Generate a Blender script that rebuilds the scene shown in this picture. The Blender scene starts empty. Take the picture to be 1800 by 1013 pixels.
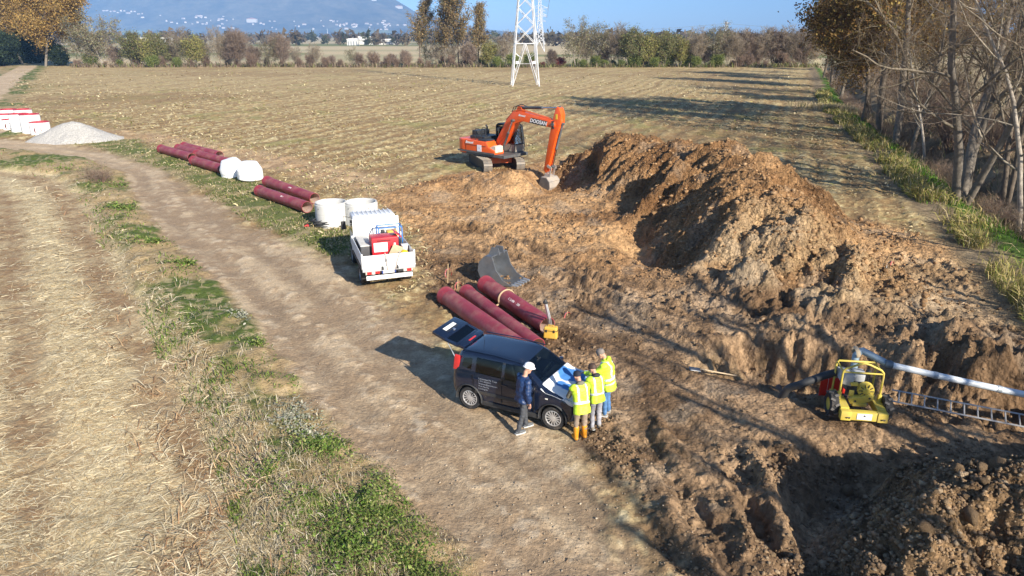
import bpy, bmesh, math, random
import numpy as np
from mathutils import Matrix, Vector, Euler, Quaternion
R = math.radians
random.seed(7); RNG = np.random.default_rng(11)
SC = bpy.context.scene
COL = SC.collection

# ------------------------------------------------------------------ camera, sky, sun, exposure
CAM_H, FPX, PITCH = 9.0, 1239.0, math.atan((506.5 - 62) / 1239.0)
cam_data = bpy.data.cameras.new('camera')
cam_data.sensor_width = 36; cam_data.lens = 36 * FPX / 1800
cam_data.clip_start = 0.1; cam_data.clip_end = 40000
cam = bpy.data.objects.new('camera', cam_data); COL.objects.link(cam)
cam.location = (0, 0, CAM_H); cam.rotation_euler = (math.pi / 2 - PITCH, 0, 0)
SC.camera = cam

SUN_AZ = Vector((0.585, -0.811, 0)).normalized()      # horizontal direction towards the sun
SUN_EL = R(27)
world = bpy.data.worlds.new('World'); SC.world = world; world.use_nodes = True
nt = world.node_tree; bgn = nt.nodes['Background']
sky = nt.nodes.new('ShaderNodeTexSky'); sky.sky_type = 'NISHITA'; sky.sun_disc = False
sky.sun_elevation = SUN_EL
sky.sun_rotation = math.atan2(SUN_AZ.x, SUN_AZ.y)
sky.altitude = 300; sky.air_density = 0.85; sky.dust_density = 0.5; sky.ozone_density = 4.0
nt.links.new(sky.outputs[0], bgn.inputs[0]); bgn.inputs[1].default_value = 0.1
sun_data = bpy.data.lights.new('sun', 'SUN'); sun_data.energy = 5.0; sun_data.angle = R(0.5)
sun_data.color = (1.0, 0.91, 0.78)
sun = bpy.data.objects.new('sun', sun_data); COL.objects.link(sun)
sdir = Vector((SUN_AZ.x * math.cos(SUN_EL), SUN_AZ.y * math.cos(SUN_EL), math.sin(SUN_EL)))
sun.rotation_euler = sdir.to_track_quat('Z', 'Y').to_euler()
SC.view_settings.view_transform = 'Standard'; SC.view_settings.look = 'None'
SC.view_settings.exposure = 0.85; SC.view_settings.gamma = 1.0
SC.render.engine = 'CYCLES'
SC.cycles.max_bounces = 6; SC.cycles.diffuse_bounces = 3; SC.cycles.glossy_bounces = 3
SC.cycles.transmission_bounces = 4; SC.cycles.transparent_max_bounces = 12; SC.cycles.volume_bounces = 0
SC.cycles.use_denoising = True

# ------------------------------------------------------------------ pixel <-> world
_c, _s = math.cos(PITCH), math.sin(PITCH)
def gp(px, py, z=0.0):
    """ground point (at height z) seen at a pixel of the 1800 x 1013 photograph"""
    dx = (px - 900) / FPX; dy = -(py - 506.5) / FPX
    v = (dx, _c + dy * _s, -_s + dy * _c)
    t = (z - CAM_H) / v[2]
    return (v[0] * t, v[1] * t)
def GP(*pts):
    return [gp(*p) for p in pts]

# ------------------------------------------------------------------ noise (numpy)
def _hash(ix, iy, s):
    n = (ix * 374761393 + iy * 668265263 + s * 974711) & 0xffffffff
    n = ((n ^ (n >> 13)) * 1274126177) & 0xffffffff
    n = ((n ^ (n >> 15)) * 2246822519) & 0xffffffff
    return ((n ^ (n >> 16)) & 0xffffff) / 16777215.0
def vnoise(x, y, s=0):
    fx = np.floor(x); fy = np.floor(y)
    ix = fx.astype(np.int64); iy = fy.astype(np.int64)
    tx = x - fx; ty = y - fy
    tx = tx * tx * tx * (tx * (tx * 6 - 15) + 10); ty = ty * ty * ty * (ty * (ty * 6 - 15) + 10)
    a = _hash(ix, iy, s); b = _hash(ix + 1, iy, s); c = _hash(ix, iy + 1, s); d = _hash(ix + 1, iy + 1, s)
    return (a + (b - a) * tx) * (1 - ty) + (c + (d - c) * tx) * ty
def fbm(x, y, octs=4, s=0, gain=0.5):
    t = 0; a = 1; n = 0
    for i in range(octs):
        t = t + a * (vnoise(x + 17.3 * i, y - 9.1 * i, s + i) - 0.5); n += a; a *= gain; x = x * 2.03; y = y * 2.03
    return t / n * 2            # about -1 .. 1
def worley(x, y, s=0):
    """distance to nearest point and a random value of that cell"""
    ix = np.floor(x).astype(np.int64); iy = np.floor(y).astype(np.int64)
    best = np.full(x.shape, 9.0); rid = np.zeros(x.shape)
    for ox in (-1, 0, 1):
        for oy in (-1, 0, 1):
            jx = ix + ox; jy = iy + oy
            px = jx + _hash(jx, jy, s + 5); py = jy + _hash(jx, jy, s + 9)
            d = (px - x) ** 2 + (py - y) ** 2
            m = d < best
            best = np.where(m, d, best); rid = np.where(m, _hash(jx, jy, s + 13), rid)
    return np.sqrt(best), rid
def sstep(a, b, x):
    t = np.clip((x - a) / (b - a), 0, 1); return t * t * (3 - 2 * t)
def poly_dist(x, y, pts, vals=None):
    """distance to a polyline, interpolated values along it, arc length and signed side (+ = left of travel)"""
    best = np.full(x.shape, 1e9); arc = np.zeros(x.shape); side = np.zeros(x.shape)
    out = None if vals is None else np.zeros(x.shape + (len(vals[0]),))
    L = 0.0
    for i in range(len(pts) - 1):
        ax, ay = pts[i][:2]; bx, by = pts[i + 1][:2]
        dx, dy = bx - ax, by - ay; l2 = dx * dx + dy * dy
        t = np.clip(((x - ax) * dx + (y - ay) * dy) / l2, 0, 1)
        ex = x - ax - t * dx; ey = y - ay - t * dy
        d = ex * ex + ey * ey; m = d < best
        best = np.where(m, d, best); arc = np.where(m, L + t * math.sqrt(l2), arc)
        side = np.where(m, np.sign(dx * ey - dy * ex), side)
        if vals is not None:
            v0 = np.array(vals[i]); v1 = np.array(vals[i + 1])
            out = np.where(m[..., None], v0 + t[..., None] * (v1 - v0), out)
        L += math.sqrt(l2)
    return np.sqrt(best), arc, side, out
def in_poly(x, y, pts):
    c = np.zeros(x.shape, bool); n = len(pts)
    for i in range(n):
        x0, y0 = pts[i][:2]; x1, y1 = pts[(i + 1) % n][:2]
        if y0 == y1: continue
        m = ((y0 > y) != (y1 > y)) & (x < (x1 - x0) * (y - y0) / (y1 - y0) + x0)
        c ^= m
    return c
def sd_poly(x, y, pts):
    """signed distance to a closed polygon, positive inside"""
    d = poly_dist(x, y, list(pts) + [pts[0]])[0]
    return np.where(in_poly(x, y, pts), d, -d)

# ------------------------------------------------------------------ materials
def srgb(r, g, b):
    f = lambda c: (c / 255 / 12.92) if c / 255 <= 0.04045 else ((c / 255 + 0.055) / 1.055) ** 2.4
    return (f(r), f(g), f(b))
MATS = {}
def N(t, ty, **kw):
    n = t.nodes.new(ty)
    for k, v in kw.items():
        if k in n.inputs: n.inputs[k].default_value = v
        else: setattr(n, k, v)
    return n
def mat(name, col, rough=0.6, metal=0.0, var=0.12, scale=6.0, bump=0.0, bscale=40.0, dirt=0.0, dirtcol=(0.25, 0.18, 0.11),
        coat=0.0, spec=0.5, dscale=2.2, transl=0.0):
    """procedural principled material: base colour with noise variation, optional dirt film and bump"""
    if name in MATS: return MATS[name]
    m = bpy.data.materials.new(name); m.use_nodes = True; t = m.node_tree
    p = t.nodes['Principled BSDF']
    p.inputs['Roughness'].default_value = rough; p.inputs['Metallic'].default_value = metal
    p.inputs['Specular IOR Level'].default_value = spec
    if coat: p.inputs['Coat Weight'].default_value = coat; p.inputs['Coat Roughness'].default_value = 0.05
    tc = t.nodes.new('ShaderNodeTexCoord')
    nz = N(t, 'ShaderNodeTexNoise', Scale=scale, Detail=4.0, Roughness=0.6)
    t.links.new(tc.outputs['Object'], nz.inputs['Vector'])
    mr = N(t, 'ShaderNodeMapRange'); mr.inputs['From Min'].default_value = 0.3; mr.inputs['From Max'].default_value = 0.7
    mr.inputs['To Min'].default_value = 1 - var; mr.inputs['To Max'].default_value = 1 + var
    t.links.new(nz.outputs['Fac'], mr.inputs['Value'])
    mul = N(t, 'ShaderNodeVectorMath', operation='SCALE'); mul.inputs[0].default_value = col[:3]
    t.links.new(mr.outputs[0], mul.inputs['Scale'])
    last = mul.outputs[0]
    if dirt:
        n2 = N(t, 'ShaderNodeTexNoise', Scale=dscale, Detail=8.0, Roughness=0.7)
        t.links.new(tc.outputs['Object'], n2.inputs['Vector'])
        r2 = N(t, 'ShaderNodeMapRange'); r2.inputs['From Min'].default_value = 0.62 - 0.3 * dirt; r2.inputs['From Max'].default_value = 0.8
        r2.inputs['To Max'].default_value = min(0.95, 0.35 + dirt)
        t.links.new(n2.outputs['Fac'], r2.inputs['Value'])
        mx = N(t, 'ShaderNodeMix', data_type='RGBA'); mx.inputs['B'].default_value = (*dirtcol, 1)
        t.links.new(r2.outputs[0], mx.inputs['Factor']); t.links.new(last, mx.inputs['A'])
        for i in mx.inputs:
            pass
        t.links.new(last, mx.inputs[6]); mx.inputs[7].default_value = (*dirtcol, 1)
        last = mx.outputs[2]
        r3 = N(t, 'ShaderNodeMapRange'); r3.inputs['To Min'].default_value = rough; r3.inputs['To Max'].default_value = 0.9
        t.links.new(r2.outputs[0], r3.inputs['Value']); t.links.new(r3.outputs[0], p.inputs['Roughness'])
    t.links.new(last, p.inputs['Base Color'])
    if bump:
        n3 = N(t, 'ShaderNodeTexNoise', Scale=bscale, Detail=3.0)
        t.links.new(tc.outputs['Object'], n3.inputs['Vector'])
        b = N(t, 'ShaderNodeBump', Strength=bump, Distance=0.02)
        t.links.new(n3.outputs['Fac'], b.inputs['Height']); t.links.new(b.outputs[0], p.inputs['Normal'])
    MATS[name] = m
    return m
def attr_mat(name, rough=0.9, var=0.25, scale=9.0, bump=0.5, bscale=30.0, bdist=0.03, transl=0.0, spec=0.2, fine=0.0, objrand=0.0, clod=0.0):
    """material whose base colour comes from a colour attribute, with procedural noise variation and bump"""
    if name in MATS: return MATS[name]
    m = bpy.data.materials.new(name); m.use_nodes = True; t = m.node_tree
    p = t.nodes['Principled BSDF']; p.inputs['Roughness'].default_value = rough; p.inputs['Specular IOR Level'].default_value = spec
    at = N(t, 'ShaderNodeAttribute', attribute_name='Col')
    tc = t.nodes.new('ShaderNodeTexCoord')
    nz = N(t, 'ShaderNodeTexNoise', Scale=scale, Detail=5.0, Roughness=0.65)
    t.links.new(tc.outputs['Object'], nz.inputs['Vector'])
    mr = N(t, 'ShaderNodeMapRange'); mr.inputs['From Min'].default_value = 0.3; mr.inputs['From Max'].default_value = 0.7
    mr.inputs['To Min'].default_value = 1 - var; mr.inputs['To Max'].default_value = 1 + var
    t.links.new(nz.outputs['Fac'], mr.inputs['Value'])
    mul = N(t, 'ShaderNodeVectorMath', operation='SCALE')
    t.links.new(at.outputs['Color'], mul.inputs[0]); t.links.new(mr.outputs[0], mul.inputs['Scale'])
    last = mul.outputs[0]
    if objrand:
        oi = t.nodes.new('ShaderNodeObjectInfo')
        m2 = N(t, 'ShaderNodeMapRange'); m2.inputs['To Min'].default_value = 1 - objrand; m2.inputs['To Max'].default_value = 1 + objrand
        t.links.new(oi.outputs['Random'], m2.inputs['Value'])
        mu2 = N(t, 'ShaderNodeVectorMath', operation='SCALE'); t.links.new(last, mu2.inputs[0]); t.links.new(m2.outputs[0], mu2.inputs['Scale'])
        last = mu2.outputs[0]
    t.links.new(last, p.inputs['Base Color'])
    if bump:
        n3 = N(t, 'ShaderNodeTexNoise', Scale=bscale, Detail=6.0, Roughness=0.7)
        t.links.new(tc.outputs['Object'], n3.inputs['Vector'])
        b = N(t, 'ShaderNodeBump', Strength=bump, Distance=bdist)
        t.links.new(n3.outputs['Fac'], b.inputs['Height']); t.links.new(b.outputs[0], p.inputs['Normal'])
        if clod:                                            # broken crumbs: warped cells at two sizes
            wv = N(t, 'ShaderNodeVectorMath', operation='SCALE'); wv.inputs['Scale'].default_value = .12; t.links.new(n3.outputs['Color'], wv.inputs[0])
            av = N(t, 'ShaderNodeVectorMath', operation='ADD'); t.links.new(tc.outputs['Object'], av.inputs[0]); t.links.new(wv.outputs[0], av.inputs[1])
            prev = b
            for sc_, ds in ((4.5, clod), (11.0, clod * .5)):
                vo = N(t, 'ShaderNodeTexVoronoi', Scale=sc_); t.links.new(av.outputs[0], vo.inputs['Vector'])
                b2 = N(t, 'ShaderNodeBump', Strength=1.0, Distance=ds); b2.invert = True
                t.links.new(vo.outputs['Distance'], b2.inputs['Height']); t.links.new(prev.outputs[0], b2.inputs['Normal']); prev = b2
            t.links.new(prev.outputs[0], p.inputs['Normal'])
    if transl:
        tr = t.nodes.new('ShaderNodeBsdfTranslucent'); t.links.new(last, tr.inputs['Color'])
        mx = t.nodes.new('ShaderNodeMixShader'); mx.inputs[0].default_value = transl
        t.links.new(p.outputs[0], mx.inputs[1]); t.links.new(tr.outputs[0], mx.inputs[2])
        t.links.new(mx.outputs[0], t.nodes['Material Output'].inputs[0])
    MATS[name] = m
    return m
def glass_mat(name, tint=(0.30, 0.38, 0.40), refl=0.08):
    if name in MATS: return MATS[name]
    m = bpy.data.materials.new(name); m.use_nodes = True; t = m.node_tree
    t.nodes.remove(t.nodes['Principled BSDF'])
    tr = N(t, 'ShaderNodeBsdfTransparent', Color=(*tint, 1)); gl = N(t, 'ShaderNodeBsdfGlossy', Roughness=0.02)
    lw = N(t, 'ShaderNodeFresnel', IOR=1.55)
    mx = t.nodes.new('ShaderNodeMixShader')
    t.links.new(lw.outputs[0], mx.inputs[0]); t.links.new(tr.outputs[0], mx.inputs[1]); t.links.new(gl.outputs[0], mx.inputs[2])
    t.links.new(mx.outputs[0], t.nodes['Material Output'].inputs[0])
    MATS[name] = m
    return m

# ------------------------------------------------------------------ mesh building
class MB:
    def __init__(s): s.v = []; s.f = []
    def add(s, vs, fs, M=None):
        o = len(s.v)
        if M is not None: vs = [tuple(M @ Vector(v)) for v in vs]
        s.v += [tuple(v) for v in vs]; s.f += [tuple(i + o for i in f) for f in fs]; return s
    def box(s, c, d, rot=None, taper=(1, 1), M=None):
        """box by centre and size; taper scales the top face in x, y"""
        hx, hy, hz = d[0] / 2, d[1] / 2, d[2] / 2; tx, ty = taper
        vs = [(-hx, -hy, -hz), (hx, -hy, -hz), (hx, hy, -hz), (-hx, hy, -hz), (-hx * tx, -hy * ty, hz), (hx * tx, -hy * ty, hz), (hx * tx, hy * ty, hz), (-hx * tx, hy * ty, hz)]
        T = Matrix.Translation(c)
        if rot is not None: T = T @ Euler(rot).to_matrix().to_4x4()
        if M is not None: T = M @ T
        return s.add(vs, [(0, 3, 2, 1), (4, 5, 6, 7), (0, 1, 5, 4), (1, 2, 6, 5), (2, 3, 7, 6), (3, 0, 4, 7)], T)
    def tube(s, pts, rad, n=8, cap=True, M=None, flat=1.0):
        pts = [Vector(p) for p in pts]; k = len(pts)
        if not hasattr(rad, '__len__'): rad = [rad] * k
        vs = []; fs = []; up = None
        for i, p in enumerate(pts):
            d = (pts[min(i + 1, k - 1)] - pts[max(i - 1, 0)])
            d = d.normalized() if d.length > 1e-9 else Vector((0, 0, 1))
            if up is None:
                a = Vector((0, 0, 1)) if abs(d.z) < 0.9 else Vector((1, 0, 0))
                up = (a - d * a.dot(d)).normalized()
            else:
                up = (up - d * up.dot(d)); up = up.normalized() if up.length > 1e-6 else d.orthogonal().normalized()
            w = d.cross(up)
            for j in range(n):
                t = 2 * math.pi * j / n
                vs.append(p + w * (rad[i] * math.cos(t)) + up * (rad[i] * math.sin(t) * flat))
        for i in range(k - 1):
            for j in range(n):
                a = i * n + j; b = i * n + (j + 1) % n
                fs.append((a, b, b + n, a + n))
        if cap:
            fs.append(tuple(range(n - 1, -1, -1))); fs.append(tuple((k - 1) * n + j for j in range(n)))
        return s.add(vs, fs, M)
    def lathe(s, prof, n=24, M=None, a0=0.0, a1=2 * math.pi):
        """profile of (radius, z) turned about z"""
        full = abs(a1 - a0 - 2 * math.pi) < 1e-6; k = n if full else n + 1
        vs = []; fs = []
        for r, z in prof:
            for j in range(k):
                t = a0 + (a1 - a0) * j / n
                vs.append((r * math.cos(t), r * math.sin(t), z))
        for i in range(len(prof) - 1):
            for j in range(n):
                a = i * k + j; b = i * k + (j + 1) % k
                fs.append((a, b, b + k, a + k))
        return s.add(vs, fs, M)
    def prism(s, poly, a, b, axis='y', M=None):
        """polygon in the plane across axis, extruded from a to b. axis y: poly is (x, z); x: (y, z); z: (x, y)"""
        n = len(poly)
        def pt(p, q):
            return (p[0], q, p[1]) if axis == 'y' else ((q, p[0], p[1]) if axis == 'x' else (p[0], p[1], q))
        vs = [pt(p, a) for p in poly] + [pt(p, b) for p in poly]
        fs = [tuple(range(n)), tuple(range(2 * n - 1, n - 1, -1))] + [(i, i + n, (i + 1) % n + n, (i + 1) % n) for i in range(n)]
        return s.add(vs, fs, M)
    def ball(s, c, r, n=10, m=7, M=None):
        """ellipsoid"""
        if not hasattr(r, '__len__'): r = (r, r, r)
        vs = [(c[0], c[1], c[2] - r[2])]; fs = []
        for i in range(1, m):
            ph = -math.pi / 2 + math.pi * i / m
            for j in range(n):
                t = 2 * math.pi * j / n
                vs.append((c[0] + r[0] * math.cos(ph) * math.cos(t), c[1] + r[1] * math.cos(ph) * math.sin(t), c[2] + r[2] * math.sin(ph)))
        vs.append((c[0], c[1], c[2] + r[2])); last = len(vs) - 1
        for j in range(n):
            fs.append((0, 1 + (j + 1) % n, 1 + j)); fs.append((last, last - n + j, last - n + (j + 1) % n))
        for i in range(m - 2):
            for j in range(n):
                a = 1 + i * n + j; b = 1 + i * n + (j + 1) % n
                fs.append((a, b, b + n, a + n))
        return s.add(vs, fs, M)
    def mesh(s, name, bevel=0.0, smooth=None, seg=2, weld=0.0):
        me = bpy.data.meshes.new(name); me.from_pydata(s.v, [], s.f)
        bm = bmesh.new(); bm.from_mesh(me)
        if weld: bmesh.ops.remove_doubles(bm, verts=bm.verts, dist=weld)
        bmesh.ops.recalc_face_normals(bm, faces=bm.faces)
        if bevel:
            es = [e for e in bm.edges if len(e.link_faces) == 2 and e.calc_face_angle(0) > 0.5]
            bmesh.ops.bevel(bm, geom=es, offset=bevel, segments=seg, affect='EDGES', clamp_overlap=True, profile=0.6)
        bm.to_mesh(me); bm.free()
        if smooth is not None:
            me.shade_smooth(); me.set_sharp_from_angle(angle=R(smooth))
        return me
    def build(s, name, m, parent=None, bevel=0.0, smooth=None, seg=2, loc=None, weld=0.0):
        return link(s.mesh(name, bevel, smooth, seg, weld), name, m, parent, loc)
def link(me, name, m, parent=None, loc=None):
    o = bpy.data.objects.new(name, me); COL.objects.link(o)
    if m is not None:
        me.materials.clear(); me.materials.append(m)
    if parent is not None: o.parent = parent
    if loc is not None: o.location = loc
    return o
def tag(o, label=None, cat=None, group=None, kind=None):
    if label: o['label'] = label
    if cat: o['category'] = cat
    if group: o['group'] = group
    if kind: o['kind'] = kind
    return o
def empty(name, loc, rz=0.0, label=None, cat=None, group=None):
    o = bpy.data.objects.new(name, None); COL.objects.link(o); o.empty_display_size = 0.2
    o.location = loc; o.rotation_euler = (0, 0, rz)
    return tag(o, label, cat, group)
def copy_tree(o, parent=None):
    c = o.copy(); COL.objects.link(c)
    if parent is not None: c.parent = parent
    for ch in list(o.children): copy_tree(ch, c)
    return c
def np_mesh(name, V, F, cols=None, smooth=False):
    """mesh from numpy arrays; F is (n, 3) or (n, 4); cols one colour per vertex"""
    me = bpy.data.meshes.new(name); V = np.asarray(V, np.float32); F = np.asarray(F, np.int32)
    k = F.shape[1]
    me.vertices.add(len(V)); me.vertices.foreach_set('co', V.ravel())
    me.loops.add(F.size); me.loops.foreach_set('vertex_index', F.ravel())
    me.polygons.add(len(F)); me.polygons.foreach_set('loop_start', np.arange(0, F.size, k, dtype=np.int32))
    me.polygons.foreach_set('loop_total', np.full(len(F), k, np.int32))
    if smooth: me.polygons.foreach_set('use_smooth', np.ones(len(F), bool))
    me.update(calc_edges=True)
    if cols is not None:
        a = me.color_attributes.new('Col', 'FLOAT_COLOR', 'POINT')
        c4 = np.ones((len(V), 4), np.float32); c4[:, :3] = cols
        a.data.foreach_set('color', c4.ravel())
    return me
def text_mesh(txt, size, m, name, parent, M, extrude=0.004, shear=0.0, xs=1.0, bold=0.0, align='CENTER', spacing=1.0):
    cu = bpy.data.curves.new(name, 'FONT'); cu.body = txt; cu.size = size; cu.extrude = extrude; cu.shear = shear
    cu.align_x = align; cu.align_y = 'CENTER'; cu.offset = bold; cu.space_character = spacing; cu.resolution_u = 3
    o = bpy.data.objects.new(name, cu); COL.objects.link(o)
    dg = bpy.context.evaluated_depsgraph_get()
    me = bpy.data.meshes.new_from_object(o.evaluated_get(dg))
    bpy.data.objects.remove(o); bpy.data.curves.remove(cu)
    me.transform(M @ Matrix.Diagonal((xs, 1, 1, 1)))
    return link(me, name, m, parent)
def frame_mat(origin, xdir, ydir):
    """matrix with local x, y along the given directions (z = outward normal)"""
    x = Vector(xdir).normalized(); y = Vector(ydir); y = (y - x * y.dot(x)).normalized(); z = x.cross(y)
    M = Matrix((x, y, z)).transposed().to_4x4(); M.translation = Vector(origin); return M
# ------------------------------------------------------------------ terrain: outlines (world metres)
VL = [(-75, 62), (-60, 58)] + GP((0, 296), (90, 306), (150, 340), (185, 400), (225, 470), (285, 560), (345, 660), (405, 760), (450, 860), (490, 1013)) + [(-2.6, 7.5), (-1.0, 3), (1, -10), (4, -60)]
RL = [(-75, 70)] + GP((0, 262), (60, 268), (150, 280), (215, 305), (240, 360), (300, 430), (370, 490), (450, 580), (520, 680), (600, 770), (700, 870), (820, 1000)) + [(0.3, 8), (1.8, 4), (4.5, -10), (9, -60)]
RR = [(-75, 82)] + GP((0, 246), (100, 253), (200, 270), (290, 300), (380, 355), (455, 400), (560, 440)) + [(-6.6, 27.5), (-4.0, 22.5), (-2.0, 19.5), (0.4, 16.5), (2.0, 13.5), (2.6, 10.2), (3.4, 7), (5, 3), (8, -10), (13, -60)]
ROADC = [(-52, 70), (-63, 83), (-76, 103), (-92, 130), (-124, 184), (-147, 224), (-175, 270), (-230, 360)]      # far part of the track
GR = GP((100, 244), (200, 250), (290, 285), (400, 325), (470, 365), (560, 405), (600, 430))                       # green strip right of the track
VR = [(110, 278), (88, 218)] + GP((1434, 145), (1440, 180), (1500, 240), (1528, 262), (1600, 345), (1705, 440), (1765, 520)) + [(16.8, 19.5), (16.0, 14), (15.6, 8), (15.2, 0), (14, -20), (10, -60)]
SOIL = GP((640, 350), (760, 310), (840, 300), (930, 290), (1000, 275), (1060, 252), (1200, 250), (1340, 300), (1430, 372), (1560, 392), (1690, 436), (1735, 500), (1790, 545)) + \
       [(16.2, 18), (15, 12), (14.5, 6), (14, 2), (6, 2), (3.8, 7)] + GP((1190, 1000), (1130, 900), (1060, 815), (1010, 760), (960, 690), (860, 570), (750, 520), (738, 470), (735, 420), (690, 380))
TRACK = GP((120, 225), (300, 248), (450, 278), (600, 312), (700, 338), (800, 372))
# heaps: (x, y, height, half width)
def H(px, py, z, w):
    x, y = gp(px, py, z); return (x, y, z, w)
HEAP = [(4.3, 47.4, 0.8, 1.9), H(1035, 262, 1.7, 3.2), H(1080, 238, 2.6, 4.6), H(1185, 250, 2.9, 5.2), (11.8, 41.0, 3.0, 5.4), (12.2, 36.5, 3.0, 5.6), H(1330, 322, 2.8, 5.2), H(1365, 352, 2.4, 4.8), (11.4, 27.6, 1.7, 3.8), (12.8, 25.8, 1.0, 3.0), (13.8, 24.4, 0.4, 2.2)]
SPURS = [[(11.6, 31.6, 2.8, 2.4), (10.0, 29.4, 2.3, 2.2), (8.8, 27.8, 1.5, 1.9), (7.9, 26.6, .5, 1.4)], [(12.4, 28.6, 2.3, 1.7), (11.0, 26.6, 1.6, 1.5), (10.2, 25.2, .6, 1.2)], [(9.4, 38.5, 2.4, 1.5), (7.6, 36.6, 1.4, 1.3), (6.4, 35.4, .4, 1.0)], [(13.2, 25.8, 1.4, 1.2), (12.2, 24.2, .8, 1.1)]]
SPOIL = [H(770, 322, .25, 1.8), H(830, 308, .7, 2.6), H(900, 303, 1.0, 2.8), H(935, 308, .6, 1.9), H(955, 306, .2, 1.2)]
NEAR = [(5.7, 8.3, .55, 1.0), H(1545, 985, .8, 1.3), H(1590, 925, 1.05, 1.7), H(1640, 862, 1.35, 2.1), H(1720, 832, 1.6, 2.4), H(1840, 838, 1.7, 2.6), (14.5, 11.6, 1.5, 2.4)]
NEAR2 = [(7.2, 7.4, .5, 1.2), (8.3, 8.9, .9, 1.6), (9.8, 10.0, 1.2, 2.0), (12, 10.4, 1.3, 2.2)]
MOUNDS = [H(1470, 512, .9, 2.2), H(1560, 530, .5, 1.5), H(1680, 570, .8, 2.8), H(1760, 610, .9, 3.0), H(1240, 470, .6, 2.0), H(1330, 470, 1.0, 2.2), H(1640, 610, .6, 1.6), H(1395, 555, .45, 1.6)]
PIT = [gp(1235, 640) + (0.3, .7), gp(1300, 628) + (1.3, 1.5), gp(1400, 640) + (1.7, 1.7), gp(1500, 655) + (1.8, 1.7), gp(1620, 676) + (1.8, 1.6), gp(1800, 712) + (1.7, 1.6), (15.5, 15.8, 1.4, 1.6)]
HOLLOW = [gp(1490, 830) + (.55, 1.6), gp(1500, 900) + (.75, 1.7), gp(1500, 980) + (.6, 1.4), (5.0, 8.3, .4, 1.2)]
PACK = GP((960, 560), (1130, 600), (1290, 660), (1420, 700), (1480, 720), (1600, 770), (1560, 800), (1420, 790), (1300, 790), (1180, 780), (1090, 730), (1060, 640))
RUTS = [GP((745, 455), (860, 500), (1000, 560), (1120, 620), (1240, 700), (1350, 790), (1420, 880)),
        GP((735, 490), (830, 520), (980, 590), (1080, 650), (1190, 740), (1290, 850), (1360, 960)),
        GP((760, 420), (900, 455), (1050, 520), (1180, 575), (1290, 625)),
        GP((770, 395), (930, 430), (1090, 490), (1240, 540), (1330, 560)),
        GP((1110, 700), (1135, 790), (1200, 870), (1260, 960), (1300, 1050)),
        GP((1265, 735), (1290, 800), (1330, 880), (1370, 990)),
        GP((1050, 830), (1120, 900), (1210, 1000), (1250, 1080)),
        GP((600, 335), (700, 360), (830, 400), (980, 455), (1100, 520)),
        GP((1000, 520), (1180, 580), (1330, 650), (1460, 730), (1560, 800)),
        GP((1060, 880), (1160, 960), (1230, 1060))]

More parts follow.
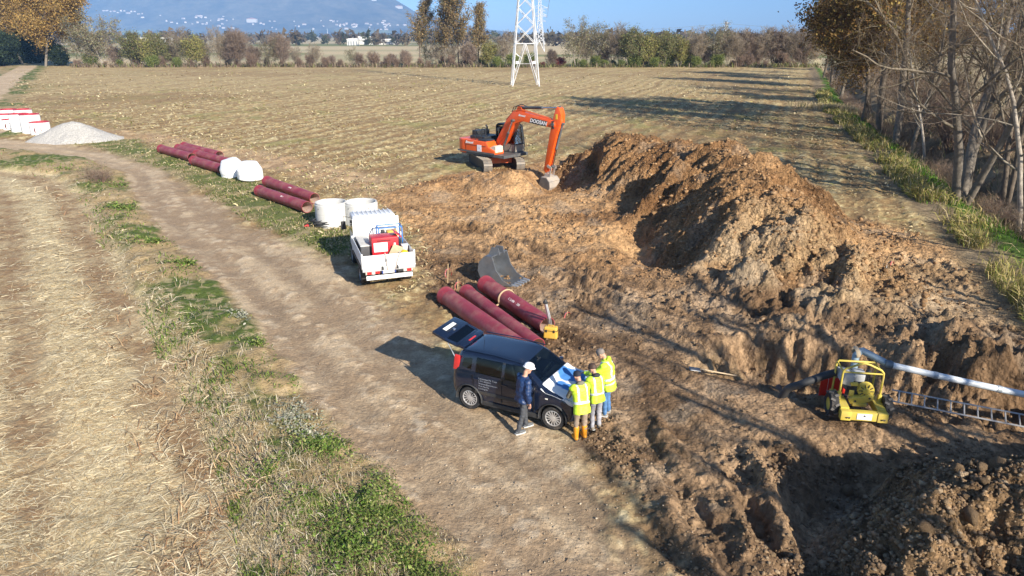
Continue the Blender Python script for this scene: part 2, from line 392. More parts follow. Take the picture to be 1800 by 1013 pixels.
def ridge(x, y, L, power=1.0, round_=0.25):
    d, arc, side, v = poly_dist(x, y, L, [(p[2], p[3]) for p in L])
    t = 1 - d / v[..., 1]
    t = np.where(t > 0, t, 0)
    t = np.where(t > 1 - round_, 1 - round_ / 2 - (1 - t) ** 2 / (2 * round_), t)     # rounded crest
    t = t / (1 - round_ / 2)
    t = np.where(t < 0.18, t * t / 0.36 + t * 0.5, t)
    return v[..., 0] * t, d / v[..., 1], arc, side
def site_detail(x, y, soil):
    """heaps, trench, ruts and clods of the dug-over ground (called for the site only)"""
    hr, hd, ha, hs = ridge(x, y, HEAP)
    gul = fbm(ha * 1.15 + 3, hd * .8, 4, 21) * .62 + fbm(ha * 2.6, hd * 1.5, 3, 25) * .30
    body = sstep(0, .35, hr) * sstep(1.02, .72, hd)
    hr = hr + body * gul * np.clip(hr + .3, 0, 1.2) * sstep(.02, .3, hd)
    for SPU in SPURS:
        h2, d2, a2, _ = ridge(x, y, SPU, round_=.3); hr = np.maximum(hr, h2 + sstep(0, .3, h2) * fbm(a2 * 1.8, d2 * 1.5, 3, 29) * .35)
    lump = fbm(x * .55, y * .55, 3, 33)
    hr = np.maximum(hr + body * lump * .5, 0)
    sp, sd_, _, _ = ridge(x, y, SPOIL); sp = np.maximum(sp + sstep(0, .3, sp) * lump * .3, 0)
    nr = np.maximum(ridge(x, y, NEAR, round_=.35)[0], ridge(x, y, NEAR2, round_=.35)[0]); nr = np.maximum(nr + sstep(0, .4, nr) * fbm(x * 1.1, y * 1.1, 3, 37) * .35, 0)
    mo = np.zeros_like(x)
    for m in MOUNDS:
        d = np.hypot(x - m[0], (y - m[1]) * .9) * (1 + .3 * fbm(x * .9, y * .9, 2, int(m[0] * 7)))
        mo = np.maximum(mo, m[2] * sstep(1, 0, d / m[3]))
    mo = mo * soil * (1 + .5 * fbm(x * 1.3, y * 1.3, 3, 39))
    dP, aP, _, vP = poly_dist(x, y, PIT, [(p[2], p[3]) for p in PIT])
    dPn = dP + fbm(x * .8, y * .8, 3, 41) * .6 + fbm(x * 3.2, y * 3.2, 3, 42) * .3
    pit = sstep(1.15, .35, dPn / vP[..., 1])
    sunk = vP[..., 0] * .78 * pit * (1 + .25 * fbm(x * 2, y * 2, 2, 43))
    dH, _, _, vH = poly_dist(x, y, HOLLOW, [(p[2], p[3]) for p in HOLLOW])
    hol = sstep(1, .2, dH / vH[..., 1]); sunk = np.maximum(sunk, vH[..., 0] * hol)
    bx, by = gp(972, 338, -.95)
    sunk = np.maximum(sunk, 1.05 * sstep(3.4, .7, np.hypot((x - bx) * 1.3, np.where(y < by, .62, 1.2) * (y - by))))
    sunk = np.maximum(sunk, .85 * sstep(2.8, .6, np.hypot(x - 6.8, (y - 31.0) * .6)) * soil)
    heap_all = np.maximum(np.maximum(hr, sp), np.maximum(nr, mo))
    z = heap_all - sunk
    rut = np.zeros_like(z); rmask = np.zeros_like(z)
    for i, L in enumerate(RUTS):
        d, a, sd, _ = poly_dist(x, y, L)
        d = d + fbm(x * .7, y * .7, 2, 60 + i) * .16 + fbm(x * 3.5, y * 3.5, 2, 65) * .10
        g = sstep(.30, .16, d); amp = .065 + .085 * vnoise(a * .45, a * 0 + i, 70)
        sh = np.exp(-((d - .47) / .15) ** 2)
        tread = (.5 + .5 * np.sin(a * 2 * math.pi / .24)) * vnoise(a * .9, a * 0 + i, 74)
        rut += -amp * g * (.85 + .30 * tread) * (.55 + .8 * vnoise(x * 1.3, y * 1.3, 76 + i)) + .085 * sh * (.3 + 1.1 * vnoise(a * 1.7, a * 0 + 3 * i, 72))
        rmask = np.maximum(rmask, g)
    pack = sstep(-.6, .8, sd_poly(x, y, PACK) + fbm(x * .8, y * .8, 2, 66) * .6)
    z = z + rut * soil * sstep(.5, .1, heap_all) * (1 - .45 * pack)
    amp = soil * (.32 + .6 * sstep(-.2, .35, fbm(x * .3, y * .3, 3, 44)))
    amp = np.clip(amp + .55 * sstep(.1, .6, heap_all) * soil, 0, 1.1)
    amp = amp * (1 - .78 * pack)
    w1, r1 = worley(x * 2.3, y * 2.3, 50); w2, r2 = worley(x * 5.2, y * 5.2, 51)
    cl = np.where(r1 > .45, np.clip(.55 - w1, 0, 1) * (r1 - .3) * .62, 0) + np.where(r2 > .35, np.clip(.55 - w2, 0, 1) * (r2) * .30, 0)
    fade = np.clip(1.4 - y / 90, 0, 1)
    z = z + amp * cl * fade + amp * fbm(x * 1.6, y * 1.6, 4, 52) * .13 + soil * fbm(x * 4.5, y * 4.5, 2, 55) * .045 * fade * (1 - .5 * pack)
    px, py = gp(1000, 400); pad = sstep(6.5, 3.5, np.hypot(x - px, (y - py) * .55)) * sstep(.25, .05, hr) * soil
    uu = (x * .80 + y * .60); vv = (-x * .60 + y * .80)
    z = z + pad * (np.clip(fbm(uu * 2.2, vv * .9, 2, 58) + .1, 0, 1) * .26 - .05)
    return dict(z=z, hr=hr, hd=hd, nr=nr, mo=mo, pit=pit, rmask=rmask, cl=cl, body=body)
def terrain(x, y, full=True):
    """height and, when full, the masks used for colouring and for splitting the sheet"""
    x = np.asarray(x, float); y = np.asarray(y, float); shp = x.shape; x = x.ravel(); y = y.ravel()
    near = y < 240
    wob = fbm(x * .35, y * .35, 3, 3) * np.clip(y / 60, .35, 1.6)
    def sub(mask, fn, fill):
        out = [np.full(x.shape, f, float) for f in fill]; i = np.nonzero(mask)[0]
        if len(i):
            for o, v in zip(out, fn(x[i], y[i])): o[i] = v
        return out
    def east(L, arc=False):
        def f(a, b):
            d, ar, s, _ = poly_dist(a, b, L); return (s * d, ar)
        return f
    nl = (y < 85) & (x < 15)                                            # + = east of the line
    eVL, _ = sub(nl, east(VL), (99, 0)); eRL, aRL = sub(nl, east(RL), (99, 0)); eRR, _ = sub(nl, east(RR), (99, 0))
    dC, = sub((x < -40) & (y > 55) & (y < 400), lambda a, b: (poly_dist(a, b, ROADC)[0],), (99,))
    far_track = sstep(2.6, 2.0, dC + wob * .4) * (y > 66)
    ragged = fbm(x * 1.5, y * 1.5, 3, 4) * .35
    road = np.maximum(sstep(-.25, .3, eRL + wob * .35 + ragged) * sstep(.7, -.9, eRR + wob * .9 + ragged * 2) * (y < 82), far_track)
    left = sstep(.5, -.5, eVL + wob * .9) * (y < 75) * (x < 5)
    lverge = (1 - left) * sstep(.3, -.3, eRL + wob * .35 + ragged) * (y < 75) * (x < 10)
    lverge = np.maximum(lverge, sstep(6.0, 4.4, dC + wob) * (1 - far_track) * (y > 60))
    dG, = sub((y > 22) & (y < 75) & (x < 0), lambda a, b: (poly_dist(a, b, GR)[0],), (99,))
    rverge = sstep(2.3, 1.2, dG + wob * .7) * (1 - road) * (y > 26)
    eVR, aVR = sub((x > 5) & (y < 300), east(VR), (-99, 0))
    ditch = sstep(-1.2, 0.0, eVR + wob * .5)
    ns = (x > -16) & (x < 26) & (y > -6) & (y < 66)
    sS, = sub(ns, lambda a, b: (sd_poly(a, b, SOIL),), (-99,))
    soil = sstep(-.5, .5, sS + wob * 1.3 + ragged) * (1 - ditch)
    dT, = sub((x < 5) & (y > 25) & (y < 90), lambda a, b: (poly_dist(a, b, TRACK)[0],), (99,))
    track = sstep(3.0, .8, dT + wob) * (1 - soil) * .8
    z = wob * .06
    D = dict(z=0, hr=0, hd=9, nr=0, mo=0, pit=0, rmask=0, cl=0, body=0); D = {k: np.full(x.shape, v, float) for k, v in D.items()}
    i = np.nonzero(ns & (sS > -4))[0]
    if len(i):
        for k, v in site_detail(x[i], y[i], soil[i]).items(): D[k][i] = v
    hr, hd, nr, mo, pit, rmask, cl, body = (D[k] for k in ('hr', 'hd', 'nr', 'mo', 'pit', 'rmask', 'cl', 'body'))
    z = z + D['z']
    # fields
    stub = 1 - np.clip(soil + road + left + lverge + rverge + ditch, 0, 1)
    rowc = np.sin((x * .93 - y * .36 + 2.0 * fbm(x * .03, y * .03, 2, 79)) * 2 * math.pi / 1.9)
    fz = fbm(x * 1.3, y * 1.3, 3, 80) * .09 + np.clip(fbm(x * 3.1, y * 3.1, 2, 82), 0, 1) * .13
    z = z + stub * (fz + rowc * .035) * np.clip(1.6 - y / 160, 0.25, 1) * near
    bands = .5 + .5 * np.sin(eVL * 2 * math.pi / 2.9 + .8 + wob * .6)
    z = z + left * (-.12 + bands * .07 + fbm(x * 2.6, y * 2.6, 3, 84) * .045)
    z = z + lverge * (.10 + fbm(x * 1.1, y * 1.1, 3, 86) * .16 + .12 * sstep(0, -1.2, eRL)) * sstep(90, 60, y)
    z = z + rverge * (.05 + fbm(x * 1.4, y * 1.4, 3, 88) * .08)
    # the track: wheel lanes, pot-holes, crumbly crown
    lane = np.exp(-((eRL - .95 - .15 * wob) / .40) ** 2) + np.exp(-((eRL - 2.75 - .2 * wob) / .45) ** 2) + .6 * np.exp(-((eRL - 4.6) / .5) ** 2) * (y < 26)
    nstr = fbm(eRL * 2.4, aRL * .45, 4, 95); crumb = fbm(x * 2.2, y * 2.2, 4, 96)
    z = z + road * (-.075 * lane + fbm(x * .8, y * .8, 3, 90) * .04 + nstr * .03 * (y < 85) + np.clip(crumb, 0, 1) * .07 * np.clip(1 - lane, 0, 1) + fbm(x * 5, y * 5, 2, 92) * .014)
    # ditch, bank and the land behind it
    de = eVR + wob * .3
    z = z + ditch * (.12 * sstep(0, 1, de) - 1.35 * np.exp(-((de - 5.0) / 1.7) ** 2) + .35 * sstep(6, 9, de)) + ditch * fbm(x * .9, y * .9, 3, 94) * .12
    if not full: return z.reshape(shp)
    # ---- base colours (dry soil, moist soil, straw, grass ...)
    C = lambda *c: np.array(c, float)
    def mix(a, b, t): return a + (b - a) * t[..., None]
    n1 = fbm(x * .22, y * .22, 4, 101); n2 = fbm(x * 1.1, y * 1.1, 3, 103); n3 = fbm(x * 4.5, y * 4.5, 2, 105); n4 = fbm(x * .045, y * .045, 3, 107)
    one = np.ones(x.shape + (3,))
    # stubble: straw flecks over tilled soil, rows, some green regrowth
    st = mix(one * C(.30, .20, .11), one * C(.50, .385, .215), sstep(-.35, .4, n3 + n2 * .5 + .3 * n1 + .34 * rowc))
    st = mix(st, one * C(.68, .58, .38), sstep(.25, .5, n3) * sstep(-.3, .5, n2 + .45 * rowc))
    st = mix(st, one * C(.22, .22, .075), sstep(.18, .55, n1 + .35 * n2 + .3 * n4) * .6)
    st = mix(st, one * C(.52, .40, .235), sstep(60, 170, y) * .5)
    st = mix(st, one * C(.29, .19, .105), sstep(.05, .45, n4 - .35 * n2) * .5)
    st = mix(st, one * C(.27, .175, .10), (np.sin((x * .93 - y * .36 + 4 * n4) * 2 * math.pi / 9.5) > .93) * .5)
    col = st * C(.86, .86, .77)
    col = mix(col, mix(one * C(.50, .36, .215), one * C(.35, .225, .13), sstep(-.3, .3, n2 + .5 * n3)), track)
    # worked soil
    dry = mix(one * C(.46, .305, .172), one * C(.325, .20, .106), sstep(-.35, .4, n1 + .6 * n2))
    mud = mix(one * C(.18, .12, .074), one * C(.36, .252, .16), sstep(-.3, .4, n2 + .3 * n1))
    moist = sstep(33, 25, y + 3.5 * n1 + .35 * x) * sstep(.6, .15, hr)
    sc = mix(dry, mud, np.clip(moist * .9 + .7 * rmask * (1 - body), 0, 1))
    sand = sstep(30, 26, y + n1 * 3) * sstep(.35, .8, np.maximum(hr, mo) + .3 * n2) * sstep(19, 21, y)
    sc = mix(sc, mix(one * C(.43, .325, .20), one * C(.36, .295, .21), sstep(-.2, .3, n2)), sand * .65)
    flat_sand = sstep(10.5, 13, x) * sstep(20, 23, y) * sstep(30, 27, y) * sstep(.6, .2, hr)
    sc = mix(sc, one * C(.40, .305, .20), flat_sand * .8)
    sc = mix(sc, mix(one * C(.30, .20, .112), one * C(.19, .125, .074), sstep(-.3, .3, n2)), sstep(.2, .8, nr))
    sc = mix(sc, one * C(.56, .42, .25), pit * sstep(.3, -.3, n2 + (x - 7.2) * .3) * .8)
    sc = sc * (1 + .28 * n3 + .4 * cl)[..., None] * mix(one * C(.99, .92, .80), one * C(.95, .91, .84), moist)
    sc = mix(sc, sc * C(.77, .735, .70), sstep(.15, .6, hr) * (1 - sand))                    # freshly dug, redder and moister
    damp = sstep(.02, .38, fbm(x * .45 + 7, y * .45, 4, 111)) * (1 - .5 * sand); sc = mix(sc, sc * C(.62, .58, .55), damp * .85)
    grey = sstep(.15, .5, fbm(x * .7 - 3, y * .7, 3, 113)); sc = mix(sc, one * C(.40, .335, .25), grey * .30)
    col = mix(col, sc, soil)
    # left field: straw bands over brown soil
    lf = mix(one * C(.31, .20, .115), one * C(.62, .50, .32), np.clip(bands * .85 + n2 * .5 + n3 * .35 + .16, 0, 1))
    lf = mix(lf, one * C(.30, .175, .10), sstep(9, 12, -eVL + wob) * .6)
    col = mix(col, lf * C(.92, .94, .89), left)
    gv = mix(one * C(.34, .25, .13), one * C(.085, .12, .025), sstep(-.15, .25, n1 + .6 * n2 + .12))
    gv = mix(gv, one * C(.46, .36, .22), sstep(.15, .5, n3 + .4 * n2) * .6)
    col = mix(col, gv, lverge)
    gr = mix(one * C(.13, .15, .045), one * C(.34, .27, .14), sstep(-.1, .5, n2 + .4 * n3))
    col = mix(col, gr, rverge)
    # track: compacted brown lanes, pale dry crust
    rd = mix(one * C(.37, .275, .182), one * C(.57, .455, .315), sstep(-.35, .4, n2 * .6 + n1 * .5 + n3 * .45 + nstr * .5))
    rd = mix(rd, one * C(.30, .225, .152), np.clip(lane * .85 * (.75 + .6 * n1 + .4 * n2), 0, 1))
    rd = mix(rd, one * C(.62, .52, .39), sstep(.25, .6, crumb + .4 * n3) * (1 - .7 * np.clip(lane, 0, 1)) * .7)
    rd = mix(rd, one * C(.60, .48, .34), sstep(40, 62, y) * .4)
    col = mix(col, rd * C(.89, .86, .81), road)
    dcol = mix(one * C(.20, .15, .09), one * C(.30, .23, .14), sstep(-.3, .3, n2))
    dcol = mix(dcol, one * C(.075, .135, .022), sstep(1.1, 1.7, de + n2 * .5) * sstep(3.4, 2.4, de + n2 * .6) * (y > 20))
    dcol = mix(dcol, one * C(.40, .33, .19), sstep(12, 20, de) * .8)
    col = mix(col, dcol, ditch)
    # plain beyond the hedge: strips of fields
    pf = _hash(np.floor(x / 160 + y * .02).astype(np.int64), np.floor(np.log(np.maximum(y, 1)) * 9).astype(np.int64), 5)
    plain = mix(one * C(.50, .40, .24), one * C(.36, .32, .18), sstep(.45, .55, pf)); plain = mix(plain, one * C(.17, .19, .07), sstep(.72, .78, pf))
    col = mix(col, plain, sstep(228, 234, y))
    cls = np.zeros(x.shape, np.int8)                                    # 0 stubble field
    cls[lverge > .5] = 3; cls[rverge > .5] = 4; cls[left > .5] = 2; cls[road > .5] = 1; cls[soil > .5] = 5
    cls[(soil > .5) & (hr > .30) & (hd < 1)] = 6
    cls[(soil > .5) & (nr > .25)] = 7
    cls[ditch > .5] = 8; cls[y > 231] = 9
    return z.reshape(shp), np.clip(col, .01, .9).reshape(shp + (3,)), cls.reshape(shp)
def hz(x, y):
    return float(hzs(np.array([x]), np.array([y]))[0])
def hzs(x, y):
    """heights read off the finished sheet (exact terrain outside its dense part)"""
    x = np.asarray(x, float); y = np.asarray(y, float)
    i = np.clip(np.searchsorted(ys, y) - 1, 0, len(ys) - 2); ty = (y - ys[i]) / (ys[i + 1] - ys[i])
    def rowz(k):
        c = (x / W[k] + 1.2) / 2.4 * (NCOL - 1); c = np.clip(c, 0, NCOL - 1.001); j = c.astype(int); f = c - j
        return ZZ[k, 9 + j] * (1 - f) + ZZ[k, 10 + j] * f
    z = rowz(i) * (1 - ty) + rowz(i + 1) * ty
    out = (np.abs(x) > 1.19 * W[i]) | (y < 5)
    if out.any(): z[out] = terrain(x[out], y[out], False)
    return z

# ------------------------------------------------------------------ the sheet, denser towards the camera
ys = [4.5]; NCOL = 700
while ys[-1] < 236: ys.append(ys[-1] * 1.0042 + .003)
ys = [-90, -60, -40, -25, -15, -8, -3, 0, 2, 3.4] + ys
yf = ys[-1]
while yf < 14000: yf *= 1.1; ys.append(yf)
ys = np.array(ys)
u = np.linspace(-1.2, 1.2, NCOL)
W = .726 * (.94 * np.maximum(ys, 4.5) + 3)
XX = u[None, :] * W[:, None]
ext = np.array([.6, 1.6, 4, 9, 18, 36, 80, 200, 600])
XX = np.concatenate([XX[:, :1] - ext[None, ::-1] * (1 + W[:, None] / 60), XX, XX[:, -1:] + ext[None, :] * (1 + W[:, None] / 60)], 1)
YY = np.repeat(ys[:, None], XX.shape[1], 1)
ZZ, CC, KK = terrain(XX, YY)
nr_, nc_ = XX.shape
VV = np.stack([XX, YY, ZZ], -1).reshape(-1, 3); CC = CC.reshape(-1, 3)
idx = np.arange(nr_ * nc_).reshape(nr_, nc_)
FF = np.stack([idx[:-1, :-1], idx[:-1, 1:], idx[1:, 1:], idx[1:, :-1]], -1).reshape(-1, 4)
FK = KK[:-1, :-1].reshape(-1)
SOILM = attr_mat('soil', .95, .26, 9, 1.0, 7, .09)
DIRTM = attr_mat('loose_dirt', .96, .34, 7, 1.0, 7, .12, clod=.13)
MUDM = attr_mat('trodden_mud', .95, .32, 7, 1.0, 7, .09, clod=.05)
GNAMES = {0: ('stubble_field', SOILM), 1: ('dirt_road', attr_mat('packed_dirt', .93, .28, 13, 1.0, 9, .06)), 2: ('harvested_field', SOILM),
          3: ('grass_verge', SOILM), 4: ('grass_strip', SOILM), 5: ('excavated_ground', MUDM), 6: ('soil_heap', DIRTM), 7: ('clod_heap', DIRTM), 8: ('ditch_bank', SOILM), 9: ('plain', SOILM)}
for k, (nm, mm) in GNAMES.items():
    fk = FF[FK == k]
    if len(fk) == 0: continue
    used = np.unique(fk); remap = np.zeros(len(VV), np.int64); remap[used] = np.arange(len(used))
    o = link(np_mesh(nm, VV[used], remap[fk], CC[used], True), nm, mm)
    if k == 6: tag(o, 'long high ridge of orange brown excavated soil right of the orange excavator', 'soil heap')
    elif k == 7: tag(o, 'heap of dark cloddy earth in the bottom right corner', 'soil heap')
    else: tag(o, kind='structure')
# ------------------------------------------------------------------ litter, grass, clods (far too many to count)
def blade_mesh(name, x, y, z, ang, pitch, length, width, col, droop=.4, m=None, kind='stuff'):
    """thin tapered three-triangle blades; pitch 0 = lying flat, pi/2 = upright"""
    n = len(x); ca, sa = np.cos(ang), np.sin(ang)
    cp, sp = np.cos(pitch), np.sin(pitch); p2 = pitch - droop * (0.6 + .8 * RNG.random(n))
    B = np.stack([x, y, z], 1); D1 = np.stack([ca * cp, sa * cp, sp], 1); D2 = np.stack([ca * np.cos(p2), sa * np.cos(p2), np.sin(p2)], 1)
    S = np.stack([-sa, ca, RNG.normal(0, .35, n)], 1)
    h = (length * .55)[:, None]; w = (width / 2)[:, None]
    V = np.empty((n, 5, 3)); V[:, 0] = B - S * w; V[:, 1] = B + S * w
    Mid = B + D1 * h; V[:, 2] = Mid - S * w * .85; V[:, 3] = Mid + S * w * .85; V[:, 4] = Mid + D2 * (length * .45)[:, None]
    o = (np.arange(n) * 5)[:, None]
    F = np.concatenate([o + np.array([[0, 1, 2]]), o + np.array([[1, 3, 2]]), o + np.array([[2, 3, 4]])], 0)
    me = np_mesh(name, V.reshape(-1, 3), F, np.repeat(col, 5, 0))
    ob = link(me, name, m or attr_mat('plant_fibre', .8, .2, 20, 0, transl=.25))
    return tag(ob, kind=kind)
def pick(n, cols, jit=.15, w=None):
    c = np.array(cols)[RNG.choice(len(cols), n, p=w)]
    return np.clip(c * (1 + RNG.normal(0, jit, (n, 1))), .01, .95)
def scatter(n, y0, y1, px0, px1, power=1.0):
    """random ground points inside a pixel column range, roughly even per picture area"""
    t = RNG.random(n); d0 = 1 / y0; d1 = 1 / y1
    y = 1 / (d1 + (d0 - d1) * t ** power)
    px = px0 + (px1 - px0) * RNG.random(n)
    x = (px - 900) / FPX * (y * _c + CAM_H * _s)
    return x, y
def region(x, y):
    dVL, _, s, _ = poly_dist(x, y, VL); eVL = s * dVL
    dRL, _, s, _ = poly_dist(x, y, RL); eRL = s * dRL
    dRR, _, s, _ = poly_dist(x, y, RR); eRR = s * dRR
    dVR, _, s, _ = poly_dist(x, y, VR); eVR = s * dVR
    return eVL, eRL, eRR, eVR
# straw lying on the harvested field
x, y = scatter(150000, 7.5, 62, -60, 560, .8)
eVL, eRL, eRR, eVR = region(x, y)
bands = .5 + .5 * np.sin(eVL * 2 * math.pi / 2.9 + .8)
keep = (eVL < .5) & (RNG.random(len(x)) < np.clip(.1 + .95 * bands + .5 * fbm(x, y, 2, 200), .08, 1)) & ~((eVL < -10) & (RNG.random(len(x)) < .6))
x, y, bands = x[keep], y[keep], bands[keep]; n = len(x)
dist = np.hypot(y, CAM_H); sc_ = np.clip(dist / 16, .7, 2.6)
ang = fbm(x * .22, y * .22, 2, 201) * 1.3 + .2 + RNG.normal(0, .7, n) + np.where(RNG.random(n) < .2, 1.3, 0)
blade_mesh('straw_litter', x, y, hzs(x, y) + .01, ang, RNG.normal(.05, .10, n), RNG.uniform(.12, .42, n) * np.sqrt(sc_), RNG.uniform(.008, .019, n) * sc_,
           pick(n, [(.60, .515, .335), (.68, .60, .42), (.50, .40, .245), (.36, .255, .145)], .12, [.35, .3, .22, .13]), .15)
# standing stubble and trampled stalks near the verge
x, y = scatter(22000, 7.5, 60, -40, 520, .8)
eVL, eRL, eRR, eVR = region(x, y)
keep = (eVL < .6) & (eVL > -2.2) & (RNG.random(len(x)) < np.clip(.22 + 1.1 * fbm(x * .8, y * .8, 3, 203), 0, 1))
x, y = x[keep], y[keep]; n = len(x)
blade_mesh('trampled_stalks', x, y, hzs(x, y), RNG.uniform(0, 6.28, n), RNG.uniform(.0, .9, n), RNG.uniform(.2, .6, n), RNG.uniform(.012, .03, n) * np.clip(np.hypot(y, 9) / 17, .8, 2.2),
           pick(n, [(.55, .43, .27), (.46, .32, .18), (.36, .22, .12), (.62, .54, .38)], .15), .7)
# grass of the left verge: green tufts and bleached stems
x, y = scatter(120000, 7.5, 64, -20, 900, .75)
eVL, eRL, eRR, eVR = region(x, y)
g = fbm(x * .45, y * .45, 3, 205) + .35 * fbm(x * 1.8, y * 1.8, 2, 206)
keep = (eVL > -.6) & (eRL < .12 + .3 * fbm(x * .9, y * .9, 2, 208)) & (RNG.random(len(x)) < np.clip(.45 + .8 * g + .25 * (y < 16), .10, 1))
x, y, g, e2 = x[keep], y[keep], g[keep], eRL[keep]; n = len(x)
sc_ = np.clip(np.hypot(y, 9) / 15, .75, 2.2)
green = (g + RNG.normal(0, .16, n) + .12 * (y < 16) + .28 * ((e2 > -1.0) & (e2 < -.12))) > .06
col = np.where(green[:, None], pick(n, [(.11, .17, .03), (.16, .22, .045), (.085, .13, .03), (.24, .27, .08)], .2), pick(n, [(.50, .41, .25), (.40, .32, .18), (.30, .25, .14), (.58, .52, .40)], .15))
lowedge = np.clip((-e2) / .8, .35, 1)
blade_mesh('verge_grass', x, y, hzs(x, y) - .01, RNG.uniform(0, 6.28, n), RNG.uniform(.5, 1.45, n), RNG.uniform(.08, .25, n) * lowedge * np.where(green, 1.0, 1.35) * (1 + .8 * np.clip(g, 0, .6)),
           RNG.uniform(.008, .018, n) * sc_ * np.where(green, 1.35, .8), col, .9)
# broad-leaved weeds: bright green patches and a silvery one
wx, wy, wl, wc = [], [], [], []
def weeds(px, py, rad, n, cols, lo=.035, hi=.10):
    cx, cy = gp(px, py); a = RNG.uniform(0, 6.28, n); d = np.abs(RNG.normal(0, .8, n)) * rad
    x_ = cx + np.cos(a) * d; y_ = cy + np.sin(a) * d; wx.append(x_); wy.append(y_); wl.append(RNG.uniform(lo, hi, n)); wc.append(pick(n, cols, .2))
GW = [(.13, .22, .035), (.19, .27, .06), (.09, .14, .025), (.28, .30, .10)]; SW = [(.38, .38, .28), (.30, .32, .22), (.46, .44, .36)]
for px, py, rad, n, c_ in [(560, 800, .7, 2600, GW), (640, 900, .8, 2800, GW), (560, 900, .7, 1800, GW), (620, 980, 1.0, 3200, GW), (740, 985, .6, 1600, GW), (510, 740, .6, 1000, SW), (545, 770, .5, 400, SW), (455, 610, .5, 500, GW), (500, 680, .4, 500, GW), (330, 470, .8, 600, GW), (275, 430, .9, 700, GW), (215, 370, 1.0, 600, GW), (190, 330, 1.2, 500, GW), (130, 300, 1.6, 500, GW), (480, 850, .6, 600, GW), (430, 560, .5, 300, SW)]: weeds(px, py, rad, n, c_)
x, y, l_ = np.concatenate(wx), np.concatenate(wy), np.concatenate(wl); col = np.concatenate(wc); eVL, eRL, eRR, eVR = region(x, y); keep = (eRL < .05) & (eVL > -.9) & (fbm(x * 1.1, y * 1.1, 3, 219) + RNG.normal(0, .12, len(x)) > -.05); x, y, l_, col = x[keep], y[keep], l_[keep], col[keep]; n = len(x)
h_ = RNG.random(n) ** 1.5 * .28 * np.clip(.6 + fbm(x * 1.5, y * 1.5, 2, 209), .1, 1.3)
blade_mesh('broad_leaf_weeds', x, y, hzs(x, y) + h_, RNG.uniform(0, 6.28, n), RNG.uniform(-.2, .9, n), l_ * np.clip(np.hypot(y, 9) / 18, .9, 2), l_ * .42 * np.clip(np.hypot(y, 9) / 18, .9, 2), col, .5)
# green strip right of the track, by the pipes
x, y = scatter(60000, 24, 66, 60, 800, 1.0)
dG = poly_dist(x, y, GR)[0]; eVL, eRL, eRR, eVR = region(x, y)
keep = (dG + fbm(x * .5, y * .5, 2, 210) * .8 < 2.1) & (eRR > -.1) & (RNG.random(len(x)) < np.clip(.6 + fbm(x * .6, y * .6, 3, 211), .08, 1))
x, y = x[keep], y[keep]; n = len(x)
g = fbm(x * .5, y * .5, 3, 212) + RNG.normal(0, .25, n)
col = np.where((g > -.12)[:, None], pick(n, [(.13, .17, .035), (.19, .22, .06), (.10, .13, .03)], .2), pick(n, [(.48, .40, .25), (.38, .30, .16)], .15))
blade_mesh('strip_grass', x, y, hzs(x, y) - .01, RNG.uniform(0, 6.28, n), RNG.uniform(.5, 1.4, n), RNG.uniform(.10, .28, n), RNG.uniform(.02, .045, n), col, .9)
# crop residue on the big stubble field
x, y = scatter(110000, 24, 200, 20, 1640, 1.1)
eVL, eRL, eRR, eVR = region(x, y); sS = sd_poly(x, y, SOIL)
keep = (eRR > .3) & (sS < .4) & (eVR < -.6) & (RNG.random(len(x)) < np.clip(.20 + 1.2 * fbm(x * .16, y * .16, 3, 214) + .30 * np.sin((x * .93 - y * .36) * 2 * math.pi / 1.9), .05, 1))
x, y = x[keep], y[keep]; n = len(x); sc_ = np.clip(np.hypot(y, 9) / 30, .8, 4.5)
blade_mesh('crop_residue', x, y, hzs(x, y) + .015, RNG.uniform(0, 6.28, n), RNG.normal(.2, .3, n), RNG.uniform(.08, .32, n) * np.sqrt(sc_), RNG.uniform(.02, .07, n) * sc_,
           pick(n, [(.55, .45, .25), (.63, .54, .33), (.42, .32, .16), (.28, .265, .09)], .15, [.33, .32, .2, .15]), .9)
# reeds and dry grass along the field edge by the trees
def edge_grass(name, n, y0, y1, e0, e1, l0, l1, cols, wts, width=.03, pw=1.0):
    t = RNG.random(n) ** pw; yy = y0 * (y1 / y0) ** t
    L = np.array(VR)[::-1]; xx = np.interp(yy, L[:, 1], L[:, 0]) + RNG.uniform(e0, e1, n) * (1 + .3 * RNG.normal(0, 1, n)) + .5 * fbm(yy * .4, yy * 0 + e0, 2, 217)
    keep = RNG.random(n) < np.clip(.42 + 1.5 * fbm(xx * .45, yy * .45, 3, 218), .03, 1)
    xx, yy = xx[keep], yy[keep]; n = len(xx); s_ = np.clip(np.hypot(yy, 9) / 25, .9, 4)
    blade_mesh(name, xx, yy, hzs(xx, yy) - .02, RNG.uniform(0, 6.28, n), RNG.uniform(.75, 1.5, n), RNG.uniform(l0, l1, n), RNG.uniform(.5, 1.2, n) * width * s_, pick(n, cols, .18, wts), .8)
edge_grass('dry_reeds', 30000, 13, 120, -.3, 1.5, .35, 1.05, [(.46, .37, .15), (.36, .32, .10), (.20, .23, .05), (.52, .43, .24)], [.3, .25, .28, .17])
edge_grass('bank_grass', 26000, 19, 130, 1.5, 3.4, .12, .35, [(.10, .24, .02), (.14, .30, .03), (.17, .24, .05)], None, .035)
edge_grass('ditch_weeds', 26000, 9, 70, 3.2, 9.5, .3, 1.1, [(.36, .27, .17), (.27, .19, .12), (.45, .37, .25), (.14, .17, .05)], [.35, .3, .2, .15], .022)
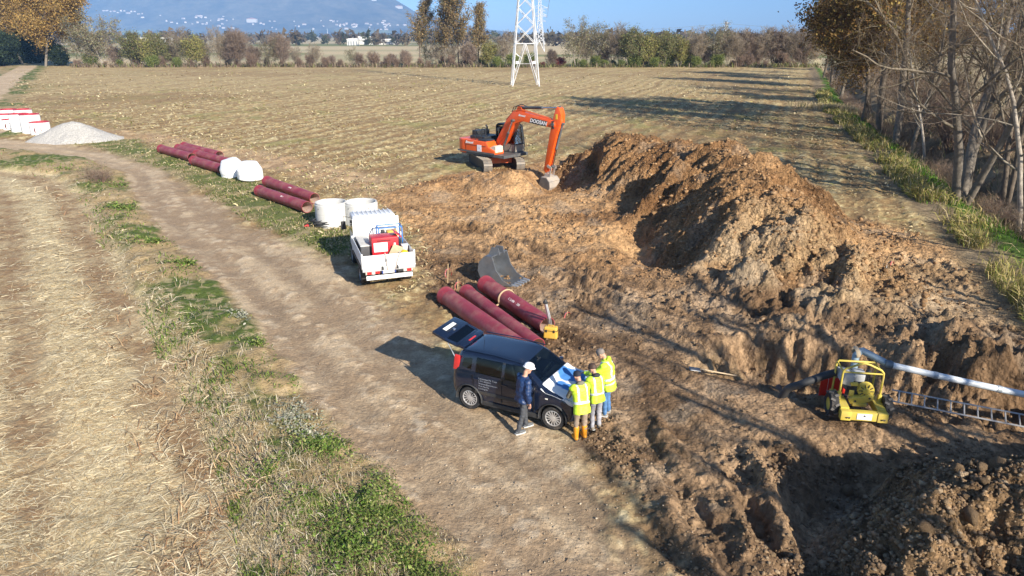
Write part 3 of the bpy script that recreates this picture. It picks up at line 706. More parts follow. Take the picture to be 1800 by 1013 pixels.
# ---- clods
ICO = None
def ico():
    global ICO
    if ICO is None:
        bm = bmesh.new(); bmesh.ops.create_icosphere(bm, subdivisions=1, radius=1)
        ICO = (np.array([v.co[:] for v in bm.verts]), np.array([[v.index for v in f.verts] for f in bm.faces])); bm.free()
    return ICO
def clods(name, x, y, r, col, sink=.35, parent=None):
    V0, F0 = ico(); n = len(x); k = len(V0)
    jit = 1 + RNG.uniform(-.42, .38, (n, k, 1)); sc3 = RNG.uniform(.7, 1.25, (n, 1, 3)); sc3[..., 2] *= .7
    a = RNG.uniform(0, 6.28, n); ca, sa = np.cos(a)[:, None], np.sin(a)[:, None]
    P = V0[None] * jit * sc3
    X = P[..., 0] * ca - P[..., 1] * sa; Y = P[..., 0] * sa + P[..., 1] * ca
    V = np.stack([X, Y, P[..., 2]], -1) * r[:, None, None]
    V += np.stack([x, y, hzs(x, y) + r * (.75 - sink * 1.6)], -1)[:, None, :]
    F = (F0[None] + (np.arange(n) * k)[:, None, None]).reshape(-1, 3)
    o = link(np_mesh(name, V.reshape(-1, 3), F, np.repeat(col, k, 0)), name, SOILM, parent)
    return tag(o, kind='stuff')
def rpow(n, a, b, p=2.2): return a + (b - a) * RNG.random(n) ** p
# on the high heap
n = 3600; i = RNG.integers(1, len(HEAP) - 1, n); t = RNG.random(n)
hp = np.array(HEAP); P = hp[i] + (hp[np.minimum(i + 1, len(hp) - 1)] - hp[i]) * t[:, None]
a = RNG.uniform(0, 6.28, n); d = np.sqrt(RNG.random(n)) * P[:, 3] * 1.08
x = P[:, 0] + np.cos(a) * d; y = P[:, 1] + np.sin(a) * d
clods('heap_clods', x, y, rpow(n, .03, .13, 3.0), pick(n, [(.33, .205, .105), (.26, .155, .076), (.37, .24, .13)], .12), .3, bpy.data.objects['soil_heap'])
# on the near heap and in the hollow
n = 5200; x = RNG.uniform(4.2, 13.5, n); y = RNG.uniform(7.6, 15.5, n)
nh = np.minimum(poly_dist(x, y, NEAR)[0], poly_dist(x, y, NEAR2)[0]); keep = (nh < 2.1) & (RNG.random(n) < np.clip(1.1 - nh / 2.2, .1, 1))
x, y = x[keep], y[keep]; n = len(x)
clods('small_clods', x, y, rpow(n, .018, .075, 2.4), pick(n, [(.29, .20, .115), (.22, .145, .085), (.35, .26, .165)], .12), .25, bpy.data.objects['clod_heap'])
x = RNG.uniform(4.4, 12.5, 420); y = RNG.uniform(7.8, 14.2, 420)
nh = np.minimum(np.minimum(poly_dist(x, y, NEAR)[0], poly_dist(x, y, NEAR2)[0]), poly_dist(x, y, HOLLOW)[0] + .6)
V0, F0 = ico(); bmc = []
for k in range(6):
    bm = bmesh.new(); bmesh.ops.create_icosphere(bm, subdivisions=2, radius=1)
    P = np.array([v.co[:] for v in bm.verts]); q = 1 + .55 * fbm(P[:, 0] * 1.1 + 7 * k + P[:, 2], P[:, 1] * 1.1 - P[:, 2], 3, 230 + k) + .12 * RNG.normal(0, 1, len(P)).clip(-1, 1)
    P = P * q[:, None]
    for _ in range(9):                                       # break flat faces off the lump
        nn = RNG.normal(0, 1, 3); nn /= np.linalg.norm(nn); over = P @ nn - RNG.uniform(.45, .8); P = P - np.where(over > 0, over, 0)[:, None] * nn * .9
    P = P * RNG.uniform(.85, 1.3, 3); P[:, 2] *= .8
    me = np_mesh('clod', P, np.array([[v.index for v in f.verts] for f in bm.faces]), np.tile([(.25, .17, .098)], (len(P), 1)) * RNG.uniform(.85, 1.15)); bm.free()
    me.materials.append(SOILM); bmc.append(me)
sel = np.argsort(nh + RNG.normal(0, .5, 420))[:110]
CH = bpy.data.objects['clod_heap']
for k, j in enumerate(sel):
    o = bpy.data.objects.new('clod', bmc[k % 6]); COL.objects.link(o); r = .055 + .13 * random.random() ** 2.8
    o.location = (x[j], y[j], hz(x[j], y[j]) + r * .35); o.scale = (r, r, r); o.rotation_euler = (random.uniform(0, 6), random.uniform(-.5, .5), random.uniform(0, 6)); o.parent = CH
# crumbs on the churned ground, mounds and pit edge
n = 16000; x, y = scatter(n, 9, 50, 720, 1800, 1.0)
sS = sd_poly(x, y, SOIL); eVR = region(x, y)[3]
keep = (sS > .1) & ((sd_poly(x, y, PACK) < 0) | (RNG.random(n) < .3)) & (RNG.random(n) < np.clip(.15 + 1.2 * fbm(x * .5, y * .5, 3, 240), .03, 1)); x, y = x[keep], y[keep]; n = len(x)
brown = sstep(30, 22, y)[:, None]
clods('soil_crumbs', x, y, rpow(n, .015, .085, 2.6) * np.clip(y / 22, .8, 1.6), pick(n, [(.37, .225, .112), (.29, .165, .08)], .12) * (1 - brown) + brown * pick(n, [(.19, .127, .078), (.24, .165, .10), (.29, .205, .13)], .12), .2)
n = 7000; x, y = scatter(n, 8, 40, 250, 1250, .9)
eVL, eRL, eRR, eVR = region(x, y); keep = (eRL > .1) & (eRR < 1.5); x, y = x[keep], y[keep]; n = len(x)
clods('road_pebbles', x, y, rpow(n, .006, .026, 4), pick(n, [(.38, .29, .20), (.30, .22, .15), (.50, .42, .31)], .12), .1)

# brush along the foot of the far hedgerow
n = 15000; px = RNG.uniform(125, 1440, n); yy = 222 + RNG.uniform(-5, 3, n); xx = (px - 900) / FPX * (yy * _c + CAM_H * _s)
keep = RNG.random(n) < np.clip(.55 + .9 * fbm(xx * .12, yy * .2, 3, 250), .1, 1); xx, yy = xx[keep], yy[keep]; n = len(xx)
gsel = (RNG.random(n) < np.where(xx > 0, .55, .25))[:, None]
blade_mesh('hedge_undergrowth', xx, yy, hzs(xx, yy) - .05, RNG.uniform(0, 6.28, n), RNG.uniform(.7, 1.5, n), RNG.uniform(.5, 2.4, n), RNG.uniform(.08, .2, n), np.where(gsel, pick(n, [(.14, .17, .05), (.22, .23, .08)], .2), pick(n, [(.26, .20, .14), (.34, .27, .19), (.20, .14, .10)], .2)), .7)
# pale plumes of dry grass at the field edge
n = 2600; cx, cy = gp(1468, 196); xx = cx + RNG.normal(0, 1.0, n) + RNG.uniform(-1, 2.2, n); yy = cy + RNG.normal(0, 1.6, n) - (xx - cx) * 2.2
blade_mesh('plume_grass', xx, yy, hzs(xx, yy) - .05, RNG.uniform(0, 6.28, n), RNG.uniform(.8, 1.5, n), RNG.uniform(.6, 1.5, n), RNG.uniform(.03, .07, n), pick(n, [(.62, .50, .32), (.54, .43, .27), (.48, .42, .20)], .15), .9)

# fine crumbs over all the dug soil
OCT = (np.array([(1, 0, 0), (-1, 0, 0), (0, 1, 0), (0, -1, 0), (0, 0, 1), (0, 0, -1)], float), np.array([(0, 2, 4), (2, 1, 4), (1, 3, 4), (3, 0, 4), (2, 0, 5), (1, 2, 5), (3, 1, 5), (0, 3, 5)]))
_i = ICO; ICO = OCT
n = 56000; x, y = scatter(n, 8.5, 52, 700, 1820, 1.0); sS = sd_poly(x, y, SOIL)
keep = (sS > 0) & ((sd_poly(x, y, PACK) < 0) | (RNG.random(n) < .25)) & (RNG.random(n) < np.clip(.22 + 1.5 * fbm(x * .5, y * .5, 3, 242), .03, 1)); x, y = x[keep], y[keep]; n = len(x)
brown = sstep(30, 22, y + .3 * x - 2)[:, None]
clods('fine_crumbs', x, y, rpow(n, .016, .075, 2.2) * np.clip(y / 24, .8, 1.9), pick(n, [(.44, .28, .145), (.36, .215, .105), (.29, .17, .082)], .12) * (1 - brown) + brown * pick(n, [(.18, .118, .07), (.25, .17, .10), (.31, .215, .13)], .12), .25)
ICO = _i
# ------------------------------------------------------------------ trees
BARKM = attr_mat('bark', .9, .3, 5, .8, 9, .05)
FOLM = attr_mat('foliage', .75, .15, 3, 0, transl=.3, objrand=.12)
class Tree:
    def __init__(s, seed):
        s.r = random.Random(seed); s.g = np.random.default_rng(seed)
        s.parts = {0: [], 1: []}; s.tips = []
    def tube(s, pts, rad, n, which, col):
        s.parts[which].append((np.array(pts), np.array(rad), n, col))
    def branch(s, p, d, L, r, lev, P):
        rr = s.r; nseg = P['seg'][min(lev, len(P['seg']) - 1)]
        pts = [tuple(p)]; rad = [r]; d = d.normalized(); q = Vector(p)
        kids = P['kids'][lev] if lev < len(P['kids']) else 0
        r1 = r * P['taper'][min(lev, len(P['taper']) - 1)]
        jit = P['jit'][min(lev, len(P['jit']) - 1)]; trop = P['trop'][min(lev, len(P['trop']) - 1)]
        pos = []
        for i in range(nseg):
            d = (d + Vector((rr.gauss(0, jit), rr.gauss(0, jit), rr.gauss(0, jit) + trop))).normalized()
            q = q + d * (L / nseg); pts.append(tuple(q)); rad.append(r + (r1 - r) * (i + 1) / nseg); pos.append((Vector(q), d.copy(), rad[-1]))
        col = P['bark'][min(lev, len(P['bark']) - 1)]
        s.tube(pts, rad, P['sides'][min(lev, len(P['sides']) - 1)], 0 if lev <= P.get('trunk_lev', 0) else 1, col)
        if lev >= P['leaf_lev']:
            for (a, b, c) in pos: s.tips.append((tuple(a), tuple(b)))
        if kids:
            t0 = P['start'][lev]; ph = rr.uniform(0, 6.28)
            for k in range(kids):
                t = t0 + (1 - t0) * (k + rr.random() * .8) / kids
                f = t * nseg; i = min(int(f), nseg - 1); f -= i
                a = Vector(pts[i]).lerp(Vector(pts[i + 1]), f); dd = (Vector(pts[i + 1]) - Vector(pts[i])).normalized()
                ph += 2.4 + rr.uniform(-.5, .5); o = dd.orthogonal().normalized(); o = Quaternion(dd, ph) @ o
                an = R(P['ang'][lev] + rr.uniform(-12, 12)) * (1 - P.get('angtop', 0) * t)
                nd = dd * math.cos(an) + o * math.sin(an)
                ll = L * P['len'][lev] * rr.uniform(.7, 1.2) * (1 - P['lentop'][lev] * t)
                s.branch(a, nd, ll, (rad[i] * P['rad'][lev]) * rr.uniform(.8, 1.1), lev + 1, P)
    def arrays(s, which):
        Vs, Fs, Cs = [], [], []; off = 0
        for pts, rad, n, col in s.parts[which]:
            k = len(pts); d = np.gradient(pts, axis=0); d /= np.linalg.norm(d, axis=1)[:, None] + 1e-9
            a = np.where(np.abs(d[:, 2:3]) < .8, [[0, 0, 1.]], [[1., 0, 0]])
            u = np.cross(d, a); u /= np.linalg.norm(u, axis=1)[:, None] + 1e-9; w = np.cross(d, u)
            t = np.arange(n) * 2 * np.pi / n
            V = pts[:, None] + rad[:, None, None] * (u[:, None] * np.cos(t)[None, :, None] + w[:, None] * np.sin(t)[None, :, None])
            i = np.arange(k - 1)[:, None] * n; j = np.arange(n)[None]; j2 = (j + 1) % n
            F = np.stack([i + j, i + j2, i + j2 + n, i + j + n], -1).reshape(-1, 4) + off
            Vs.append(V.reshape(-1, 3)); Fs.append(F); off += k * n
            Cs.append(np.tile(np.array(col) * s.r.uniform(.85, 1.15), (k * n, 1)))
        return Vs, Fs, Cs, off
    def leaves(s, per, size, cols, spread, wts=None, frac=1.0):
        T = np.array([t[0] for t in s.tips])
        if frac < 1: T = T[s.g.random(len(T)) < frac]
        n = len(T) * per; c = np.repeat(T, per, 0) + s.g.normal(0, spread, (n, 3))
        a = s.g.normal(0, 1, (n, 3)); a /= np.linalg.norm(a, axis=1)[:, None]
        b = np.cross(a, s.g.normal(0, 1, (n, 3))); b /= np.linalg.norm(b, axis=1)[:, None]
        sz = size * s.g.uniform(.55, 1.3, (n, 1))
        V = np.stack([c - a * sz, c + b * sz * .55, c + a * sz, c - b * sz * .55], 1)
        F = (np.arange(n) * 4)[:, None] + np.array([[0, 1, 2, 3]])
        cc = np.array(cols)[s.g.choice(len(cols), n, p=wts)] * s.g.uniform(.75, 1.25, (n, 1))
        return V.reshape(-1, 3), F, np.repeat(cc, 4, 0)
    def twigs(s, per, length, width, cols, frac=1.0, fan=.75):
        T = np.array([t[0] for t in s.tips]); D = np.array([t[1] for t in s.tips])
        if frac < 1: k = s.g.random(len(T)) < frac; T, D = T[k], D[k]
        n = len(T) * per; c = np.repeat(T, per, 0); d = np.repeat(D, per, 0) + s.g.normal(0, fan, (n, 3)) + [0, 0, .12]; d /= np.linalg.norm(d, axis=1)[:, None]
        u = np.cross(d, s.g.normal(0, 1, (n, 3))); u /= np.linalg.norm(u, axis=1)[:, None]; L = length * s.g.uniform(.4, 1.3, (n, 1)); w = width * s.g.uniform(.6, 1.3, (n, 1)) * .5
        mid = c + d * L * .5 + s.g.normal(0, .06, (n, 3)) * L; end = mid + (d + s.g.normal(0, .3, (n, 3))) * L * .5
        V = np.stack([c - u * w, c + u * w, mid + u * w * .8, mid - u * w * .8, mid + u * w * .8, mid - u * w * .8, end - u * w * .3, end + u * w * .3], 1)
        F = (np.arange(n * 2) * 4)[:, None] + np.array([[0, 1, 2, 3]])
        cc = np.array(cols)[s.g.integers(0, len(cols), n)] * s.g.uniform(.8, 1.2, (n, 1)); return V.reshape(-1, 3), F, np.repeat(cc, 8, 0)
    def meshes(s, name, leaf=None, twig=None):
        out = []
        for which in (0, 1):
            Vs, Fs, Cs, off = s.arrays(which)
            if which == 1 and leaf:
                V, F, C = s.leaves(**leaf); Vs.append(V); Fs.append(F + off); Cs.append(C); off += len(V)
            if which == 1 and twig:
                V, F, C = s.twigs(**twig); Vs.append(V); Fs.append(F + off); Cs.append(C); off += len(V)
            me = np_mesh(name + ('_trunk', '_crown')[which], np.concatenate(Vs), np.concatenate(Fs), np.concatenate(Cs), which == 0)
            me.materials.append(BARKM if which == 0 else FOLM); out.append(me)
        return out
def place_tree(name, meshes, loc, rz, sc, label, cat='tree', group=None, sz=None):
    e = empty(name, loc, rz, label, cat, group); e.scale = (sc, sc, sz or sc)
    for me, nm in zip(meshes, ('trunk', 'crown')):
        o = bpy.data.objects.new(nm, me); COL.objects.link(o); o.parent = e
    return e
GREY = [(.19, .165, .135), (.19, .16, .12), (.24, .205, .14), (.22, .175, .125), (.20, .155, .11)]
TW = [(.20, .145, .10), (.25, .185, .13), (.17, .12, .085), (.27, .215, .13)]
DARK = [(.16, .13, .10), (.17, .135, .10), (.18, .14, .10), (.19, .145, .105), (.18, .135, .10)]
PALE = [(.34, .30, .25), (.31, .27, .21), (.29, .24, .19), (.27, .21, .16), (.25, .19, .145)]
def P_(**k):
    d = dict(seg=[9, 7, 6, 4, 3], taper=[.35, .3, .3, .3, .4], jit=[.06, .12, .16, .2, .25], trop=[.02, .05, .04, .02, .0], sides=[9, 6, 4, 3, 3], kids=[9, 7, 5],
             start=[.25, .2, .15, .1], ang=[48, 46, 45, 42], len=[.55, .5, .45, .45], lentop=[.45, .4, .35, .3], rad=[.5, .5, .5, .55], leaf_lev=2, bark=GREY, trunk_lev=1)
    d.update(k); return d
# bare tree with several stems
def bare(seed, h, r, stems=1, bark=GREY, **k):
    t = Tree(seed); P = P_(bark=bark, **k)
    for i in range(stems):
        a = i * 2 * math.pi / max(stems, 1) + t.r.random()
        lean = .12 + .16 * t.r.random() if stems > 1 else .05
        t.branch(Vector((math.cos(a) * .22 * (stems > 1), math.sin(a) * .22 * (stems > 1), -.3)), Vector((math.cos(a) * lean, math.sin(a) * lean, 1)), h * t.r.uniform(.8, 1.0), r * t.r.uniform(.7, 1), 0, P)
    return t
BROWN = [(.17, .095, .032), (.23, .14, .045), (.12, .065, .028), (.32, .23, .07), (.10, .085, .03)]
twg = dict(per=1, length=.7, width=.013, cols=TW)
tm_shade = [bare(51, 23, .40, 1, taper=[.55, .45, .4, .4], kids=[9, 4, 2], rad=[.62, .6, .5, .5], len=[.42, .5, .45, .4], start=[.35, .2, .2, .2]).meshes('bare_tree'), bare(52, 22, .34, 2, DARK, taper=[.6, .45, .4, .4], kids=[7, 4, 2], rad=[.62, .6, .5, .5], len=[.40, .5, .45, .4], start=[.4, .2, .2, .2]).meshes('bare_tree')]
tm_bare = [bare(31, 14, .26, 3).meshes('bare_tree', None, twg), bare(32, 15, .24, 1, kids=[12, 8, 6]).meshes('bare_tree', None, twg), bare(33, 13, .2, 2, DARK).meshes('bare_tree', None, twg), bare(34, 15, .16, 1, PALE, ang=[38, 40, 42, 40], kids=[11, 7, 5]).meshes('pale_tree', None, twg)]
tm_oak = [bare(41 + i, 17, .32, 1, DARK, kids=[12, 9, 6]).meshes('oak_tree', dict(per=10, size=.115, cols=BROWN, spread=.42, wts=[.28, .3, .12, .2, .1], frac=.85), dict(twg, frac=.4)) for i in range(2)]
tm_oak.append(bare(44, 15, .26, 1, GREY, kids=[11, 8, 6]).meshes('oak_tree', dict(per=3, size=.105, cols=BROWN, spread=.4, wts=[.25, .3, .1, .25, .1], frac=.5), twg))
def scrub(seed, h, bark, stems=9, leaf=None, kids=(6, 4), spread=.55, twig=None):
    t = Tree(seed); P = P_(bark=bark, kids=list(kids), seg=[6, 5, 4, 3], jit=[.12, .16, .2, .24], trop=[.03, .04, .02, 0], sides=[5, 4, 3, 3], ang=[38, 42, 45, 40], start=[.15, .1, .1, .1], len=[.5, .5, .5, .5], trunk_lev=0, leaf_lev=1)
    for i in range(stems):
        a = t.r.uniform(0, 6.28); l = t.r.uniform(.1, spread)
        t.branch(Vector((math.cos(a) * .3 * t.r.random(), math.sin(a) * .3 * t.r.random(), -.1)), Vector((math.cos(a) * l, math.sin(a) * l, 1)), h * t.r.uniform(.55, 1), .012 * h + .008, 0, P)
    return t.meshes('scrub', leaf, twig)
RED = [(.24, .165, .125), (.27, .18, .14), (.29, .20, .155), (.28, .195, .15)]
BRN = [(.27, .21, .15), (.31, .24, .17), (.33, .26, .19), (.33, .265, .195)]
sct = dict(per=1, length=.42, width=.012, cols=BRN + RED[:2])
tm_scrub = [scrub(61, 2.9, BRN, 12, twig=sct), scrub(62, 2.5, RED, 13, kids=(7, 4), twig=sct), scrub(63, 2.4, BRN, 9, dict(per=2, size=.06, cols=[(.10, .14, .04), (.16, .17, .055), (.26, .20, .08)], spread=.18, wts=[.4, .3, .3]), twig=sct)]
ORD1 = ['first', 'second', 'third', 'fourth', 'fifth', 'sixth', 'seventh', 'eighth', 'ninth', 'tenth', 'eleventh', 'twelfth', 'thirteenth', 'fourteenth', 'fifteenth', 'sixteenth', 'seventeenth', 'eighteenth', 'nineteenth']
def nth(k):
    if k <= 19: return ORD1[k - 1]
    t, u_ = divmod(k, 10); return (['twenty', 'thirty', 'forty', 'fifty', 'sixty', 'seventy', 'eighty', 'ninety'][t - 2] + ' ' + ORD1[u_ - 1]) if u_ else ['twentieth', 'thirtieth', 'fortieth', 'fiftieth', 'sixtieth', 'seventieth', 'eightieth', 'ninetieth'][t - 2]
def vrx(y):
    L = np.array(VR)[::-1]; return float(np.interp(y, L[:, 1], L[:, 0]))
def on_px(px, py, de=0.0):
    x, y = gp(px, py); return (x + de, y, hz(x + de, y))
# the row beside the field, photograph left to right
row = [(tm_oak[0], 1447, 137, 1.15, 0.3, 'brown leaved oak at the far end of the tree row by the field'),
       (tm_oak[1], 1462, 152, 1.15, 2.1, 'brown leaved oak second from the far end of the tree row'),
       (tm_oak[2], 1478, 172, 1.1, 4.0, 'thinly leaved oak between the far oaks and the leaning trunks'),
       (tm_oak[0], 1516, 214, 1.1, 5.1, 'tall leafy oak with crooked grey trunk beside the green bank'),
       (tm_oak[1], 1532, 203, 1.0, 1.2, 'leafy brown oak just behind the crooked trunk at the bank'),
       (tm_oak[0], 1546, 236, 1.4, 3.3, 'thick trunked brown oak standing at the green bank'),
       (tm_oak[2], 1575, 252, 1.35, .6, 'oak with a forked leaning trunk right of the thick trunk'),
       (tm_bare[1], 1604, 262, .9, 1.5, 'slender bare tree right of the forked leaning trunk'),
       (tm_bare[3], 1628, 272, .75, 2.5, 'thin pale leaning bare tree in the scrub'),
       (tm_bare[0], 1690, 352, 1.1, .9, 'big bare tree of several grey stems by the field edge'),
       (tm_bare[1], 1702, 340, 1.15, 2.2, 'stout bare grey tree right behind the clump of stems'),
       (tm_bare[2], 1765, 345, 1.1, 4.4, 'dark twin stemmed bare tree near the right picture edge'),
       (tm_bare[3], 1800, 372, 1.0, 3.6, 'pale slender bare tree at the right picture edge')]
for ms, px, py, s_, rz, lab in row:
    e = place_tree('bare_tree' if ms in tm_bare else 'oak_tree', ms, on_px(px, py), rz, s_, lab, group='trees in the row beside the field')
# trees behind the row and past the picture edge, whose shadows reach the site
bk = [(tm_oak[1], 128, 8), (tm_oak[0], 150, 5), (tm_oak[2], 175, 6), (tm_oak[0], 200, 5), (tm_oak[2], 110, 10), (tm_oak[1], 92, 12), (tm_bare[1], 80, 9), (tm_bare[2], 72, 11), (tm_bare[1], 62, 10), (tm_oak[2], 66, 15), (tm_bare[0], 55, 12), (tm_bare[2], 48, 11), (tm_bare[1], 42, 13), (tm_bare[3], 37, 9), (tm_bare[2], 33, 12), (tm_bare[1], 46, 20), (tm_bare[0], 58, 19), (tm_bare[2], 70, 22), (tm_bare[1], 84, 20), (tm_bare[2], 30, 17), (tm_bare[1], 36, 24), (tm_oak[2], 100, 22), (tm_bare[2], 52, 27)]
for k, (ms, y_, de) in enumerate(bk):
    x_ = vrx(y_) + de
    place_tree('oak_tree' if ms in tm_oak else 'bare_tree', ms, (x_, y_, hz(x_, y_)), k * 2.3, .9 + .25 * ((k * 37) % 10) / 10, nth(sorted(bk, key=lambda q: q[1]).index((ms, y_, de)) + 1) + ' nearest tree in the tangle behind the front row on the right', group='trees behind the row on the right')
for k, (ms, y_, de, s_) in enumerate([(tm_bare[1], 24.5, 6.5, .8), (tm_shade[0], 15, 6.0, .5), (tm_shade[1], 6.5, 5.2, .62), (tm_shade[0], 2.8, 4.4, .70), (tm_shade[1], -.2, 6.6, .74), (tm_shade[0], -2.4, 4.2, .74), (tm_shade[1], -4.8, 5.2, .74), (tm_shade[0], -7.0, 4.2, .68)]):
    x_ = vrx(y_) + de
    place_tree('bare_tree', ms, (x_, y_, hz(x_, y_)), k * 1.7, s_, nth(k + 1) + ' farthest bare tree past the right edge whose shadow streaks the soil', group='bare trees past the right picture edge')
# scrub under the row
sr = random.Random(5)
k = 0
for i in range(84):
    y_ = 14 * (170 / 14) ** ((i + sr.random()) / 84); de = sr.uniform(2.8, 4.4) if i % 2 else sr.uniform(7, 16)
    x_ = vrx(y_) + de; ms = tm_scrub[sr.choice([0, 0, 0, 1, 1, 1, 2])]
    place_tree('scrub_bush', ms, (x_, y_, hz(x_, y_)), sr.uniform(0, 6), (sr.uniform(.3, .6) if de < 5 else sr.uniform(.9, 1.7)) * (1 + y_ / 250), nth(i + 1) + ' nearest tangled bush in the scrub under the row of trees', 'bush', 'scrub under the tree row')

# ------------------------------------------------------------------ hedgerow across the far side of the field
def hedge_tree(seed, h, bark, cols=None, per=2, size=.22, wts=None, frac=1.0, stems=3, r=.12, spread=.6, tw=3, twc=TW, **k):
    kk = dict(kids=[8, 6], seg=[6, 5, 4, 3], sides=[5, 4, 3, 3], leaf_lev=1, trunk_lev=0, ang=[48, 45, 45, 40], start=[.22, .15, .1, .1], len=[.5, .5, .5, .5]); kk.update(k)
    t = bare(seed, h, r, stems, bark, **kk)
    return t.meshes('hedge_tree', dict(per=per, size=size, cols=cols, spread=spread, wts=wts, frac=frac) if cols else None, dict(per=tw, length=1.0, width=.05, cols=twc))
GREENS = [(.12, .14, .05), (.17, .18, .07), (.22, .21, .09)]
th_grey = [hedge_tree(71, 12, PALE, [(.20, .20, .11), (.27, .25, .15)], 5, .2, frac=.9, tw=3), hedge_tree(72, 11, BRN, None, stems=6, r=.09, tw=4, twc=[(.27, .22, .16), (.31, .26, .19)]), hedge_tree(73, 8, RED, None, stems=9, r=.07, ang=[55, 48, 45, 40], tw=4, twc=[(.26, .195, .15), (.30, .235, .185), (.23, .18, .14)])]
th_green = [hedge_tree(74, 10, GREY, GREENS, 9, .2), hedge_tree(75, 9, GREY, [(.26, .26, .08), (.20, .21, .07), (.32, .28, .10)], 9, .2)]
th_pop = [hedge_tree(76 + i, 22, DARK, [(.27, .185, .085), (.34, .24, .11), (.21, .16, .08), (.19, .18, .09)], 11, .24, None, .75, 1, .3, .5, kids=[24, 7], ang=[40, 42, 42, 40], len=[.33, .5, .5, .5], lentop=[.55, .3, .3, .3], angtop=.45) for i in range(2)]
th_bush = [scrub(81, 4, GREY, 10, dict(per=9, size=.17, cols=[(.15, .19, .05), (.26, .28, .09), (.11, .145, .04)], spread=.45)), scrub(82, 4, RED, 14, twig=dict(per=3, length=.8, width=.04, cols=RED + BRN)), scrub(83, 3, RED, 9, dict(per=8, size=.13, cols=[(.20, .05, .05), (.15, .05, .05)], spread=.25))]
th_oak = hedge_tree(84, 21, GREY, [(.36, .23, .07), (.30, .18, .06), (.42, .29, .09), (.24, .17, .06)], 30, .24, None, 1.0, 1, .55, .9, leaf_lev=2, kids=[13, 8, 4], len=[.58, .5, .45, .4], ang=[62, 50, 46, 40], lentop=[.5, .4, .3, .3], start=[.28, .2, .1, .1], trop=[.02, .02, 0, 0])
th_ever = scrub(85, 9, DARK, 16, dict(per=26, size=.28, cols=[(.035, .055, .03), (.05, .075, .035), (.03, .045, .03)], spread=.7), kids=(7, 4))
HY = 222.0
def hx(px, y=HY): return (px - 900) / FPX * (y * _c + CAM_H * _s)
G1 = 'hedgerow trees across the far side of the field'
hed = [('pale_tree', th_grey[0], 150, 1.1, 'pale grey green tree next to the golden oak in the hedgerow'), ('pale_tree', th_grey[0], 182, 1.25, 'tallest pale grey green tree of the left hedgerow'), ('leafy_tree', th_green[0], 232, 1.05, 'olive leaved tree right of the pale trees in the left hedgerow'),
       ('leafy_tree', th_green[1], 262, 1.05, 'yellowish hedgerow tree left of the slender stems'), ('leafy_tree', th_green[0], 290, 1.0, 'olive hedgerow tree in the middle of the left row'), ('bare_tree', th_grey[1], 315, 1.0, 'bare slender hedgerow tree between two leafy ones on the left'),
       ('leafy_tree', th_green[1], 345, 1.05, 'yellowish hedgerow tree left of the round grey bush'), ('bare_tree', th_grey[1], 392, 1.0, 'left half of the round grey leafless tree in the hedgerow'), ('bare_tree', th_grey[2], 420, 1.35, 'right half of the round grey leafless tree in the hedgerow'),
       ('bare_tree', th_grey[2], 450, .75, 'small leafless bush tree right of the round grey tree'), ('bare_tree', th_grey[2], 496, 1.15, 'lone spreading leafless tree in the left hedgerow'), ('bare_tree', th_grey[1], 556, .6, 'small leafless tree in the gap of the left hedgerow'),
       ('poplar', th_pop[0], 738, .98, 'leftmost tall golden poplar in front of the mountain'), ('poplar', th_pop[1], 782, 1.05, 'tall poplar second from left with bare lower trunk'), ('poplar', th_pop[0], 806, 1.08, 'tallest poplar, third from left'), ('poplar', th_pop[1], 842, .86, 'rightmost and shortest golden poplar'),
       ('leafy_tree', th_green[1], 858, .85, 'bright green tree under the rightmost poplar'), ('bare_tree', th_grey[1], 886, .9, 'bare tree between the bright green tree and the lattice pylon'), ('bare_tree', th_grey[1], 770, .65, 'low bare tree between the left poplars'), ('bare_tree', th_grey[2], 822, .85, 'low bare tree between the right poplars'), ('bare_tree', th_grey[2], 712, .6, 'low bare tree left of the poplars'),
       ('bare_tree', th_grey[2], 970, .62, 'purplish leafless bush right of the lattice pylon'),
       ('pale_tree', th_grey[0], 1012, 1.05, 'first pale tree of the right hedgerow'), ('pale_tree', th_grey[0], 1045, 1.1, 'second pale tree of the right hedgerow'), ('bare_tree', th_grey[1], 1075, 1.1, 'bare tree after the two pale ones in the right hedgerow'), ('leafy_tree', th_green[0], 1105, 1.15, 'rounded olive tree in the right hedgerow'), ('leafy_tree', th_green[1], 1135, 1.12, 'tall yellow green tree in the right hedgerow'),
       ('leafy_tree', th_green[0], 1165, 1.05, 'olive tree after the tall yellow green one on the right'), ('leafy_tree', th_green[1], 1195, 1.0, 'yellow green tree near the end of the leafy part on the right'), ('bare_tree', th_grey[1], 1222, 1.0, 'bare tree where the leafy part of the right hedgerow ends'), ('pale_tree', th_grey[0], 1252, 1.0, 'pale tree in front of the far right pylon'),
       ('bare_tree', th_grey[1], 1280, .95, 'reddish bare tree right of the pale tree by the far pylon'), ('bare_tree', th_grey[2], 1305, 1.3, 'spreading reddish bare tree in the right hedgerow'), ('bare_tree', th_grey[1], 1332, 1.0, 'third reddish bare tree in the right hedgerow'), ('bare_tree', th_grey[2], 1358, 1.35, 'fourth reddish bare tree in the right hedgerow'), ('bare_tree', th_grey[1], 1386, 1.05, 'reddish bare tree next to last before the dark oaks'), ('bare_tree', th_grey[2], 1412, 1.35, 'last reddish bare tree before the dark oaks')]
hr_ = random.Random(9)
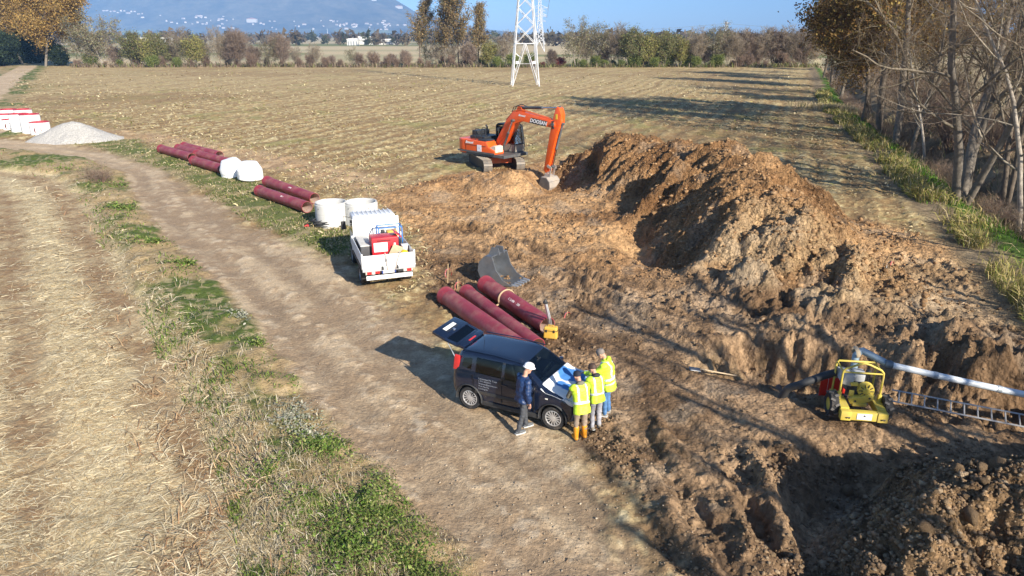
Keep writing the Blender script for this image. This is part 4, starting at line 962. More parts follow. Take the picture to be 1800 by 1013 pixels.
for k, (px, s_) in enumerate([(168, .8), (205, .85), (248, .8), (276, .85), (302, .8), (330, .9), (362, .75), (405, .9), (475, .7), (520, .65), (585, .5), (620, .45), (655, .5), (690, .55), (752, .6), (795, .7), (832, .7), (872, .7), (1028, .9), (1060, .95), (1090, .9), (1120, .95), (1150, .9), (1180, .9), (1210, .9), (1238, .9), (1266, .95), (1292, 1.0), (1318, 1.0), (1345, .95), (1372, 1.0), (1400, 1.0), (1425, 1.0)]):
    y_ = HY + hr_.uniform(0, 5); x_ = hx(px, y_)
    place_tree('thin_tree', (th_grey[1], th_grey[2], th_grey[0])[k % 3], (x_, y_, hz(x_, y_)), hr_.uniform(0, 6), s_ * hr_.uniform(.68, .9), nth(k + 1) + ' thin filler tree from the left, behind the front hedgerow trees', group='thin trees filling the far hedgerow')
for nm, ms, px, s_, lab in hed:
    y_ = HY + hr_.uniform(-2, 3); x_ = hx(px, y_)
    place_tree(nm, ms, (x_, y_, hz(x_, y_)), hr_.uniform(0, 6), s_ if nm == 'poplar' else s_ * .9, lab, group=G1)
kb = [0, 0, 0]; k = 0
for px in list(range(135, 700, 26)) + list(range(700, 930, 19)) + list(range(940, 1430, 17)):
    y_ = HY + hr_.uniform(-4, 3); x_ = hx(px + hr_.uniform(-6, 6), y_)
    b = 1 if px < 840 else 0
    if 930 < px < 1000: b = 2
    elif px >= 1270: b = 1
    elif px < 330 and k % 2: b = 0
    k += 1; kb[b] += 1
    place_tree('hedge_bush', th_bush[b], (x_, y_, hz(x_, y_)), hr_.uniform(0, 6), hr_.uniform(.35, .95), nth(kb[b]) + (' low green bush from the left at the foot of the far hedgerow', ' leafless brown bush from the left at the foot of the far hedgerow', ' dark red bush from the left at the foot of the pylon hedge')[b], 'bush', ('brown bushes at the foot of the far hedgerow', 'green bushes at the foot of the far hedgerow', 'red bushes by the pylon')[(1, 0, 2)[b]] if False else ('green bushes at the foot of the far hedgerow', 'brown bushes at the foot of the far hedgerow', 'red bushes by the pylon')[b])
x_ = hx(80, 226); place_tree('oak_tree', th_oak, (x_, 226, hz(x_, 226)), .5, 1.12, 'large golden leaved oak where the track meets the far trees', group=None)
x_ = hx(18, 238); place_tree('oak_tree', th_oak, (x_, 244, hz(x_, 244)), 2.9, 1.15, 'second golden oak behind the large one at the left edge', group=None)
for k, (px, y_, s_) in enumerate([(8, 232, .95), (30, 246, 1.0), (48, 250, 1.05), (62, 252, .9), (106, 230, .62), (-12, 226, 1.0), (-40, 215, 1.1)]):
    x_ = hx(px, y_); place_tree('evergreen_bush', th_ever, (x_, y_, hz(x_, y_)), k * 1.3, s_, nth(k + 1) + ' dark evergreen bush massed under the golden oaks', 'bush', 'evergreen bushes under the golden oaks')

# dry brown bush and stalks on the near verge
x_, y_ = gp(178, 325); place_tree('dry_bush', tm_scrub[1], (x_, y_, hz(x_, y_)), .4, .62, 'reddish brown dry bush on the verge by the bend of the track', 'bush', sz=.42)
x_, y_ = gp(160, 320); place_tree('dry_bush', tm_scrub[0], (x_, y_, hz(x_, y_)), 1.4, .55, 'tan dry bush left of the reddish one on the verge', 'bush', sz=.40)
# ------------------------------------------------------------------ mountain, far woods, houses, pylons, haze
def hill_mesh(name, x0, x1, y0, y1, nx, ny, fn, col):
    xs = np.linspace(x0, x1, nx); yy = np.linspace(y0, y1, ny); X, Y = np.meshgrid(xs, yy); Z = fn(X, Y)
    i = np.arange(nx * ny).reshape(ny, nx); F = np.stack([i[:-1, :-1], i[:-1, 1:], i[1:, 1:], i[1:, :-1]], -1).reshape(-1, 4)
    return link(np_mesh(name, np.stack([X, Y, Z], -1).reshape(-1, 3), F, col(X, Y, Z).reshape(-1, 3), True), name, attr_mat('wooded_slope', .95, .3, .02, 0))
SILH_PX = np.array([-900, -300, 0, 120, 300, 560, 640, 690, 718, 735, 760, 800, 860, 930, 1000])
SILH_PY = np.array([-40, -50, -40, -25, -60, -45, -12, 4, 18, 27, 30, 42, 52, 59, 62])
def ridge_h(X, Y):
    """height of the crest seen in a given direction, for a crest 7 km away"""
    px = 900 + FPX * X / (7000 * _c)
    py = np.interp(px, SILH_PX, SILH_PY)
    return np.maximum((62 - py) / FPX * 7000 * 1.04, 0)
def mtn(X, Y):
    prof = sstep(5000, 7000, Y) ** 1.25 * (1 - .25 * sstep(7000, 9500, Y))
    h = ridge_h(X * 7000 / np.maximum(Y, 5000), Y)
    rel = fbm(X / 900, Y / 900, 5, 300) * 60 * prof + fbm(X / 260, Y / 260, 3, 305) * 16 * prof
    return h * prof + rel * np.clip(h / 150, 0, 1) * (1 - .75 * sstep(6300, 7000, Y)) - 12 * (h < 3)
def mcol(X, Y, Z):
    n = fbm(X / 120, Y / 120, 4, 310)[..., None]; g = sstep(60, 20, Z)[..., None] * sstep(0, .3, fbm(X / 300, Y / 300, 2, 312))[..., None]
    return np.clip(np.array([.10, .085, .055]) * (1 + .6 * n) * (1 - g) + g * np.array([.22, .24, .10]), .02, 1)
o = hill_mesh('mountain', -9000, 1400, 4700, 9800, 420, 160, mtn, mcol); tag(o, kind='structure')
# low far ridge on the right half
o = hill_mesh('far_hills', -2000, 12000, 10500, 13500, 160, 12, lambda X, Y: (25 + 40 * np.clip(fbm(X / 1800, Y / 4000, 3, 320) + .2, 0, 1)) * sstep(10500, 12000, Y) - 2, mcol); tag(o, kind='structure')
# woods on the plain, read as one mass
def far_wood(name, n, y0, y1, px0, px1, h0, h1, cols, keepf):
    yy = y0 * (y1 / y0) ** RNG.random(n); px = RNG.uniform(px0, px1, n); xx = (px - 900) / FPX * yy * _c
    line = vnoise(np.log(yy) * 14, xx / 400, 330); keep = (line > keepf) ; xx, yy = xx[keep], yy[keep]; n = len(xx)
    hgt = RNG.uniform(h0, h1, n); per = 46
    a = RNG.normal(0, 1, (n, per, 3)); a /= np.linalg.norm(a, axis=2)[..., None]
    c = a * (RNG.random((n, per, 1)) ** .4) * np.stack([hgt * .42, hgt * .42, hgt * .48], -1)[:, None]
    c[..., 2] += hgt[:, None] * .5; c += np.stack([xx, yy, xx * 0], -1)[:, None]
    d1 = RNG.normal(0, 1, c.shape) * (hgt * .13)[:, None, None]; d2 = RNG.normal(0, 1, c.shape) * (hgt * .13)[:, None, None]
    V = np.stack([c - d1, c + d2, c + d1], 2).reshape(-1, 3); F = np.arange(len(V)).reshape(-1, 3)
    cc = np.array(cols)[RNG.integers(0, len(cols), n)] * RNG.uniform(.8, 1.2, (n, 1))
    tag(link(np_mesh(name, V, F, np.repeat(cc, per * 3, 0)), name, FOLM), kind='stuff')
far_wood('far_wood', 2600, 620, 4200, -250, 2100, 7, 15, [(.14, .12, .08), (.17, .13, .09), (.09, .10, .06), (.20, .15, .09), (.12, .10, .08)], .50)
far_wood('distant_wood', 1500, 4200, 6000, -250, 2100, 10, 20, [(.12, .10, .07), (.09, .09, .06)], .30)

# ---- houses: walls with window openings, pitched roof, chimney
def house_meshes(w, d, h, rf, floors):
    m = MB(); m.box((0, 0, h / 2), (w, d, h)); me1 = m.mesh('wall')
    m = MB(); e = .5; m.prism([(-w / 2 - e, h), (w / 2 + e, h), (w / 2 + e, h + .25), (0, h + rf), (-w / 2 - e, h + .25)], -d / 2 - e, d / 2 + e); me2 = m.mesh('roof')
    m = MB(); k = max(2, int(w / 4))
    for f in range(floors):
        for i in range(k):
            m.box((-w / 2 + w * (i + .5) / k, -d / 2 - .02, h * (f + .5) / floors), (1.3, .12, 1.6))
    me3 = m.mesh('windows')
    return me1, me2, me3
HW = mat('house_wall', (.50, .47, .43), .85); HR = mat('house_roof', (.34, .17, .12), .85); HWin = mat('house_window', (.06, .07, .09), .3)
hk = [house_meshes(14, 10, 7, 2.6, 2), house_meshes(22, 11, 8, 2.8, 2), house_meshes(11, 10, 9, 2.4, 3)]
fx = random.Random(3)
def house(px, py, dist, kind, s_, label, group, rz=None):
    x = (px - 900) / FPX * dist * _c; z = float(mtn(np.array([x]), np.array([dist]))[0]) if dist > 5000 else 0
    if py is not None:                                   # walk up the slope until the house sits at that picture height
        q = np.linspace(4900, 7000, 90); xq = (px - 900) / FPX * q * _c; zq = mtn(xq, q); k_ = int(np.argmin(np.abs(62 - (zq - CAM_H) / q * FPX * .98 - py)))
        x, dist, z = xq[k_], q[k_], float(zq[k_])
    e = empty('house', (x, dist, max(z, 0) - .8), fx.uniform(-.5, .5) if rz is None else rz, label, 'house', group); e.scale = (s_, s_, s_)
    for me, nm, mm in zip(hk[kind][:2], ('wall', 'roof'), (HW, HR)):
        o = bpy.data.objects.new(nm, me); COL.objects.link(o); o.parent = e
        if not me.materials: me.materials.append(mm)
L1 = 'small pale house with red roof in the hazy towns below the mountain'; G2 = 'houses in the towns below the mountain'
spots = [(i, 26 + (i - 190) * .05 + fx.uniform(-1.5, 1.5)) for i in range(190, 262, 6)] + [(fx.uniform(230, 420), fx.uniform(33, 46)) for _ in range(26)] + [(fx.uniform(380, 720), fx.uniform(40, 54)) for _ in range(34)] + [(fx.uniform(585, 700), fx.uniform(44, 53)) for _ in range(22)]
for k, (px, py) in enumerate(spots):
    house(px, py, 6000, k % 3, fx.uniform(.7, 1.3), L1, G2)
house(704, 22, 6000, 1, 2.6, 'large pale villa alone high on the end of the mountain', None, 0)
house(661, 11, 6000, 1, 1.8, 'pale house on the wooded shoulder left of the hilltop villa', None, 0)
house(118, 28, 6000, 1, 1.8, 'pale house on the slope right of the golden oak crown', None, 0)
house(446, 42, 6000, 1, 3.2, 'broad white building in the middle of the hazy town', None, 0)
# long white farm sheds on the plain
def shed(px, y, w, d, h, label):
    x = (px - 900) / FPX * y * _c; e = empty('farm_shed', (x, y, 0), 0, label, 'shed')
    m = MB(); m.box((0, 0, h / 2), (w, d, h)); m.build('wall', mat('shed_wall', (.62, .61, .58), .8), e)
    m = MB(); m.prism([(-w / 2 - .5, h), (w / 2 + .5, h), (w / 2 + .5, h + .3), (w / 2 - 2, h + 1.2), (-w / 2 + 2, h + 1.2), (-w / 2 - .5, h + .3)], -d / 2 - .5, d / 2 + .5)
    m.build('roof', mat('shed_roof', (.70, .69, .67), .7), e)
    for i in range(4):
        m = MB(); m.box((-w / 2 + w * (i + .5) / 4, -d / 2 - .04, h * .36), (w / 11, .1, h * .7)); m.build('door', mat('shed_door', (.20, .22, .25), .6), e)
shed(655, 760, 44, 16, 4.2, 'long low white shed behind the left hedgerow gap'); shed(640, 830, 22, 14, 6.5, 'taller white hall behind the long low shed')
shed(262, 640, 34, 14, 6, 'pale shed glimpsed through the left hedgerow'); shed(620, 700, 10, 8, 5, 'small white shed left of the long low one')
# ---- lattice pylons
STEEL = mat('galvanised_steel', (.74, .75, .76), .45, .35, .08, 2)
def pylon(loc, h, base, label, detail=True, rz=0.0, arms=True, s=1.0):
    e = empty('lattice_pylon', loc, rz, label, 'pylon')
    waist = h * .62
    def half(z): return base / 2 + (base * .13 - base / 2) * min(z / waist, 1) if z < waist else base * .13
    lv = [0]
    st = h * .125
    z = h * .20; lv.append(z)
    while z < waist: z += max(half(z) * 1.75, 1.4); lv.append(min(z, waist))
    while z < h: z += 2.2; lv.append(min(z, h))
    corner = [(-1, -1), (1, -1), (1, 1), (-1, 1)]
    t = .13 * s
    for c in corner:
        m = MB(); m.tube([(c[0] * half(z), c[1] * half(z), z) for z in lv], [t * (1 - .4 * z / h) for z in lv], 4); m.build('leg', STEEL, e)
    class One:                                              # each bar of the nearest pylon is a piece of its own
        def __init__(s, nm): s.nm = nm
        def tube(s, pts, r, n): MB().tube(pts, r, n).build(s.nm, STEEL, e)
    m, mh = (One('brace'), One('horizontal')) if detail else (MB(), MB())
    for i in range(len(lv) - 1):
        a, b = lv[i], lv[i + 1]; ha, hb = half(a), half(b)
        for k in range(4):
            p, q = corner[k], corner[(k + 1) % 4]
            A = Vector((p[0] * ha, p[1] * ha, a)); B = Vector((q[0] * hb, q[1] * hb, b)); C_ = Vector((q[0] * ha, q[1] * ha, a)); D = Vector((p[0] * hb, p[1] * hb, b))
            if i == 0:
                mid = (B + D) / 2; m.tube([A, mid], t * .55, 4); m.tube([C_, mid], t * .55, 4); mh.tube([D, B], t * .6, 4)
                for f in (.35, .68):
                    m.tube([A.lerp(mid, f), A.lerp(D, f + .12)], t * .3, 3); m.tube([C_.lerp(mid, f), C_.lerp(B, f + .12)], t * .3, 3)
            else:
                m.tube([A, B], t * .5, 4)
                if k % 2 == 0: m.tube([C_, D], t * .38, 4)
    if not detail: m.build('bracing', STEEL, e); mh.build('horizontal', STEEL, e)
    if arms:
        for zz, L in ((waist + 1, h * .13), (waist + h * .16, h * .15), (waist + h * .31, h * .12)):
            for sg in (-1, 1):
                m = MB(); y0 = half(zz)
                for yy in (-1, 1): m.tube([(sg * y0, yy * y0, zz), (sg * L, 0, zz + .15)], t * .5, 4); m.tube([(sg * y0, yy * y0, zz + 1.6), (sg * L, 0, zz + .15)], t * .45, 4)
                m.build('cross_arm', STEEL, e)
                m = MB(); m.lathe([(.03, 0), (.12, -.15), (.03, -.3), (.12, -.5), (.03, -.7), (.12, -.9), (.03, -1.2)], 6, Matrix.Translation((sg * L, 0, zz + .1))); m.build('insulator', mat('porcelain', (.35, .30, .27), .3), e)
    return e
pb = gp(923, 152); pz = hz(*pb)
py1 = pylon((pb[0], pb[1] + 2.2, pz - .1), 38, 5.0, 'nearest white lattice pylon standing in the stubble field', rz=.06)
for sx in (-1, 1):
    m = MB(); m.box((sx * 1.55, -2.0, 4.35), (.62, .04, .42)); m.build('warning_plate', mat('plate_white', (.8, .8, .78), .5), py1)
m = MB(); m.tube([(-1.95, -2.0, 4.1), (1.95, -2.0, 4.1)], .04, 4); m.build('plate_rail', STEEL, py1)
d2 = 430; py2 = pylon(((948 - 900) / FPX * d2 * _c, d2, 0), 30, 6, 'smaller hazy lattice pylon behind the nearest one', False, s=1.6)
d3 = 760; pylon(((951 - 900) / FPX * d3 * _c, d3, 0), 34, 8, 'faintest lattice pylon far behind the nearest one', False, s=2.2)
d4 = 1150; pylon(((1275 - 900) / FPX * d4 * _c, d4, 0), 28, 8, 'hazy lattice pylon above the right hedgerow', False, s=3.0)
WIRE = mat('cable', (.25, .26, .28), .5, .5)
def cable(a, b, sag, label, r=.035):
    a, b = Vector(a), Vector(b); m = MB()
    m.tube([a.lerp(b, i / 16) - Vector((0, 0, sag * 4 * (i / 16) * (1 - i / 16))) for i in range(17)], r, 4); tag(m.build('power_line', WIRE), label, 'cable')
for k, (ax, az) in enumerate([(-5.0, 24.8), (5.0, 24.8), (5.6, 30)]):
    A = (py1.location.x + ax, py1.location.y, az); B = (py2.location.x + ax * .78, d2, az * .78); cable(A, B, 5, ('lowest left power line strung behind the nearest pylon', 'lowest right power line strung behind the nearest pylon', 'upper right power line strung behind the nearest pylon')[k])
x4 = (1275 - 900) / FPX * d4 * _c
cable((x4, d4, 26), (x4 - 330, d4 - 150, 12), 4, 'power line sloping down left of the far right pylon', .16); cable((x4, d4, 26), (x4 + 330, d4 + 60, 14), 4, 'power line sloping down right of the far right pylon', .16)
# town masts
for k, (px, py, d, h, lab) in enumerate([(493, 14, 6200, 55, 'thin pale mast on the wooded mountain slope'), (518, 48, 5000, 45, 'pale mast above the hazy town roofs'), (576, 46, 5000, 50, 'second pale mast right of the first above the town roofs')]):
    x = (px - 900) / FPX * d * _c; z = float(mtn(np.array([x]), np.array([d]))[0]) if d > 5500 else 0
    m = MB(); m.tube([(0, 0, 0), (0, 0, h * .7), (0, 0, h)], [1.6, 1.2, .4], 5)
    for f in (.55, .7, .85): m.box((0, 0, h * f), (4.5, 1, .9))
    o = m.build('mast', mat('mast_paint', (.8, .8, .78), .5)); o.location = (x, d, max(z, 0)); tag(o, lab, 'mast')
# ---- the air
hzm = bpy.data.materials.new('air'); hzm.use_nodes = True; t = hzm.node_tree; t.nodes.remove(t.nodes['Principled BSDF'])
pv = N(t, 'ShaderNodeVolumePrincipled', Density=1.15e-4); pv.inputs['Color'].default_value = (.21, .45, .88, 1); pv.inputs['Anisotropy'].default_value = -0.3
t.links.new(pv.outputs[0], t.nodes['Material Output'].inputs['Volume'])
m = MB(); m.box((0, 6900, 330), (26000, 14400, 670)); o = m.build('haze', hzm); tag(o, kind='stuff')
# ------------------------------------------------------------------ pipes, rings, gravel and site bits
PIPE = mat('red_pvc', (.27, .034, .05), .5, 0, .18, 3, dirt=.5, dirtcol=(.38, .25, .19), dscale=1.6)
PIPE_IN = mat('pipe_inside', (.50, .36, .30), .7, 0, .1)
WHITE_MARK = mat('white_print', (.75, .70, .70), .6, 0, .1)
CONC = mat('concrete', (.56, .56, .54), .85, 0, .10, 4, bump=.3, bscale=25, dirt=.12, dirtcol=(.40, .37, .32))
def pipe(ax, ay, bx, by, r, label, group, zc=None, txt=None, wall=.022):
    """spigot-and-socket pipe lying from a (socket end) to b"""
    a = Vector((ax, ay, 0)); b = Vector((bx, by, 0)); L = (b - a).length
    za, zb = (hz(ax, ay) + r, hz(bx, by) + r) if zc is None else (zc, zc)
    e = empty('drain_pipe', (ax, ay, za - r), 0, label, 'pipe', group)
    d = Vector((bx - ax, by - ay, zb - za)).normalized()
    Q = Matrix.Translation((0, 0, r)) @ d.to_track_quat('Z', 'Y').to_matrix().to_4x4()
    m = MB(); m.lathe([(r - wall, .02), (r - wall, L), (r, L), (r, .34), (r, .02)], 32, Q); m.build('barrel', PIPE, e, smooth=40)
    m = MB(); R2 = r * 1.085; m.lathe([(r - wall * .5, -.02), (R2 + .012, -.02), (R2 + .012, .06), (R2, .08), (R2, .28), (r + .002, .36)], 32, Q); m.build('socket', PIPE, e, smooth=35)
    m = MB(); m.lathe([(r - wall - .003, L - .01), (r - wall - .003, .05)], 32, Q); m.build('lining', PIPE_IN, e, smooth=60)
    if txt:
        up = Vector((0, 0, 1)); xd = d if d.x > 0 else -d
        side = xd.cross(up).normalized()
        n = (up * .72 + side * .69).normalized(); o = Vector((0, 0, r)) + d * L * .58 + n * (r + .004)
        yd = n.cross(xd)
        text_mesh(txt, r * .42, WHITE_MARK, 'lettering', e, frame_mat(o, xd, yd), .002)
    return e
g1 = 'red pipes lying between the truck and the car'
def ppx(p, q, r, z=None): 
    a = gp(*p, r if z is None else z); b = gp(*q, r if z is None else z); return (*a, *b)
pA = gp(783, 519, .3); pAe = gp(925, 622, .3); pB = gp(820, 512, .26); pBe = gp(945, 612, .26); pC = gp(853, 505, .29); pCe = gp(962, 573, .29)
pipe(*pA, *pAe, .30, 'red pipe nearest the road, half hidden behind the car', g1)
pipe(*pB, *pBe, .25, 'slimmer red pipe between two others beside the car', g1)
pC_ = pipe(*pC, *pCe, .29, 'red pipe on the right with a strap round it and an open end', g1, txt='C 2.400  ·  200')
# strap round the right pipe
d = Vector((pCe[0] - pC[0], pCe[1] - pC[1], 0)); c = Vector((pC[0], pC[1], 0)) + d * .38; dn = d.normalized(); sdv = Vector((-dn.y, dn.x, 0)); zc = hz(*pC) * .62 + hz(*pCe) * .38 + .29
m = MB()
for k in range(22):
    pass
pts = [c + sdv * math.cos(t) * .325 + Vector((0, 0, zc + math.sin(t) * .325)) for t in np.linspace(-.5, 3.6, 20)]
pts += [c - sdv * (.36 + .05 * k) - dn * .05 * k + Vector((0, 0, zc - .17 - .035 * k)) for k in range(3)]
m.tube(pts, .028, 6, flat=.25); tag(m.build('lifting_strap', mat('webbing', (.45, .33, .20), .9), smooth=40), 'tan webbing strap looped round the right red pipe', 'strap')
g2 = 'red pipes in front of the concrete rings'
pipe(*gp(470, 321, .33), *gp(553, 348, .33), .31, 'upper red pipe of the pair left of the concrete rings', g2, txt='Z·2006')
pipe(*gp(456, 335, .33), *gp(540, 365, .33), .31, 'lower red pipe of the pair left of the concrete rings', g2, txt='2006·1')
g3 = 'red pipes heaped behind the white cones'
far_p = [((284, 263), (338, 278), 'lowest left red pipe of the far heap'), ((314, 262), (350, 272), 'short red pipe stuck in the middle of the far heap'), ((324, 259), (386, 274), 'rearmost red pipe of the far heap showing its open end'), ((347, 273), (404, 287), 'red pipe of the far heap ending behind the white cones'), ((341, 284), (392, 299), 'foremost red pipe of the far heap touching the white cones')]
for p, q, lab in far_p: pipe(*gp(*p, .33), *gp(*q, .33), .33, lab, g3)
# concrete rings beside the truck
def ring_obj(px, py, r, h, label):
    x, y = gp(px, py); y += r; z = hz(x, y); e = empty('concrete_ring', (x, y, z - .03), 0, label, 'concrete ring', 'concrete rings beside the truck')
    m = MB(); m.lathe([(r - .13, h - .06), (r - .13, .0), (r, .0), (r, h * .52 - .012), (r - .012, h * .52), (r, h * .52 + .012), (r, h - .09), (r - .035, h - .08), (r - .035, h), (r - .10, h), (r - .10, h - .06), (r - .13, h - .06)], 40); m.build('wall', CONC, e, smooth=30)
    for a in (-2.2, -.9, .6, 2.0):
        m = MB(); m.lathe([(.03, 0), (.03, .02)], 10, Matrix.Translation((math.cos(a) * (r - .012), math.sin(a) * (r - .012), h * .8)) @ Euler((0, math.pi / 2, a)).to_matrix().to_4x4()); m.ball((math.cos(a) * r, math.sin(a) * r, h * .8), .025, 8, 5); m.build('lifting_socket', mat('socket_hole', (.12, .12, .12), .8), e)
ring_obj(578, 402, .80, 1.18, 'round concrete ring on the left, next to the red pipes'); ring_obj(631, 401, .83, 1.16, 'round concrete ring on the right, behind the truck cab')
# white wrapped cones
WRAP = mat('white_film', (.88, .88, .88), .38, 0, .04, 5, bump=.4, bscale=6)
def cone(px, py, tilt, rz, label):
    x, y = gp(px, py); y += .7; z = hz(x, y); e = empty('wrapped_cone', (x, y, z), rz, label, 'manhole cone', 'white wrapped cones by the red pipes')
    m = MB(); M = Matrix.Translation((0, 0, .08)) @ Euler((0, tilt, 0)).to_matrix().to_4x4()
    n = 28; prof = [(0, -.02), (.74, -.02), (.80, .05), (.80, .62), (.74, .74), (.52, 1.08), (.46, 1.13), (0, 1.15)]
    m.lathe(prof, n, M); m.v = [(a + .025 * math.sin(9 * a + 4 * c), b + .025 * math.sin(8 * b - 5 * c), c) for a, b, c in m.v]; m.build('film_wrap', WRAP, e, smooth=28)
    m = MB(); m.lathe([(.815, .30), (.818, .34), (.815, .38)], n, M); m.build('binding_band', mat('band_white', (.75, .75, .76), .4), e, smooth=40)
cone(406, 315, -.22, .5, 'white wrapped manhole cone behind the front one at the pipe heap'); cone(434, 322, .04, 0, 'white wrapped manhole cone in front, right end of the pipe heap')
# manhole bases with red rims, far left
MWH = mat('white_concrete', (.78, .77, .76), .75, 0, .06, 3); RIM = mat('red_rim', (.42, .03, .05), .45, 0, .1)
def base(px, py, r, h, hole, label):
    x, y = gp(px, py); y += r; z = hz(x, y); e = empty('manhole_base', (x, y, z - .03), 0, label, 'manhole base', 'white manhole bases with red rims')
    m = MB(); m.lathe([(r - .16, h - .02), (r - .16, .1), (0, .1)], 28); m.build('lining', RIM, e, smooth=30)
    m = MB(); m.lathe([(r - .155, h), (r - .155, .0), (r, 0), (r, h * .9), (r - .04, h)], 32); m.build('wall', MWH, e, smooth=30)
    m = MB(); m.lathe([(r - .17, h - .01), (r - .17, h + .06), (r - .015, h + .05), (r - .015, h - .01)], 32); m.build('rim', RIM, e, smooth=40)
    if hole:
        a = -1.25; c = Vector((math.cos(a) * r, math.sin(a) * r, h * .42)); Q = Matrix.Translation(c) @ Vector((math.cos(a), math.sin(a), 0)).to_track_quat('Z', 'Y').to_matrix().to_4x4()
        m = MB(); m.lathe([(0, -.03), (.27, -.03), (.27, .02), (.31, .02), (.31, -.05)], 24, Q); m.build('inlet_socket', mat('socket_dark', (.10, .012, .02), .5), e, smooth=40)
base(63, 239, .86, 1.15, True, 'low white manhole base with round inlet beside the gravel heap'); base(48, 237, .88, 1.75, False, 'tall white manhole base behind the low one with the inlet'); base(29, 234, .88, 1.7, False, 'tall white manhole base left of the tallest pair')
base(12, 229, .70, 1.0, True, 'small white manhole base with inlet near the left edge'); base(2, 227, .85, 1.35, False, 'white manhole base cut by the left edge'); base(36, 222, .85, 1.6, False, 'white manhole base at the back of the group'); base(10, 219, .85, 1.5, False, 'white manhole base at the back near the left edge')
# gravel heap
bx, by = gp(112, 251); X, Y = np.meshgrid(np.linspace(-5, 5, 130), np.linspace(-4, 4, 100))
Ys = Y + .8; rr_ = np.hypot(X / 4.1, Ys / 2.7) * (1 + .12 * fbm(X * .6, Y * .6, 2, 400)); Z = np.clip(1.0 - rr_, 0, 1); Z = 1.85 * np.where(Z > .8, .8 + (Z - .8) * .45, Z) + fbm(X * 3, Y * 3, 3, 402) * .03
Zg = hzs((X + bx).ravel(), (Y + by + 2.6).ravel()).reshape(X.shape); Z = np.where(rr_ < 1.0, Z + Zg * (1 - Z / 2), Zg - .15)
i = np.arange(X.size).reshape(X.shape); F = np.stack([i[:-1, :-1], i[:-1, 1:], i[1:, 1:], i[1:, :-1]], -1).reshape(-1, 4); kf = (rr_[:-1, :-1] < 1.05).ravel()
o = link(np_mesh('gravel_heap', np.stack([X + bx, Y + by + 2.6, Z], -1).reshape(-1, 3), F[kf], np.tile([(.44, .425, .395)], (X.size, 1)), True), 'gravel_heap', attr_mat('gravel', .95, .3, 9, 1.0, 9, .1)); tag(o, 'pale grey gravel heap beside the white manhole bases', 'gravel heap')
# coil of black hose with red ends
x, y = gp(562, 400); e = empty('hose_coil', (x, y, hz(x, y)), 0, 'coil of black cables with red ends in front of the concrete ring', 'cable coil')
for k in range(7):
    a0 = random.uniform(0, 6); r = random.uniform(.22, .42); m = MB(); cx, cy = random.uniform(-.12, .25), random.uniform(-.08, .08)
    m.tube([(cx + r * 1.35 * math.cos(a0 + t), cy + r * .75 * math.sin(a0 + t), .06 + .045 * k + .03 * math.sin(3 * t)) for t in np.linspace(0, 5.9, 26)], .022, 6); m.build('loop', mat('black_rubber', (.025, .025, .027), .6), e, smooth=60)
for k in range(3):
    m = MB(); m.tube([(-.5 - .06 * k, -.1 + .13 * k, .05), (-.62, -.16 + .12 * k, .08), (-.70, -.2 + .15 * k, .05)], .03, 6); m.build('end_plug', mat('red_plastic', (.55, .03, .03), .5), e)
m = MB(); m.tube([(.4, 0, .05), (.7, -.1, .04), (.95, -.05, .04), (1.2, -.15, .04)], .02, 6); m.build('tail', mat('black_rubber', (.025, .025, .027), .6), e)
# spare digging bucket lying behind the pipes
STEELD = mat('worn_steel', (.19, .205, .225), .45, .55, .2, 3, dirt=.3, dirtcol=(.30, .24, .18)); 
x, y = gp(878, 494); e = empty('digging_bucket', (x, y, hz(x, y) - .02), R(-32), 'grey steel excavator bucket with teeth lying behind the red pipes', 'excavator bucket')
def bucket(e, w, s, m1, teeth_m):
    prof = [(0.0, .98), (-.30, .95), (-.52, .72), (-.58, .40), (-.45, .12), (-.15, .0), (.35, .0), (.80, .06)]
    prof = [(a * s, b * s) for a, b in prof]; t = .03
    m = MB()
    for k in range(len(prof) - 1):
        (a, b), (c, d) = prof[k], prof[k + 1]
        nx, nz = -(d - b), (c - a); l = math.hypot(nx, nz); nx, nz = nx / l * t, nz / l * t
        m.prism([(a, b), (c, d), (c + nx, d + nz), (a + nx, b + nz)], -w / 2, w / 2)
    m.build('shell', m1, e, smooth=35)
    for sg in (-1, 1):
        m = MB(); m.prism(prof + [(.42 * s, .22 * s), (.16 * s, .52 * s)], sg * w / 2 - .018, sg * w / 2 + .018); m.build('side_plate', m1, e)
    for k in range(5):
        yy = -w / 2 + w * (k + .5) / 5; m = MB(); m.box((.86 * s, yy, .07 * s), (.26 * s, .09, .07), (0, .06, 0), M=None); m.build('tooth', teeth_m, e, bevel=.01)
    for sg in (-1, 1):
        m = MB(); m.prism([(-.1 * s, .95 * s), (.12 * s, .96 * s), (.05 * s, 1.2 * s), (-.22 * s, 1.2 * s), (-.34 * s, .93 * s)], sg * .16 - .02, sg * .16 + .02); m.build('lug', m1, e)
bucket(e, 1.05, 1.12, STEELD, mat('bright_steel', (.42, .43, .44), .35, .6, .15))
for o in e.children: o.matrix_parent_inverse = Euler((0, 0, 0)).to_matrix().to_4x4()
